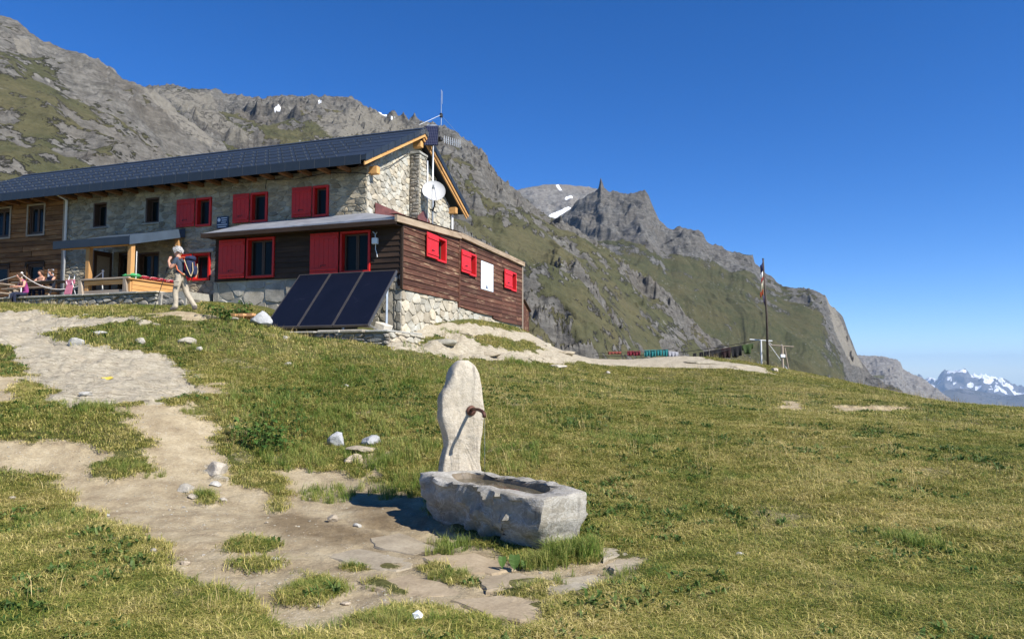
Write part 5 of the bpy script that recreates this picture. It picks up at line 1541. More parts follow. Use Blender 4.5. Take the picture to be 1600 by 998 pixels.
# ================================================================ pallets and blocks by the annexe
M_PALLET = wood_mat('pallet_wood', (0.36, 0.17, 0.07), (0.50, 0.26, 0.11), (0.6, 0.36, 0.18), 'x', 1, .3)
plt, pto = hthing('wooden_pallet', -2.35, -3.4, 3.55, 'orange-brown wooden pallet lying by the grey footing', 'pallet')
gz_p = float(gz_at(*hw(-2.35, -3.4)[:2])[0])
pto = (-2.35, -3.4, gz_p); plt.location = tuple(hw(-2.35, -3.4, gz_p))
for k in range(3):
    for j in range(3):
        mb = MB(); mb.cur = rg.random(); mb.cbox(-2.85 + k * .45, -2.73 + k * .45, -3.85 + j * .36, -3.73 + j * .36, gz_p + .02, gz_p + .12, .006); mb.build('block', M_PALLET, plt, off=pto)
for j in range(5):
    mb = MB(); mb.cur = rg.random(); mb.cbox(-2.95, -1.75, -3.9 + j * .19, -3.78 + j * .19, gz_p + .12, gz_p + .145, .004); mb.build('slat', M_PALLET, plt, off=pto)
for j in range(3):
    mb = MB(); mb.cur = rg.random(); mb.cbox(-2.9 + j * .34, -2.68 + j * .34, -3.7, -3.5, gz_p + .145, gz_p + .235, .006); mb.build('offcut', M_PALLET, plt, off=pto)
# ================================================================ rocks
def rock_mesh(name, sx, sy, sz, seed, sub=3, rough=0.16, flat=0.0, cuts=14):
    """a broken stone: a ball cut by planes, then roughened"""
    bm = bmesh.new()
    bmesh.ops.create_icosphere(bm, subdivisions=sub, radius=1.0)
    rg2 = random.Random(seed)
    P = np.array([v.co[:] for v in bm.verts])
    for k in range(cuts):
        n = np.array([rg2.gauss(0, 1), rg2.gauss(0, 1), rg2.gauss(0, .7)]); n /= np.linalg.norm(n)
        c = rg2.uniform(0.55, 0.85)
        d = P @ n - c
        P = P - np.where(d > 0, d, 0)[:, None] * n[None, :] * 0.97
    P = P * (1 + rough * fbm(P * 1.6 + seed * 3.7, 4, 0.5, seed=seed)[:, None])
    if flat: P[:, 2] = np.where(P[:, 2] < -flat, -flat, P[:, 2])
    P = P * np.array([sx, sy, sz])
    for v, q in zip(bm.verts, P): v.co = q
    me = bpy.data.meshes.new(name)
    for f in bm.faces: f.smooth = False
    bm.to_mesh(me); bm.free()
    return me

M_ROCK_WHITE = stone_mat('whitish_rock', (0.28, 0.25, 0.205), (0.42, 0.385, 0.325), (0.54, 0.50, 0.44), 5, .02, .25)
M_ROCK_LEDGE = stone_mat('ledge_rock', (0.20, 0.175, 0.13), (0.36, 0.32, 0.24), (0.48, 0.43, 0.335), 5, .03, .25)
M_ROCK_GREY = stone_mat('blue_grey_rock', (0.26, 0.265, 0.27), (0.40, 0.40, 0.40), (0.52, 0.52, 0.515), 5, .02, .25)
M_ROCK_BROWN = stone_mat('brown_rock', (0.22, 0.18, 0.13), (0.36, 0.31, 0.24), (0.48, 0.42, 0.34), 5, .02, .3)
def place_rock(px, py, wpx, hpx, seed, mat, label, depth=0.8, sink=0.25, rot=0.0, name='rock', cuts=10, group=None, sub=3):
    g = gp(px, py)
    s = g[1] / FOC
    w, h = wpx * s / 2, hpx * s / 2 / (1 - sink * .5)
    me = rock_mesh(name, w, w * depth, h, seed, sub, cuts=cuts)
    o = link(name, me, mat, None, (g[0], g[1] + w * depth * .3, g[2] + h * (1 - 2 * sink * .95)), (0, 0, rot))
    tag(o, label, 'rock', group)
    return o
place_rock(118, 539, 26, 15, 1, M_ROCK_WHITE, 'rounded white rock at the upper edge of the bare slab')
place_rock(155, 524, 24, 8, 2, M_ROCK_WHITE, 'flat pale rock in the turf above the bare slab', sink=.3)
place_rock(219, 537, 18, 11, 3, M_ROCK_WHITE, 'small white rock in the middle of the turf strip')
place_rock(291, 536, 30, 12, 4, M_ROCK_WHITE, 'long white rock in the grass below the hiker', rot=.2)
place_rock(311, 547, 14, 8, 5, M_ROCK_WHITE, 'small white rock just below the long white one')
place_rock(525, 697, 30, 24, 6, M_ROCK_GREY, 'upright bluish white rock left of the flat stone, behind the path')
place_rock(581, 694, 36, 17, 7, M_ROCK_GREY, 'rounded bluish grey rock above the flat stone')
place_rock(566, 706, 54, 13, 8, M_ROCK_BROWN, 'flat brownish stone slab between two bluish rocks', sink=.2)
place_rock(552, 722, 34, 16, 9, M_ROCK_BROWN, 'brown stone half sunk in earth below the flat slab', sink=.35)
place_rock(133, 621, 24, 7, 10, M_ROCK_WHITE, 'thin pale stone lying on the near edge of the bare slab', sink=.2)
place_rock(336, 738, 42, 26, 11, M_ROCK_WHITE, 'jagged white rock poking out of the path bend', sink=.45, cuts=8)
place_rock(336, 757, 22, 9, 12, M_ROCK_WHITE, 'flat white stone just below the jagged rock')
place_rock(288, 762, 30, 16, 13, M_ROCK_BROWN, 'rounded tan stone sunk in the path left of a tuft', sink=.5)
place_rock(300, 774, 20, 9, 14, M_ROCK_BROWN, 'small tan stone at the foot of a tuft on the path')
place_rock(348, 779, 14, 8, 15, M_ROCK_WHITE, 'small white stone right of the tuft on the path')
place_rock(167, 803, 9, 6, 16, M_ROCK_WHITE, 'tiny white stone at the left edge of the path')
place_rock(239, 864, 13, 7, 17, M_ROCK_BROWN, 'small brown stone on the lower path')
place_rock(288, 877, 16, 8, 18, M_ROCK_BROWN, 'small grey brown stone near the lower path edge')
place_rock(430, 870, 17, 6, 19, M_ROCK_WHITE, 'flat pale stone on the path below two turf strips')
place_rock(559, 816, 15, 8, 20, M_ROCK_WHITE, 'white stone in the fountain shadow edge')
place_rock(518, 810, 20, 15, 21, M_ROCK_BROWN, 'pointed grey stone at the end of the tuft by the path', sink=.3, rot=.6)
place_rock(540, 935, 16, 6, 22, M_ROCK_BROWN, 'small tan stone on the trodden ground near the bottom edge')
place_rock(17, 779, 14, 5, 24, M_ROCK_WHITE, 'small white stone in the left meadow')
place_rock(406, 508, 40, 28, 25, M_ROCK_GREY, 'big whitish rock against the left solar collector', sink=.2, cuts=14)
place_rock(447, 530, 14, 7, 26, M_ROCK_WHITE, 'small white stone in the grass below the solar collectors')
place_rock(450, 570, 13, 6, 27, M_ROCK_WHITE, 'small white stone in the meadow right of the bare slab')
place_rock(541, 605, 9, 5, 28, M_ROCK_WHITE, 'tiny white stone in the middle meadow')
place_rock(950, 583, 8, 5, 29, M_ROCK_WHITE, 'tiny white stone in the meadow below the washing line')
place_rock(1156, 870, 13, 8, 30, M_ROCK_WHITE, 'small white stone in the right meadow')
place_rock(870, 574, 34, 8, 31, M_ROCK_WHITE, 'low pale rock in the meadow below the rock ledge', sink=.3)
place_rock(1206, 572, 15, 20, 32, M_ROCK_WHITE, 'white leaning block at the foot of the flagpole', sink=.1, rot=.4)
place_rock(1212, 580, 14, 6, 33, M_ROCK_WHITE, 'flat white stone under the leaning block')
place_rock(365, 500, 16, 6, 34, M_ROCK_WHITE, 'flat pale stone in front of the leafy plants')
for k, (px, py, w_, h_, lb) in enumerate(((640, 535, 40, 12, 'flat layered ledge stone right of the plinth foot'), (690, 540, 60, 12, 'long layered ledge stone in front of the annexe corner'), (758, 553, 70, 10, 'long low ledge stone above the meadow edge'), (830, 548, 56, 11, 'flat ledge stone below the lean-to shed'), (884, 553, 46, 8, 'thin ledge stone where the ledge narrows'),
        (722, 520, 40, 12, 'tilted ledge stone under the second side window'), (960, 560, 54, 7, 'low ledge stone left of the red washing'), (1090, 567, 60, 8, 'flat ledge stone below the dark washing'), (1150, 574, 44, 7, 'flat ledge stone left of the flagpole foot'), (655, 505, 30, 14, 'broken stone against the footing near the corner'), (850, 538, 30, 9, 'small ledge stone at the right slope of the ledge'))):
    place_rock(px, py, w_, h_ * .8, 300 + k, M_ROCK_LEDGE, lb, depth=.55, sink=.62, cuts=12, rot=-.1)
for k in range(34):                      # pebbles strewn on the path
    px = RNG.uniform(250, 780); py = RNG.uniform(760, 960)
    if not inpoly(np.array([px]), np.array([py]), [(250, 760), (420, 790), (560, 840), (700, 880), (780, 920), (720, 950), (440, 960), (300, 880)])[0]: continue
    g = gp(px, py); s = RNG.uniform(.012, .03)
    o = link('pebble', rock_mesh('pebble', s, s * .8, s * .5, 200 + k, 1), (M_ROCK_WHITE, M_ROCK_BROWN)[k % 2], None, (g[0], g[1], g[2] + s * .2))
    tag(o, 'small pebble lying on the bare earth path', 'pebble', 'pebbles on the path')

# ================================================================ the fountain
FG = float(gz_at(-0.1, 7.6)[0])
A, B, Cc = np.array([-1.10, 8.32]), np.array([0.25, 6.48]), np.array([0.82, 6.92])
lx = (B - A); LEN = np.linalg.norm(lx); lx = lx / LEN
wy = np.array([-lx[1], lx[0]]); WID = 0.76
if wy @ (Cc - B) < 0: wy = -wy
ctr = A + lx * LEN / 2 + wy * WID / 2
frz = math.atan2(lx[1], lx[0])
fnt = empty('stone_fountain', (ctr[0], ctr[1], FG - 0.05), frz, 'hewn stone fountain trough with tall standing stone and iron spout', 'fountain')
TOPZ = 0.47 + 0.05 - FG

def fountain_stone(name, c0, c1, c2, warm):
    t = NT(name); o = t.pos('obj')
    n1 = t.noise(o, 2.2, 8, 0.65, .3); n2 = t.noise(o, 14, 6, 0.7); n3 = t.noise(o, 60, 4, 0.7)
    col = t.ramp(n1, [(0.3, c0), (0.5, c1), (0.72, c2)])
    col = t.mix(t.ramp(t.noise(o, 1.1, 4, .6), [(0.45, 0.0), (0.65, 0.75)]), col, warm)
    col = t.mix(0.55, col, t.ramp(n2, [(0.3, 0.62), (0.7, 1.28)]), 'MULTIPLY')
    col = t.mix(0.35, col, t.ramp(n3, [(0.3, 0.6), (0.7, 1.3)]), 'MULTIPLY')
    st = t.map(o, (7, 7, 0.8)); sm = t.ramp(t.noise(st, 1.3, 5, .65), [(0.56, 0.0), (0.70, 0.6)])
    vein = t.ramp(t.noise(t.map(o, (2, 2, 5), (.4, .7, .2)), 1.4, 7, .7, 1.2), [(0.46, 0.0), (0.5, 0.5), (0.54, 0.0)])
    col = t.mix(vein, col, c2)
    col = t.mix(sm, col, (0.06, 0.055, 0.05))
    h = t.math('ADD', t.math('MULTIPLY', n1, 1.0), t.math('ADD', t.math('MULTIPLY', n2, .45), t.math('MULTIPLY', n3, .12)))
    return t.fin(col, 0.88, t.bump(h, 0.035, 0.9), 0, 0.25)
M_TROUGH = fountain_stone('trough_stone', (0.145, 0.128, 0.10), (0.32, 0.30, 0.255), (0.52, 0.50, 0.45), (0.24, 0.205, 0.145))
M_STANDING = fountain_stone('standing_stone', (0.31, 0.265, 0.195), (0.45, 0.395, 0.305), (0.57, 0.515, 0.42), (0.42, 0.35, 0.25))
M_WETSTONE = plain('wet_inner_stone', (0.16, 0.125, 0.08), 0.35, 0, .4, 5, .01)

def trough_mesh():
    """a hollow boulder: outer skin, broad uneven rim, basin"""
    nu = 120
    rings = []
    th = np.linspace(0, 2 * PI, nu, endpoint=False)
    hx, hy = LEN / 2, WID / 2
    def sq(e, ax, ay):   # superellipse outline
        c, s = np.cos(th), np.sin(th)
        r = (np.abs(c / ax) ** e + np.abs(s / ay) ** e) ** (-1 / e)
        return r * c, r * s
    H = TOPZ
    spec = []
    for k in range(17):
        t_ = k / 16
        z = H * t_
        sc = 0.76 + 0.27 * math.sin(min(1, t_ * 1.25) * PI / 2) - 0.05 * max(0, t_ - .85) / .15
        spec.append((hx * (0.97 + .03 * t_) * (1.0 if t_ < .97 else .985), hy * sc, z, 5.0))
    spec += [(hx * .965, hy * .93, H + .012, 4.0), (hx * .90, hy * .82, H + .012, 4.0), (hx * .78, hy * .70, H + .005, 4.0)]
    ib = len(spec)
    inner = [(hx * .64, hy * .60, H - .01), (hx * .615, hy * .56, H - .04), (hx * .60, hy * .53, H - .12), (hx * .58, hy * .50, H - .24), (hx * .4, hy * .3, H - .27)]
    V = []
    for ax, ay, z, e in spec:
        x, y = sq(e, ax, ay); V.append(np.stack([x, y, np.full(nu, z)], 1))
    for ax, ay, z in inner:
        x, y = sq(3.2, ax, ay); V.append(np.stack([x - .08, y + .03, np.full(nu, z)], 1))
    V = np.stack(V)
    # broken faces on the right-hand end, hollows along the front
    P = V.reshape(-1, 3).copy()
    outer = np.repeat(np.arange(len(V)) < ib, nu)
    rim = np.repeat((np.arange(len(V)) >= 15) & (np.arange(len(V)) < ib + 1), nu)
    rg2 = random.Random(77)
    rad = np.stack([P[:, 0] / hx, P[:, 1] / hy, np.zeros(len(P))], 1); rad /= np.linalg.norm(rad, axis=1, keepdims=True) + 1e-6
    n = fbm(P * 2.2, 5, 0.55, seed=7) * 0.05 + (ridged(P * 2.6 + 3, 5, seed=8) - .45) * 0.09 + (ridged(P * 5.5 + 1, 4, seed=18) - .45) * 0.095 + fbm(P * 9, 4, .6, seed=9) * .02
    P = P + rad * (n * outer)[:, None]
    P[:, 2] += np.where(rim, fbm(P * np.array([2.5, 2.5, 0]), 4, seed=12) * .045 + fbm(P * np.array([9, 9, 0]), 3, seed=13) * .014, 0)
    for k in range(9):
        a = rg2.uniform(-0.9, 0.9)
        nn = np.array([math.cos(a) if k < 6 else rg2.uniform(-.3, .6), math.sin(a) if k < 6 else -1.0, rg2.uniform(-.35, .6)]); nn /= np.linalg.norm(nn)
        ext = (np.abs(nn[0]) * hx + np.abs(nn[1]) * hy + max(nn[2], 0) * H)
        c = ext * rg2.uniform(.86, .94)
        d = P @ nn - c
        P -= np.where((d > 0) & outer, d * .85, 0)[:, None] * nn[None, :]
    # the lower edge tucks under at the lit end
    P[:, 0] -= np.where(outer & (P[:, 0] > 0.5 * hx), (1 - np.clip(P[:, 2] / H, 0, 1)) ** 1.5 * .18, 0)
    nr = len(V)
    faces = []
    for i in range(nr - 1):
        for k in range(nu):
            faces.append((i * nu + k, i * nu + (k + 1) % nu, (i + 1) * nu + (k + 1) % nu, (i + 1) * nu + k))
    faces.append(tuple(range(nu - 1, -1, -1)))
    faces.append(tuple(range((nr - 1) * nu, nr * nu)))
    me = bpy.data.meshes.new('trough')
    me.from_pydata([tuple(q) for q in P], [], faces)
    me.materials.append(M_TROUGH); me.materials.append(M_WETSTONE)
    for p in me.polygons:
        p.use_smooth = True
        ring = min(p.vertices) // nu
        if ring >= ib: p.material_index = 1
    me.update()
    return me
tr = link('trough', trough_mesh(), None, fnt)
tr.modifiers.new('e', 'EDGE_SPLIT').split_angle = R(38)
tw = NT('trough_water')
tw.b.inputs['Base Color'].default_value = (0.10, 0.085, 0.055, 1); tw.b.inputs['Roughness'].default_value = 0.04
tw.l(tw.bump(tw.noise(tw.pos('obj'), 14, 3, .5), .006, .4), tw.b.inputs['Normal'])
mb = MB()
n_ = 48
hx, hy = LEN / 2, WID / 2
vs = [(-0.08, 0.03, TOPZ - .055)]
for k in range(n_):
    t_ = 2 * PI * k / n_; e = 3.2
    r_ = ((abs(math.cos(t_)) / (hx * .625)) ** e + (abs(math.sin(t_)) / (hy * .575)) ** e) ** (-1 / e)
    vs.append((r_ * math.cos(t_) - .08, r_ * math.sin(t_) + .03, TOPZ - .055))
mb.add(vs, [(0, 1 + k, 1 + (k + 1) % n_) for k in range(n_)])
mb.build('water', tw.m, fnt)

# the standing stone: outline on the face towards the basin, given thickness
SX = -LEN / 2 + 0.12
def standing_mesh():
    s = 8.62 / FOC
    left = [(690, 800), (684, 742), (687, 722), (694, 702), (690, 684), (681, 660), (681, 632), (684, 622), (692, 612), (699, 596), (703, 583), (710, 574)]
    right = [(716, 571), (728, 573), (738, 580), (745, 592), (750, 612), (752, 640), (754, 662), (751, 684), (746, 708), (748, 742), (748, 800)]
    out = left + right
    fz = abs(math.cos(math.atan2(wy[1], wy[0])))   # how far the face is turned from the camera
    pts = []
    for x, y in out:
        # a pixel across is a little more stone, since the face is turned
        pts.append(((x - 716) * s / 1.02, (742 - y) * s + TOPZ - 0.01))
    # resample
    pts = np.array(pts); pts = np.concatenate([pts, pts[:1]])
    seg = np.hypot(*np.diff(pts, axis=0).T); L_ = np.concatenate([[0], np.cumsum(seg)])
    m = 96
    tt = np.linspace(0, L_[-1], m, endpoint=False)
    O2 = np.stack([np.interp(tt, L_, pts[:, 0]), np.interp(tt, L_, pts[:, 1])], 1)
    c2 = np.array([0.0, O2[:, 1].mean()])
    T = 0.20
    layers = [(0, .60, 0.45), (0, .85, .49), (0, .96, .5), (1, 1.0, 0)]
    V = []
    def ring(sc, x):
        q = c2 + (O2 - c2) * sc
        return np.stack([np.full(m, x), q[:, 0], q[:, 1]], 1)
    for sc in (.12, .3, .48, .64, .78, .90): V.append(ring(sc, T / 2))
    V += [ring(.965, T / 2 - .006), ring(.995, T / 2 - .035), ring(1.0, 0.0), ring(.985, -T / 2 + .03), ring(.93, -T / 2)]
    for sc in (.7, .35, .1): V.append(ring(sc, -T / 2))
    V = np.stack(V); nr = len(V); P = V.reshape(-1, 3)
    d = fbm(P * 3.0, 5, .55, seed=91) * .04 + (ridged(P * 4 + 5, 4, seed=92) - .45) * .035 + fbm(P * 14, 3, .6, seed=94) * .01
    front = P[:, 0] > -.02
    P[:, 0] += np.where(front, d, -d)
    P[:, 1:] += (fbm(P * 7, 4, seed=93) * .022)[:, None] * np.sign(P[:, 1:] - c2)
    # a spalled hollow under the shoulder on the left
    k = np.exp(-(((P[:, 1] + .30) / .09) ** 2 + ((P[:, 2] - TOPZ - .36) / .16) ** 2)); P[:, 0] -= np.where(front, k * .05, 0)
    faces = []
    for i in range(nr - 1):
        for k in range(m): faces.append((i * m + k, i * m + (k + 1) % m, (i + 1) * m + (k + 1) % m, (i + 1) * m + k))
    faces.append(tuple(range(m))); faces.append(tuple(range(nr * m - 1, (nr - 1) * m - 1, -1)))
    me = bpy.data.meshes.new('standing_stone'); me.from_pydata([tuple(q) for q in P], [], faces)
    bm = bmesh.new(); bm.from_mesh(me); bmesh.ops.recalc_face_normals(bm, faces=bm.faces[:]); bm.to_mesh(me); bm.free()
    for p in me.polygons: p.use_smooth = True
    return me
# the y axis of the fountain points along wy or against it
sgn_ = 1.0 if (np.array([-math.sin(frz), math.cos(frz)]) @ wy) > 0 else -1.0
SROT = R(-12)
stn = link('standing_stone', standing_mesh(), M_STANDING, fnt, (SX, 0.15, 0), (0, 0, SROT))
M_RUST = plain('rusty_iron', (0.10, 0.045, 0.03), 0.6, .4, .5, 30, .002)
sz = TOPZ + (742 - 648) * 8.62 / FOC - .02
syy = (729 - 716) * 8.62 / FOC / .95
def sq_(x, y, z):
    c, s_ = math.cos(SROT), math.sin(SROT)
    return (SX + x * c - y * s_, .15 + x * s_ + y * c, z)
mb = MB(); mb.tube([sq_(.06, syy, sz), sq_(.16, syy, sz + .022), sq_(.34, syy, sz + .022), sq_(.45, syy, sz + .008), sq_(.49, syy, sz - .015), sq_(.505, syy, sz - .05)], [.019, .019, .019, .019, .021, .023], 10)
spt = mb.build('spout', M_RUST, fnt, smooth=True)
mb = MB(); mb.lathe([(.055, 0), (.06, .01), (.05, .022), (.03, .03)], sq_(.10, syy, sz), 14, Matrix.Rotation(SROT, 4, 'Z') @ Matrix.Rotation(R(90), 4, 'Y')); mb.build('flange', M_RUST, spt)
mb = MB(); mb.tube([sq_(.505, syy, sz - .05), sq_(.515, syy, sz - .2), sq_(.52, syy, TOPZ - .05)], [.003, .002, .0015], 6)
M_DROP = NT('falling_water'); M_DROP.b.inputs['Base Color'].default_value = (.9, .95, 1, 1); M_DROP.b.inputs['Roughness'].default_value = .05; M_DROP.b.inputs['Transmission Weight'].default_value = .9
mb.build('water_thread', M_DROP.m, spt, smooth=True)

# flagstones in front of the fountain
pav = empty('paving', (0, 7, 0.0), 0, 'worn flagstones let into the ground before the fountain', None, None, 'structure')
M_FLAG = stone_mat('worn_flagstone', (0.22, 0.175, 0.115), (0.335, 0.275, 0.19), (0.42, 0.355, 0.255), 2.2, .008, .16)
for k, poly in enumerate(([(505, 862), (560, 852), (640, 868), (650, 880), (620, 888), (560, 880)], [(575, 835), (625, 826), (690, 850), (650, 862), (590, 850)], [(655, 866), (740, 858), (812, 884), (770, 892), (700, 888)],
                          [(560, 905), (640, 890), (700, 905), (730, 925), (640, 925)], [(740, 900), (810, 893), (850, 905), (820, 918), (760, 920)], [(700, 930), (800, 925), (860, 940), (850, 965), (760, 955)],
                          [(945, 882), (975, 868), (1032, 870), (1010, 884), (960, 892)], [(870, 898), (930, 890), (950, 900), (900, 912)], [(850, 915), (900, 908), (940, 912), (930, 922), (860, 926)], [(930, 855), (965, 858), (985, 868), (945, 876)])):
    pts = [gp(a, b) for a, b in poly]
    cx, cy = np.mean([p[0] for p in pts]), np.mean([p[1] for p in pts])
    ring = []
    m = len(pts)
    for i in range(m):
        for t_ in (0.0, .2, .4, .6, .8):
            q = pts[i] * (1 - t_) + pts[(i + 1) % m] * t_
            q = q * 0.985 + np.array([cx, cy, q[2]]) * 0.015
            ring.append(q + np.array([RNG.uniform(-.018, .018), RNG.uniform(-.018, .018), 0]))
    mm = len(ring)
    zz = float(np.mean([gz_at(p[0], p[1])[0] for p in pts] + [gz_at(cx, cy)[0]])) + .006
    vs = [(p[0], p[1], zz - .12) for p in ring] + [(p[0], p[1], zz - .012) for p in ring] + [(cx + (p[0] - cx) * .95, cy + (p[1] - cy) * .95, zz + .004 + RNG.uniform(-.003, .003)) for p in ring] + [(cx, cy, zz + .006)]
    fs = [(i, (i + 1) % mm, mm + (i + 1) % mm, mm + i) for i in range(mm)] + [(mm + i, mm + (i + 1) % mm, 2 * mm + (i + 1) % mm, 2 * mm + i) for i in range(mm)] + [(2 * mm + i, 2 * mm + (i + 1) % mm, 3 * mm) for i in range(mm)]
    mb = MB(); mb.cur = RNG.random(); mb.add(vs, fs); mb.build('flagstone', M_FLAG, pav, off=(0, 7, 0))
# a daub of yellow paint on the bare slab
g = gp(167, 592)
mb = MB(); ring = [(g[0] + .13 * math.cos(a) * RNG.uniform(.6, 1), g[1] + .12 * math.sin(a) * RNG.uniform(.6, 1)) for a in np.linspace(0, 2 * PI, 14, endpoint=False)]
mb.add([(a, b, float(gz_at(a, b)[0]) + .012) for a, b in ring] + [(g[0], g[1], g[2] + .014)], [(k, (k + 1) % 14, 14) for k in range(14)])
mb.build('paint_mark', plain('yellow_paint', (.55, .42, .06), .8, 0, .3, 12), ground)
# crumpled tissue
g = gp(652, 970)
me = rock_mesh('paper_tissue', .045, .04, .035, 5, 2, .6, 0, 6)
tag(link('paper_tissue', me, plain('tissue_white', (.82, .84, .88), .9, 0, .03), None, (g[0], g[1], g[2] + .035)), 'crumpled white paper tissue on the grass at the bottom edge', 'tissue')
# ================================================================ grass
def grass_material(name, cols, trans=0.25):
    t = NT(name)
    P = t.pos()
    r = t.rnd()
    big = t.noise(P, 0.30, 4, 0.6); mid = t.noise(P, 1.7, 5, 0.65); fin_ = t.noise(P, 9.0, 3, 0.6)
    a = t.attr('rnd').outputs['Fac']
    mixv = t.math('ADD', t.math('MULTIPLY', big, 0.50), t.math('ADD', t.math('MULTIPLY', mid, 0.48), t.math('ADD', t.math('MULTIPLY', fin_, 0.12), t.math('MULTIPLY', t.math('SUBTRACT', a, 0.5), 0.24))))
    mixv = t.math('ADD', mixv, t.math('MULTIPLY', t.math('SUBTRACT', r, 0.5), 0.12))
    col = t.ramp(mixv, cols)
    col = t.hsv(col, 0.5, 1.06, t.math('ADD', t.math('MULTIPLY', a, 0.5), 0.82))
    t.b.inputs['Roughness'].default_value = 0.6
    t.b.inputs['Specular IOR Level'].default_value = 0.25
    t.l(col, t.b.inputs['Base Color'])
    tr_ = t.n('ShaderNodeBsdfTranslucent'); t.l(col, tr_.inputs['Color'])
    mx = t.n('ShaderNodeMixShader'); mx.inputs[0].default_value = trans
    t.l(t.b.outputs[0], mx.inputs[1]); t.l(tr_.outputs[0], mx.inputs[2]); t.l(mx.outputs[0], t.out.inputs['Surface'])
    return t.m
M_GRASS = grass_material('meadow_grass', [(0.345, (0.062, 0.105, 0.020)), (0.435, (0.14, 0.178, 0.034)), (0.52, (0.265, 0.262, 0.064)), (0.61, (0.43, 0.37, 0.128)), (0.75, (0.58, 0.48, 0.225))])
M_GRASS_LUSH = grass_material('lush_grass', [(0.34, (0.075, 0.14, 0.024)), (0.5, (0.15, 0.22, 0.045)), (0.66, (0.34, 0.33, 0.11))], 0.35)

def tuft(n, rad, h0, h1, w, seed, lean=0.6, curl=0.5):
    """many blades, each a bent tapering strip"""
    rg2 = np.random.default_rng(seed)
    mb = MB()
    for k in range(n):
        a = rg2.uniform(0, 2 * PI); r = rad * math.sqrt(rg2.random())
        bx, by = r * math.cos(a), r * math.sin(a)
        h = rg2.uniform(h0, h1); d = rg2.uniform(0, 2 * PI); ln = rg2.uniform(0.15, lean) * h; cu = rg2.uniform(0, curl) * h
        dx, dy = math.cos(d), math.sin(d); sx, sy = -dy * w / 2 * rg2.uniform(.6, 1.3), dx * w / 2 * rg2.uniform(.6, 1.3)
        p1 = (bx + dx * ln * .45, by + dy * ln * .45, h * .6)
        p2 = (bx + dx * (ln + cu), by + dy * (ln + cu), h * (1 - .35 * cu / h))
        mb.cur = rg2.random()
        mb.add([(bx - sx, by - sy, -.02), (bx + sx, by + sy, -.02), (p1[0] + sx * .8, p1[1] + sy * .8, p1[2]), (p1[0] - sx * .8, p1[1] - sy * .8, p1[2]), p2], [(0, 1, 2, 3), (3, 2, 4)])
    return mb

def scatter(name, pts, rots, scls, idx, variants, mat, label):
    """one mass of grass: the tufts are set on the points of one mesh"""
    me = bpy.data.meshes.new(name)
    me.vertices.add(len(pts)); me.vertices.foreach_set('co', np.asarray(pts, np.float32).ravel())
    for nm, ty, val in (('rot', 'FLOAT_VECTOR', rots), ('scl', 'FLOAT_VECTOR', scls), ('idx', 'INT', idx)):
        a = me.attributes.new(nm, ty, 'POINT')
        if ty == 'INT': a.data.foreach_set('value', np.asarray(val, np.int32))
        else: a.data.foreach_set('vector', np.asarray(val, np.float32).ravel())
    o = link(name, me)
    col = bpy.data.collections.new(name + '_kinds')
    for k, v in enumerate(variants):
        m_ = v.mesh('tuft_%02d' % k); m_.materials.append(mat)
        q = bpy.data.objects.new('tuft_%02d' % k, m_); col.objects.link(q)
    ng = bpy.data.node_groups.new(name, 'GeometryNodeTree')
    ng.interface.new_socket('Geometry', in_out='INPUT', socket_type='NodeSocketGeometry')
    ng.interface.new_socket('Geometry', in_out='OUTPUT', socket_type='NodeSocketGeometry')
    gi = ng.nodes.new('NodeGroupInput'); go = ng.nodes.new('NodeGroupOutput')
    ci = ng.nodes.new('GeometryNodeCollectionInfo'); ci.inputs['Collection'].default_value = col; ci.inputs['Separate Children'].default_value = True; ci.inputs['Reset Children'].default_value = True
    ip = ng.nodes.new('GeometryNodeInstanceOnPoints'); ip.inputs['Pick Instance'].default_value = True
    def na(nm, ty):
        q = ng.nodes.new('GeometryNodeInputNamedAttribute'); q.data_type = ty; q.inputs['Name'].default_value = nm; return q.outputs['Attribute']
    er = ng.nodes.new('FunctionNodeEulerToRotation'); ng.links.new(na('rot', 'FLOAT_VECTOR'), er.inputs[0])
    ng.links.new(gi.outputs[0], ip.inputs['Points']); ng.links.new(ci.outputs[0], ip.inputs['Instance'])
    ng.links.new(na('idx', 'INT'), ip.inputs['Instance Index']); ng.links.new(er.outputs[0], ip.inputs['Rotation']); ng.links.new(na('scl', 'FLOAT_VECTOR'), ip.inputs['Scale'])
    ng.links.new(ip.outputs[0], go.inputs[0])
    md = o.modifiers.new('tufts', 'NODES'); md.node_group = ng
    tag(o, label, None, None, 'stuff')
    return o

# keep grass off the things that stand on the ground
KEEP = []
for x0, x1, y0, y1 in ((-24.2, -5.2, -3.4, 8.2), (-5.3, 2.7, -2.3, 11), (-1.4, 3.4, -4.4, -2)):
    KEEP.append(('h', x0, x1, y0, y1))
def blocked(x, y):
    b = np.zeros(len(x), bool)
    dx, dy = x - HUT[0], y - HUT[1]
    u = dx * EX[0] + dy * EX[1]; v = dx * EY[0] + dy * EY[1]
    for _, x0, x1, y0, y1 in KEEP: b |= (u > x0) & (u < x1) & (v > y0) & (v < y1)
    fx, fy = x - ctr[0], y - ctr[1]
    u = fx * lx[0] + fy * lx[1]; v = fx * wy[0] + fy * wy[1]
    b |= (np.abs(u) < LEN / 2 - .08) & (np.abs(v) < WID / 2 - .06)
    for f_ in FLAGS:
        b |= inpoly(x, y, f_)
    return b
FLAGS = []
for o in [q for q in bpy.data.objects if q.name.startswith('flagstone')]:
    n3 = (len(o.data.vertices) - 1) // 3
    FLAGS.append([(v.co.x, v.co.y + 7) for v in list(o.data.vertices)[n3:2 * n3]])

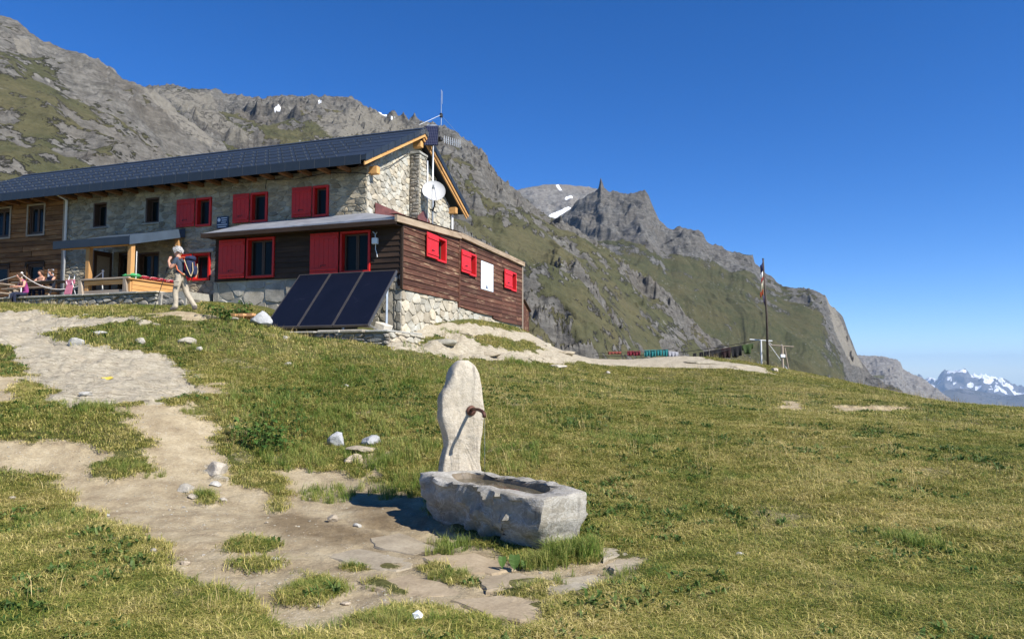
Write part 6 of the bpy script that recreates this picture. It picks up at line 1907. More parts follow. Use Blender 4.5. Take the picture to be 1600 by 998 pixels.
def spread(n, r0, r1, az=0.70):
    """points spread evenly over the hillside between two distances"""
    r = np.sqrt(RNG.uniform(r0 * r0, r1 * r1, n)); a = RNG.uniform(-az, az, n)
    return r * np.sin(a), r * np.cos(a)
PT, RT, SL, IX = [], [], [], []
for r0, r1, n, s0, s1, ids in ((3.3, 6.5, 26000, .75, 1.3, (0, 6)), (6.5, 11, 34000, .9, 1.6, (0, 6)), (11, 19, 62000, .8, 1.3, (6, 10)), (19, 46, 74000, 1.2, 2.0, (6, 10))):
    x, y = spread(n, r0, r1)
    di, ro, sp_ = masks(x, y)
    p = np.stack([x, y, 0 * x], 1)
    dens = 0.55 + 0.45 * sstep(-.35, .25, fbm(p * 0.7, 4, seed=201))
    keep = (RNG.random(n) < (1 - sstep(.25, .6, di)) * (1 - sstep(.25, .6, ro)) * (1 - .75 * sp_) * dens) & ~blocked(x, y)
    x, y, p = x[keep], y[keep], p[keep]
    z = gz_at(x, y)
    m = len(x)
    # taller where nobody treads: behind the fountain, below the hut
    tall = 0.75 + 0.40 * sstep(0.0, 0.5, fbm(p * 0.45, 3, seed=203)) * sstep(9.5, 13, np.hypot(x, y))
    s = RNG.uniform(s0, s1, m)
    PT.append(np.stack([x, y, z - .004], 1)); RT.append(np.stack([RNG.uniform(-.12, .12, m), RNG.uniform(-.12, .12, m), RNG.uniform(0, 2 * PI, m)], 1))
    SL.append(np.stack([s, s, s * tall * RNG.uniform(.6, 1.15, m)], 1)); IX.append(RNG.integers(ids[0], ids[1], m))
vars_ = [tuft(26, .085, .015, .042, .0040, 300 + k, 2.2, 1.3) for k in range(4)] + [tuft(22, .095, .02, .06, .0042, 310 + k, 1.6, 1.2) for k in range(2)] + [tuft(28, .13, .015, .045, .0065, 320 + k, 2.2, 1.3) for k in range(4)]
scatter('meadow_grass', np.concatenate(PT), np.concatenate(RT), np.concatenate(SL), np.concatenate(IX), vars_, M_GRASS, 'short dry alpine grass over the whole meadow')

# longer grass in clumps: behind the fountain, along the path, under the hut
PT, RT, SL, IX = [], [], [], []
def clump(px, py, n, rx, ry, s0, s1, ids=(0, 4)):
    g = ground_point(px, py)
    a = RNG.uniform(0, 2 * PI, n); r = np.sqrt(RNG.random(n))
    x, y = g[0] + r * np.cos(a) * rx, g[1] + r * np.sin(a) * ry
    k = ~blocked(x, y); x, y = x[k], y[k]; m = len(x)
    if m == 0: return
    PT.append(np.stack([x, y, gz_at(x, y) - .005], 1)); RT.append(np.stack([RNG.uniform(-.15, .15, m), RNG.uniform(-.15, .15, m), RNG.uniform(0, 2 * PI, m)], 1))
    s = RNG.uniform(s0, s1, m); SL.append(np.stack([s, s, s], 1)); IX.append(RNG.integers(ids[0], ids[1], m))
for q in ((905, 868, 110, .34, .22, .6, 1.1), (850, 880, 50, .22, .12, .5, .9), (690, 850, 60, .25, .3, .4, .8), (640, 760, 90, .5, .5, .6, 1.1), (620, 710, 110, .7, .6, .7, 1.3), (570, 660, 140, 1.2, .9, .7, 1.2), (480, 720, 120, .7, .6, .6, 1.1),
          (520, 770, 60, .4, .4, .5, 1.0), (440, 650, 160, 1.3, 1.1, .6, 1.1), (790, 720, 120, .8, .8, .5, 1.0), (320, 772, 26, .13, .1, .5, .8), (150, 640, 30, .25, .25, .7, 1.1), (560, 590, 160, 2.0, 1.5, .6, 1.1), (700, 570, 140, 2.2, 1.5, .6, 1.1),
          (820, 572, 50, .8, .6, .9, 1.5), (420, 540, 160, 2.0, 1.5, .6, 1.2), (240, 528, 120, 1.4, .6, .6, 1.1), (120, 640, 90, .9, .5, .4, .8), (200, 735, 70, .5, .22, .35, .65), (390, 846, 40, .26, .07, .3, .5), (495, 915, 50, .24, .12, .3, .5), (605, 908, 40, .22, .08, .3, .5), (585, 880, 40, .3, .06, .3, .5), (702, 897, 45, .2, .1, .35, .6),
          (810, 913, 40, .22, .08, .35, .6), (960, 900, 60, .5, .2, .35, .65), (600, 975, 60, .5, .16, .35, .6), (90, 812, 60, .4, .3, .4, .7), (1430, 850, 40, .25, .25, .6, 1.0), (980, 690, 40, .5, .4, .6, .9), (300, 640, 30, .2, .1, .4, .7), (780, 530, 60, .6, .4, .5, 1.0), (720, 522, 50, .7, .3, .5, .9), (330, 480, 60, 1.0, .3, .5, .9), (200, 480, 80, 1.8, .3, .4, .8), (60, 478, 60, 1.5, .25, .4, .8)):
    clump(*q)
x, y = spread(6000, 9.5, 24, .62)
di, ro, sp_ = masks(x, y)
pn = fbm(np.stack([x, y, 0 * x], 1) * .55, 4, seed=221) + .35 * (1 - sstep(1.0, 4.5, x)) - .28
k = (di < .15) & (ro < .15) & ~blocked(x, y) & (pn > RNG.uniform(-.15, .25, len(x)))
x, y = x[k], y[k]; m = len(x)
PT.append(np.stack([x, y, gz_at(x, y) - .005], 1)); RT.append(np.stack([RNG.uniform(-.2, .2, m), RNG.uniform(-.2, .2, m), RNG.uniform(0, 6.28, m)], 1))
s_ = RNG.uniform(.3, .65, m); SL.append(np.stack([s_ * 1.3, s_ * 1.3, s_], 1)); IX.append(RNG.integers(0, 4, m))
varl = [tuft(20, .05, .08, .21, .006, 400 + k, .55, .7) for k in range(4)]
scatter('tall_grass', np.concatenate(PT), np.concatenate(RT), np.concatenate(SL), np.concatenate(IX), varl, M_GRASS_LUSH, 'longer green grass growing in clumps by fountain and path')

# straw-coloured seed stalks standing above the turf
M_STRAW = grass_material('seed_stalk', [(0.3, (0.22, 0.16, 0.07)), (0.5, (0.40, 0.31, 0.14)), (0.7, (0.56, 0.45, 0.22))], .2)
x, y = spread(5200, 5.0, 42)
di, ro, sp_ = masks(x, y)
k = (di < .2) & (ro < .2) & ~blocked(x, y) & (fbm(np.stack([x, y, 0 * x], 1) * .5, 3, seed=231) > -.05)
x, y = x[k], y[k]; m = len(x)
s = RNG.uniform(.6, 1.2, m) * (1 + np.hypot(x, y) / 60)
scatter('seed_grass', np.stack([x, y, gz_at(x, y)], 1), np.stack([RNG.uniform(-.2, .2, m), RNG.uniform(-.2, .2, m), RNG.uniform(0, 6.28, m)], 1), np.stack([s, s, s], 1), RNG.integers(0, 3, m), [tuft(7, .09, .09, .22, .0035, 430 + q, .5, .4) for q in range(3)], M_STRAW, 'thin straw-coloured seed stalks scattered over the meadow')
# low dark weeds between the blades
M_WEED = grass_material('meadow_weed', [(0.35, (0.035, 0.075, 0.016)), (0.5, (0.07, 0.12, 0.028)), (0.65, (0.13, 0.17, 0.05))], .25)
x, y = spread(15000, 3.6, 26)
di, ro, sp_ = masks(x, y)
k = (di < .15) & (ro < .15) & ~blocked(x, y) & (fbm(np.stack([x, y, 0 * x], 1) * .9, 4, seed=241) > .14)
x, y = x[k], y[k]; m = len(x)
s = RNG.uniform(.7, 1.5, m)
scatter('meadow_weeds', np.stack([x, y, gz_at(x, y) + .012], 1), np.stack([RNG.uniform(-.2, .2, m), RNG.uniform(-.2, .2, m), RNG.uniform(0, 6.28, m)], 1), np.stack([s, s, s], 1), RNG.integers(0, 3, m), [tuft(9, .06, .02, .045, .022, 440 + q, 1.6, .8) for q in range(3)], M_WEED, 'low dark broad-leaved weeds between the grass blades')
# loose gravel on the path
x, y = spread(26000, 4.2, 19)
di, ro, sp_ = masks(x, y)
k = (np.maximum(di, ro * .8) * (0.25 + .75 * sstep(-.1, .4, fbm(np.stack([x, y, 0 * x], 1) * 1.4, 4, seed=251))) > RNG.uniform(.15, 1.1, len(x))) & ~blocked(x, y)
x, y = x[k], y[k]; m = len(x)
s = RNG.uniform(.25, 1.0, m) ** 2 * 1.3 + .15
class _RM:
    def __init__(q, seed): q.seed = seed
    def mesh(q, name): return rock_mesh(name, .016, .013, .009, q.seed, 1)
scatter('gravel', np.stack([x, y, gz_at(x, y)], 1), np.stack([RNG.uniform(-.3, .3, m), RNG.uniform(-.3, .3, m), RNG.uniform(0, 6.28, m)], 1), np.stack([s, s, s], 1), RNG.integers(0, 4, m), [_RM(500 + q) for q in range(4)], M_ROCK_LEDGE, 'loose gravel and chips of stone on the path')

# ================================================================ broad-leaved plants
M_LEAF = grass_material('dock_leaf', [(0.3, (0.03, 0.07, 0.014)), (0.5, (0.055, 0.11, 0.024)), (0.7, (0.10, 0.16, 0.04))], .3)
def leaf(mb, base, d, L_, W_, up, droop, rg2):
    """a broad leaf on a stalk, folded along its midrib"""
    bx, by, bz = base
    dx, dy = math.cos(d), math.sin(d); sx, sy = -dy, dx
    st = L_ * 0.5
    n = 6
    vs, fs = [], []
    # stalk
    p0 = Vector(base); p1 = Vector((bx + dx * st * .5, by + dy * st * .5, bz + up))
    mb.cur = rg2.random()
    mb.tube([p0, p1], [.004, .003], 4, False)
    for k in range(n + 1):
        t_ = k / n
        w = W_ * math.sin(PI * min(1, t_ * .92 + .08)) ** .7 * (1 - .25 * t_) * (1.0 if k < n else .05)
        c = Vector((p1.x + dx * L_ * t_, p1.y + dy * L_ * t_, p1.z + L_ * .3 * t_ - droop * L_ * t_ * t_))
        wv = .12 * w * math.sin(k * 2.1)
        vs += [c + Vector((sx * w, sy * w, .25 * w + wv)), c, c - Vector((sx * w, sy * w, -.25 * w + wv))]
    for k in range(n):
        a = k * 3
        fs += [(a, a + 1, a + 4, a + 3), (a + 1, a + 2, a + 5, a + 4)]
    mb.add(vs, fs)
def leafy(name, px, py, n, spread_, size, height, label, seed, cat='plant', depth=1.0):
    g = gp(px, py)
    e = empty(name, tuple(g), 0, label, cat)
    rg2 = random.Random(seed)
    for k in range(n):
        a = rg2.uniform(0, 2 * PI); r = spread_ * math.sqrt(rg2.random())
        mb = MB()
        b = (r * math.cos(a), r * math.sin(a) * depth, 0.0)
        bz = float(gz_at(g[0] + b[0], g[1] + b[1])[0]) - g[2]
        leaf(mb, (b[0], b[1], bz), rg2.uniform(0, 2 * PI), size * rg2.uniform(.6, 1.2), size * .42 * rg2.uniform(.7, 1.1), height * rg2.uniform(.3, 1.1), rg2.uniform(.3, .9), rg2)
        mb.build('leaf', M_LEAF, e)
    return e
leafy('dock_plant', 405, 700, 110, .48, .11, .30, 'big leafy dock plant beside the path bend', 1, depth=.7)
leafy('dock_plant', 440, 665, 60, .6, .09, .2, 'low spreading leafy plant above the big dock', 2, depth=.8)
leafy('dock_plant', 345, 498, 60, .42, .14, .35, 'dark leafy bush left of the pallet', 3, depth=.6)
leafy('dock_plant', 378, 492, 50, .36, .14, .38, 'dark leafy bush between bush and white rock', 4, depth=.6)
leafy('dock_plant', 30, 805, 26, .22, .07, .05, 'low broad-leaved plant in the left meadow', 5)
leafy('dock_plant', 298, 622, 22, .3, .08, .05, 'low leafy plant at the right end of the bare slab', 6, depth=.5)
leafy('dock_plant', 790, 513, 18, .3, .1, .15, 'small green plant among the pale rocks under the side wall', 8)
# the two heart-shaped leaves at the trough's foot
g = gp(800, 884)
e = empty('burdock_plant', tuple(g), 0, 'young burdock with heart-shaped leaves at the foot of the trough', 'plant')
for k, (dx, dy, zz, L_, W_, tilt) in enumerate(((0.02, -.03, .02, .13, .05, 75), (-.08, -.02, .03, .10, .035, 60), (.1, .0, .02, .07, .03, 50))):
    mb = MB(); mb.cur = .4 + .2 * k
    n = 8; vs, fs = [], []
    for i in range(n + 1):
        t_ = i / n; w = W_ * (math.sin(PI * (t_ * .85 + .15)) ** .6) * (1.15 - .5 * t_) * (1 if i < n else .08)
        for s_ in (-1, 0, 1):
            vs.append((dx + s_ * w, dy - t_ * .05, zz + L_ * (1 - t_) * .9 + .012 * (abs(s_)) + .006 * math.sin(3 * i)))
    for i in range(n):
        a = i * 3; fs += [(a, a + 1, a + 4, a + 3), (a + 1, a + 2, a + 5, a + 4)]
    mb.add(vs, fs); mb.tube([(dx, dy + .06, 0), (dx, dy + .01, zz + L_ * .9)], .005, 4)
    mb.build('leaf', M_LEAF, e)
# ================================================================ people
def cloth(name, col, var=.18, rough=.9):
    t = NT(name); o = t.pos('obj')
    n = t.noise(o, 9, 5, .6)
    c = t.ramp(n, [(0.3, tuple(q * (1 - var) for q in col)), (0.7, tuple(q * (1 + var) for q in col))])
    return t.fin(c, rough, t.bump(t.noise(o, 22, 4, .6), .012, .8))
M_SKIN = plain('skin', (0.52, 0.27, 0.18), .55, 0, .12)
M_TEE = cloth('dark_blue_tee', (0.045, 0.06, 0.085))
M_TROUSER = cloth('beige_trousers', (0.40, 0.345, 0.26))
M_PACK = cloth('navy_rucksack', (0.02, 0.028, 0.065))
M_STRAP = cloth('orange_strap', (0.52, 0.14, 0.06))
M_STRAPP = cloth('pale_strap', (0.55, 0.42, 0.24))
M_HAIRW = plain('white_hair', (0.62, 0.60, 0.57), .8, 0, .2, 40, .01)
M_BOOT = cloth('grey_boot', (0.16, 0.14, 0.12))
M_DARKCLOTH = cloth('dark_navy_cloth', (0.018, 0.022, 0.045))
M_MAGENTA = cloth('magenta_top', (0.26, 0.04, 0.17))
M_HAIRB = plain('brown_hair', (0.10, 0.06, 0.035), .7, 0, .3, 40, .01)

def skin_fig(name, joints, edges, root, mats, parent=None, sub=2):
    """one continuous body grown round a skeleton; mats picks a material for each face from its place"""
    me = bpy.data.meshes.new(name)
    keys = list(joints)
    me.from_pydata([joints[k][0] for k in keys], [(keys.index(a), keys.index(b)) for a, b in edges], [])
    o = link(name, me)
    sk = o.modifiers.new('skin', 'SKIN'); sk.use_smooth_shade = True; sk.branch_smoothing = 0.4
    for i, k in enumerate(keys):
        r = joints[k][1]
        me.skin_vertices[0].data[i].radius = r if hasattr(r, '__len__') else (r, r)
        me.skin_vertices[0].data[i].use_root = (k == root)
    ss = o.modifiers.new('sub', 'SUBSURF'); ss.levels = sub; ss.render_levels = sub
    dg = bpy.context.evaluated_depsgraph_get()
    ev = o.evaluated_get(dg)
    m2 = bpy.data.meshes.new_from_object(ev)
    bpy.data.objects.remove(o)
    o = link(name, m2, None, parent)
    m2.materials.clear()
    for m, _ in mats: m2.materials.append(m)
    for p in m2.polygons:
        c = p.center
        p.use_smooth = True
        for i, (m, fn) in enumerate(mats):
            if fn(c): p.material_index = i; break
    return o

# the hiker: walks left (-x), hands raised to the face
g = gp(280, 486)
hk_base = np.array([at(278, 485, 20.1)[0], 20.1, 0]); hk_base[2] = float(gz_at(hk_base[0], hk_base[1])[0])
hiker = empty('person', tuple(hk_base), R(-4), 'hiker in dark tee and beige trousers walking with hands raised to face', 'person')
J = {
    'pelvis': ((0.06, 0, 0.93), (.155, .125)), 'belly': ((0.03, 0, 1.08), (.155, .125)), 'chest': ((0.02, 0, 1.28), (.17, .135)), 'upper': ((0.0, 0, 1.42), (.15, .115)), 'neck': ((-.04, 0, 1.50), (.062, .06)),
    'jaw': ((-.075, 0, 1.575), (.072, .078)), 'skull': ((-.065, 0, 1.66), (.088, .098)), 'crown': ((-.055, 0, 1.715), (.06, .075)), 'nose': ((-.158, 0, 1.615), (.020, .016)),
    'hipN': ((0.05, -.10, 0.88), (.105, .10)), 'kneeN': ((-.03, -.12, 0.50), (.078, .078)), 'calfN': ((-.005, -.12, .30), (.074, .074)), 'ankN': ((.0, -.12, .09), (.07, .065)), 'toeN': ((-.16, -.12, .045), (.048, .05)), 'heelN': ((.04, -.12, .05), (.05, .05)),
    'hipF': ((0.07, .10, 0.88), (.105, .10)), 'kneeF': ((.17, .12, 0.50), (.08, .078)), 'calfF': ((.30, .12, .31), (.074, .074)), 'ankF': ((.43, .12, .13), (.068, .064)), 'toeF': ((.37, .12, .04), (.045, .048)), 'heelF': ((.49, .12, .12), (.05, .048)),
    'shN': ((0.01, -.19, 1.40), (.078, .075)), 'elN': ((-.12, -.22, 1.15), (.05, .048)), 'wrN': ((-.235, -.13, 1.36), (.034, .032)), 'haN': ((-.235, -.09, 1.44), (.036, .03)),
    'shF': ((0.0, .19, 1.40), (.078, .075)), 'elF': ((-.15, .22, 1.16), (.05, .048)), 'wrF': ((-.245, .12, 1.37), (.034, .032)), 'haF': ((-.245, .07, 1.45), (.036, .03)),
}
fing = []
for s_, h_ in (('N', -1), ('F', 1)):
    hx_, hy_, hz_ = J['ha' + s_][0]
    for k in range(4):
        J['f%s%d' % (s_, k)] = ((hx_ + .012 + (k - 1.5) * .016, hy_ - h_ * -.0 - h_ * .02, hz_ + .05), .011)
        J['g%s%d' % (s_, k)] = ((hx_ + .03 + (k - 1.5) * .014, hy_ - h_ * .045, hz_ + .062 + (.004, .01, .007, -.004)[k]), .009)
        fing += [('ha' + s_, 'f%s%d' % (s_, k)), ('f%s%d' % (s_, k), 'g%s%d' % (s_, k))]
    J['t' + s_] = ((hx_ + .035, hy_ - h_ * .015, hz_ + .01), .012); J['u' + s_] = ((hx_ + .055, hy_ - h_ * .035, hz_ + .03), .01)
    fing += [('ha' + s_, 't' + s_), ('t' + s_, 'u' + s_)]
E_ = [('pelvis', 'belly'), ('belly', 'chest'), ('chest', 'upper'), ('upper', 'neck'), ('neck', 'jaw'), ('jaw', 'skull'), ('skull', 'crown'), ('jaw', 'nose')]
for s_ in 'NF':
    E_ += [('pelvis', 'hip' + s_), ('hip' + s_, 'knee' + s_), ('knee' + s_, 'calf' + s_), ('calf' + s_, 'ank' + s_), ('ank' + s_, 'toe' + s_), ('ank' + s_, 'heel' + s_), ('upper', 'sh' + s_), ('sh' + s_, 'el' + s_), ('el' + s_, 'wr' + s_), ('wr' + s_, 'ha' + s_)]
E_ += fing
def is_arm(c): return (abs(c.y) > .05 and c.x < -.105 and c.z > 1.05) or (c.z > 1.05 and abs(c.y) > .15 and c.z < 1.27)
body = skin_fig('body', J, E_, 'pelvis', [
    (M_BOOT, lambda c: c.z < .105 or (c.x > .36 and c.z < .17)),
    (M_TROUSER, lambda c: c.z < 1.0),
    (M_SKIN, lambda c: c.z > 1.485 or is_arm(c)),
    (M_TEE, lambda c: True)], hiker)
# hair: many short locks over the skull
mb = MB(); rg2 = random.Random(5)
for k in range(760):
    a, b_ = rg2.uniform(0, 2 * PI), rg2.uniform(-.35, 1)
    n = Vector((math.cos(a) * math.sqrt(max(0, 1 - b_ * b_)), math.sin(a) * math.sqrt(max(0, 1 - b_ * b_)), b_))
    if n.x < -.45 and b_ < .35: continue
    p0 = Vector((-.06, 0, 1.665)) + Vector((n.x * .088, n.y * .098, n.z * .09)); 
    d = (n + Vector((.5, rg2.uniform(-.4, .4), -.5))).normalized() * rg2.uniform(.03, .07)
    mb.cur = rg2.random(); mb.tube([p0, p0 + n * .016 + d * .5, p0 + d], [.011, .010, .003], 4, False)
mb.build('hair', M_HAIRW, hiker)
mb = MB()
for y_ in (-.034, .034): mb.lathe([(.002, -.006), (.011, 0), (.002, .006)], (-.152, y_, 1.642), 8, Matrix.Rotation(R(90), 3, 'Y').to_4x4())
mb.build('eyes', M_BLACK, hiker)
mb = MB()
for y_ in (-.098, .098): mb.lathe([(.004, -.012), (.024, -.006), (.03, .002), (.02, .008)], (-.05, y_, 1.63), 10, Matrix.Rotation(R(90), 4, 'X') @ Matrix.Diagonal((.7, 1.15, 1, 1)))
mb.build('ears', M_SKIN, hiker)
# belt, pocket flaps
mb = MB(); mb.lathe([(.175, 0), (.18, .02), (.175, .045)], (.055, 0, .985), 20, Matrix.Diagonal((1.0, .86, 1, 1))); mb.build('belt', M_STRAPP, hiker)
mb = MB(); mb.cbox(-.02, .13, -.232, -.205, .66, .80, .02); mb.cbox(-.03, .14, -.238, -.212, .77, .815, .012); mb.build('pocket', M_TROUSER, hiker)
# rucksack carried on the back
rk = empty('rucksack', tuple(Vector(hk_base) + Vector((.26, 0, 1.0))), R(-4), "navy rucksack with pale straps on the hiker's back", 'rucksack')
def blob(sx, sy, sz, seed, c, p=3.2):
    bm = bmesh.new(); bmesh.ops.create_icosphere(bm, subdivisions=4, radius=1)
    P = np.array([v.co[:] for v in bm.verts])
    P = P / ((np.abs(P) ** p).sum(1) ** (1 / p))[:, None]
    P = P * np.array([sx, sy, sz]); P += fbm(P * 9 + seed, 4, seed=seed)[:, None] * .018 * np.sign(P)
    mb = MB(); mb.add(P + np.array(c), [tuple(v.index for v in f.verts) for f in bm.faces]); bm.free(); return mb
blob(.115, .15, .26, 3, (.045, 0, .18)).build('main_bag', M_PACK, rk, smooth=True)
blob(.13, .16, .075, 4, (.05, 0, .45), 2.6).build('lid', M_PACK, rk, smooth=True)
blob(.05, .11, .14, 5, (.165, 0, .12)).build('front_pocket', M_PACK, rk, smooth=True)
for y_ in (-.13, .13):
    mb = MB(); mb.tube([(.03, y_, .44), (-.10, y_ * 1.0, .47), (-.275, y_ * 1.02, .40), (-.29, y_ * 1.1, .28), (-.22, y_ * 1.42, .12), (-.05, y_ * 1.2, -.02)], .019, 6); mb.build('shoulder_strap', M_STRAP, rk)
    mb = MB(); mb.tube([(-.06, y_ * 1.1, .40), (.06, y_ * 1.22, .12), (.13, y_, -.05)], .012, 5); mb.tube([(.17, y_, .32), (.19, y_, .1), (.14, y_, -.06)], .012, 5); mb.build('side_strap', M_STRAPP, rk)
# walking pole held from the wrist
def pole(a, b, lb):
    a, b = Vector(a), Vector(b)
    e = empty('walking_pole', tuple(Vector(hk_base) + b), 0, lb, 'walking pole')
    mb = MB(); mb.tube([Vector((0, 0, 0)), (a - b) * .55, a - b], [.007, .009, .011], 6); mb.build('shaft', M_BLACK, e)
    mb = MB(); mb.tube([(a - b) * .90, a - b], [.017, .02], 8); mb.build('grip', M_BLACK, e)
    mb = MB(); mb.lathe([(.006, 0), (.035, .006), (.006, .012)], tuple((a - b) * .05), 8); mb.build('basket', M_BLACK, e)
fx_ = Vector((-.62, -.15, 0.02)); fx_.z += float(gz_at(hk_base[0] - .62, hk_base[1] - .15)[0]) - hk_base[2]
pole((-.26, -.12, 1.20), tuple(fx_), "dark walking pole hanging from the hiker's hands to the ground on the left")

# people sitting at the terrace tables
def sitter(x, y, rz, top, label, hairm, lean=.1, bare=False, dz=0.0):
    q = hw(x, y, TZ + dz)
    e = empty('person', tuple(q), rz, label, 'person')
    JJ = {'pelvis': ((0, 0, .56), (.15, .14)), 'belly': ((0.0, -.02 * lean, .70), (.14, .115)), 'chest': ((0, .25 * lean, .90), (.155, .12)), 'upper': ((0, .5 * lean, 1.02), (.14, .10)), 'neck': ((0, .7 * lean, 1.10), (.052, .052)),
          'jaw': ((0, .9 * lean + .02, 1.17), (.068, .075)), 'skull': ((0, .9 * lean + .01, 1.26), (.08, .092)), 'crown': ((0, .9 * lean, 1.31), (.055, .06)), 'nose': ((0, .9 * lean + .1, 1.205), (.014, .018))}
    EE = [('pelvis', 'belly'), ('belly', 'chest'), ('chest', 'upper'), ('upper', 'neck'), ('neck', 'jaw'), ('jaw', 'skull'), ('skull', 'crown'), ('jaw', 'nose')]
    for s_, k in (('L', -1), ('R', 1)):
        JJ.update({'hip' + s_: ((.09 * k, .06, .55), (.09, .09)), 'knee' + s_: ((.12 * k, .45, .52), (.066, .066)), 'ank' + s_: ((.12 * k, .42, .09), (.05, .05)), 'toe' + s_: ((.12 * k, .56, .045), (.04, .04)),
                   'sh' + s_: ((.19 * k, .5 * lean, 1.0), (.062, .06)), 'el' + s_: ((.24 * k, .20, .80), (.045, .045)), 'wr' + s_: ((.14 * k, .40, .80), (.032, .03)), 'ha' + s_: ((.10 * k, .46, .80), (.034, .026))})
        EE += [('pelvis', 'hip' + s_), ('hip' + s_, 'knee' + s_), ('knee' + s_, 'ank' + s_), ('ank' + s_, 'toe' + s_), ('upper', 'sh' + s_), ('sh' + s_, 'el' + s_), ('el' + s_, 'wr' + s_), ('wr' + s_, 'ha' + s_)]
        for f in range(4):
            JJ['f%s%d' % (s_, f)] = ((.10 * k + (f - 1.5) * .017, .50, .805), .010); JJ['g%s%d' % (s_, f)] = ((.10 * k + (f - 1.5) * .017, .53, .785), .008)
            EE += [('ha' + s_, 'f%s%d' % (s_, f)), ('f%s%d' % (s_, f), 'g%s%d' % (s_, f))]
        JJ['t' + s_] = ((.10 * k - k * .04, .47, .80), .011); EE.append(('ha' + s_, 't' + s_))
    skin_fig('body', JJ, EE, 'pelvis', [(M_BOOT, lambda c: c.z < .1), (M_DARKCLOTH, lambda c: c.z < .60), (M_SKIN, lambda c: c.z > 1.085 or c.y > .2 or abs(c.x) > .2 or (bare and c.z > .95)), (top, lambda c: True)], e)
    mb = MB(); r3 = random.Random(int(abs(x) * 100))
    for k in range(260):
        a, b_ = r3.uniform(0, 2 * PI), r3.uniform(-.3, 1)
        n = Vector((math.cos(a) * math.sqrt(1 - b_ * b_), math.sin(a) * math.sqrt(1 - b_ * b_), b_))
        if n.y > .4 and b_ < .5: continue
        p0 = Vector((0, .9 * lean, 1.255)) + Vector((n.x * .082, n.y * .092, n.z * .08))
        d = (n * .5 + Vector((0, -.3, -.8))).normalized() * r3.uniform(.03, .07)
        mb.cur = r3.random(); mb.tube([p0, p0 + n * .012 + d * .5, p0 + d], [.011, .01, .003], 4, False)
    mb.build('hair', hairm, e)
    mb = MB()
    for xx in (-.03, .03): mb.lathe([(.002, -.004), (.01, 0), (.002, .004)], (xx, .9 * lean + .088, 1.235), 8, Matrix.Rotation(R(90), 3, 'X').to_4x4())
    mb.build('eyes', M_BLACK, e)
sitter(-14.55, -1.12, HROT + R(180), M_SKIN, 'bare-shouldered person sitting at the terrace table by the window', M_HAIRB, .1, True)
sitter(-13.95, -1.12, HROT + R(172), M_DARKCLOTH, 'person in dark navy clothes sitting right of the bare-shouldered one', M_HAIRB, .12)
sitter(-12.95, -3.02, HROT + R(165), M_MAGENTA, 'person in a magenta top sitting on the terrace edge by the white barrier post', M_HAIRB, .3, dz=-.44)
o = link('pale_block', rock_mesh('pale_block', .34, .22, .14, 66, 3, .1, 0, 8), M_PALESTONE, None, tuple(hw(-13.45, -3.02, TZ + .08)), (0, 0, HROT)); tag(o, 'pale cream stone block at the foot of the left barrier post', 'block')

# ================================================================ flagpole and washing line on the crest
FPX, FPY = 13.13, 38.0
fz_ = float(gz_at(FPX, FPY)[0])
fp = empty('flagpole', (FPX, FPY, fz_), 0, 'tall dark flagpole on the meadow crest', 'flagpole')
mb = MB(); mb.tube([(0, 0, -.1), (.0, 0, 3.0), (-.12, 0, 7.38 - fz_)], [.07, .06, .04], 8); mb.build('pole', plain('dark_pole', (.06, .045, .035), .7), fp, smooth=True)
mb = MB(); mb.lathe([(.02, 0), (.055, .03), (.02, .08)], (-.12, 0, 7.36 - fz_), 8); mb.build('finial', M_BLACK, fp)
M_FR = [cloth('flag_' + n, c) for n, c in (('navy', (.03, .035, .10)), ('white', (.72, .70, .66)), ('red', (.50, .05, .03)), ('cream', (.72, .66, .50)), ('orange_red', (.52, .12, .05)), ('violet', (.12, .10, .22)))]
fl = empty('flag', (FPX - .14, FPY - .04, 5.4), 0, 'limp striped flag hanging down the pole', 'flag')
zc_ = 7.2 - 5.4
for k, (i, h_) in enumerate(((0, .42), (1, .30), (2, .20), (3, .45), (4, .28), (5, .40))):
    mb = MB(); n = 7
    vs, fs = [], []
    for r_ in range(3):
        for c_ in range(n):
            t_ = c_ / (n - 1); w = .13 + .04 * math.sin(k * 1.7)
            for s_ in (0,):
                vs.append((-.02 - w * t_ * (.4 if k == 5 else 1) * (1 if k < 5 else -1) + .02 * math.sin(r_ + k), .05 * math.sin(t_ * 9 + k), zc_ - h_ * r_ / 2 - t_ * .18))
    for r_ in range(2):
        for c_ in range(n - 1): a = r_ * n + c_; fs.append((a, a + 1, a + n + 1, a + n))
    mb.add(vs, fs); o = mb.build('stripe', M_FR[i], fl, smooth=True)
    sd = o.modifiers.new('s', 'SOLIDIFY'); sd.thickness = .012
    zc_ -= h_
# T-posts of the washing line
def tpost(px, pyt, pyb, Y, lb, arms):
    b = at(px, pyb, Y); t_ = at(px, pyt, Y)
    bz = float(gz_at(b[0], b[1])[0])
    e = empty('washing_post', (b[0], b[1], bz), 0, lb, 'post', 'washing line posts')
    H_ = t_[2] - bz
    mb = MB(); mb.tube([(0, 0, -.1), (0, 0, H_)], .045 if arms else .07, 6); mb.build('upright', M_WHITE if arms else M_GREYPOST, e)
    mb = MB(); mb.tube([(-.55, .1, H_ + .03), (.55, -.1, H_ - .06)], .035, 6); mb.build('crossarm', M_WHITE if arms else M_GREYWOOD, e)
    if not arms: mb = MB(); mb.tube([(.12, 0, H_ - .05), (.28, 0, .2)], .04, 6); mb.build('prop', M_GREYPOST, e); mb = MB(); mb.cbox(-.12, .12, -.1, .02, H_ * .55, H_ * .55 + .16, .02); mb.build('box', M_WHITE, e)
    return Vector((b[0], b[1], t_[2]))
TP1 = tpost(1190, 531, 576, 38.3, 'white metal T-shaped washing line post beside the flagpole', True)
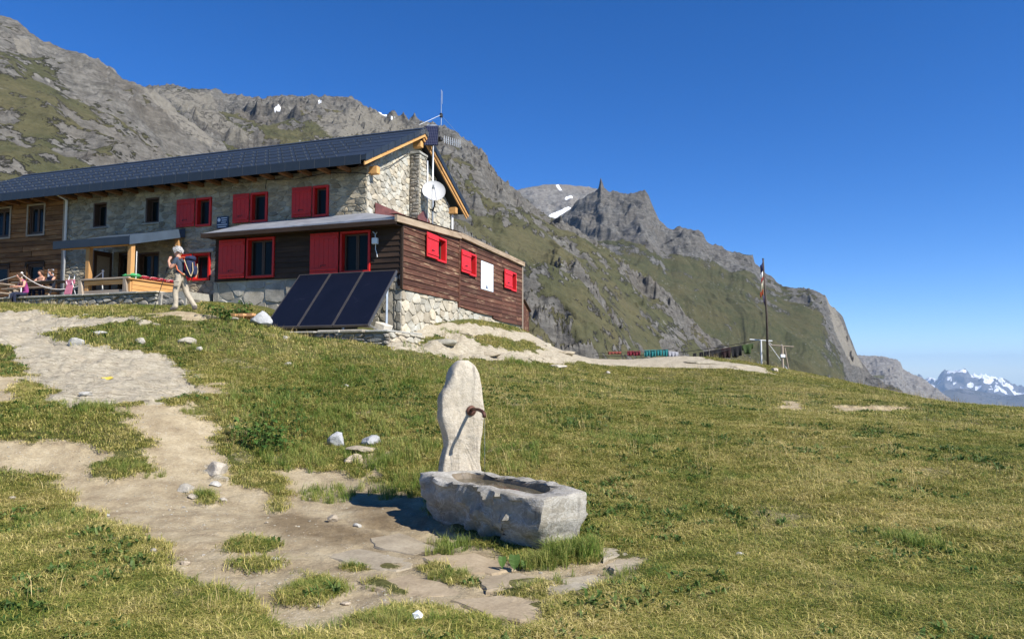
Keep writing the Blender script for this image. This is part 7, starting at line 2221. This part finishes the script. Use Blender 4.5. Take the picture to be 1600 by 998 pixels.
TP2 = tpost(1223, 540, 583, 37.2, 'dark wooden washing line post right of the flagpole', False)
def line(a, b, s, rad, lb, m=None):
    mb = MB(); mb.tube([Vector(q) - Vector(a) for q in sag(a, b, s, 16)], rad, 5); o = mb.build('washing_line', m or M_ROPE); o.location = tuple(a)
    return tag(o, lb, 'line')
line(TP1 + Vector((.3, 0, 0)), TP2 + Vector((0, 0, .05)), .18, .02, 'pale cord sagging between the white and the wooden post')
line(TP1 + Vector((.3, 0, -.05)), tuple(at(1240, 590, 36.8)), 0, .014, 'pale guy line running down right from the white post', M_WHITE)
LA = at(1185, 531, 38.3); LB = at(930, 556, 41)
line(LA, LB, .25, .016, 'long washing line from the white post to the left behind the rock', M_BLACK)
WA = at(1178, 536, 38.0); WB = at(1086, 558, 37.0); WC = at(925, 552, 39.5)
line(WA, tuple(WB), .02, .012, 'rising washing line that carries the dark clothes', M_BLACK)
line(tuple(at(1050, 545, 39.5)), WC, .05, .012, 'washing line that carries the teal and red cloths', M_BLACK)
def garment(px0, px1, py0, py1, hpx, Y, mat, label, cat='cloth', group='clothes on the washing line', folds=4, shirt=False, seed=0):
    a, b = at(px0, py0, Y), at(px1, py1, Y)
    h_ = hpx * Y / FOC
    rg3 = random.Random(seed)
    nx, nz = 18, 7
    mb = MB(); vs, fs = [], []
    for j in range(nz):
        v = j / (nz - 1)
        for i in range(nx):
            u = i / (nx - 1)
            hh = h_ * (1 + .06 * math.sin(u * 7 + seed))
            if shirt and (u < .2 or u > .8): hh *= .55
            vs.append((a[0] + (b[0] - a[0]) * u - a[0], .05 * v * math.sin(u * folds * 2 * PI + seed) + .02 * math.sin(v * 5 + u * 3), (b[2] - a[2]) * u - hh * v))
    for j in range(nz - 1):
        for i in range(nx - 1): q = j * nx + i; fs.append((q, q + 1, q + nx + 1, q + nx))
    mb.add(vs, fs); o = mb.build('hanging_cloth', mat, None, smooth=True); o.location = tuple(a)
    o.modifiers.new('s', 'SOLIDIFY').thickness = .01
    tag(o, label, cat, group); return o
M_TEAL = cloth('teal_cloth', (0.02, 0.155, 0.16)); M_REDC = cloth('dark_red_cloth', (0.14, 0.015, 0.025)); M_ORC = cloth('orange_red_cloth', (0.20, .05, .035)); M_BLK = cloth('black_cloth', (0.012, 0.012, 0.014)); M_OLV = cloth('olive_cloth', (0.04, 0.065, 0.02)); M_GRYC = cloth('grey_cloth', (.3, .3, .32))
teal_l = ('leftmost teal cloth on the washing line, next to the red ones', 'second teal cloth on the washing line from the left', 'third teal cloth on the washing line from the left', 'rightmost teal cloth on the washing line')
for k in range(4): garment(1007 + k * 9.4, 1015.6 + k * 9.4, 547 - k * .4, 546.6 - k * .4, 10 + (k % 2), 39.5, M_TEAL, teal_l[k], folds=2, seed=k)
for k, lb in enumerate(('left dark red cloth on the washing line', 'right dark red cloth beside the teal cloths')): garment(980 + k * 10.5, 990 + k * 10.5, 548.5, 548, 7, 39.5, M_REDC, lb, folds=2, seed=5 + k)
garment(950, 971, 549.5, 549, 4, 39.5, M_ORC, 'orange red cloth mostly hidden behind the rock ledge', seed=8)
garment(1044, 1060, 548, 550, 9, 39.0, M_GRYC, 'pale grey cloth right of the teal cloths', folds=3, seed=9)
Yc = 37.6
def ly(px): return 552 - (px - 1083) * (552 - 536) / (1178 - 1083)
for px0, px1, h_, m_, lb in ((1083, 1088, 9, M_BLK, 'small black sock at the left end of the dark clothes'), (1093, 1098.5, 10, M_BLK, 'second small black garment on the rising line'), (1100, 1108, 13, M_BLK, 'narrow black garment left of the wide black shirt'),
                             (1109, 1126.5, 17, M_BLK, 'wide black shirt on the rising line'), (1126.8, 1142, 16, cloth('dark_maroon_cloth', (.022, .010, .011)), 'black shirt with reddish print on the rising line'), (1142.3, 1158.5, 17, M_BLK, 'black towel beside the olive shirt'), (1159, 1177, 15, M_OLV, 'olive green shirt at the right end of the rising line')):
    garment(px0, px1, ly(px0), ly(px1), h_, Yc, m_, lb, folds=2, seed=int(px0), shirt=(px1 - px0 > 15 and m_ is M_OLV))
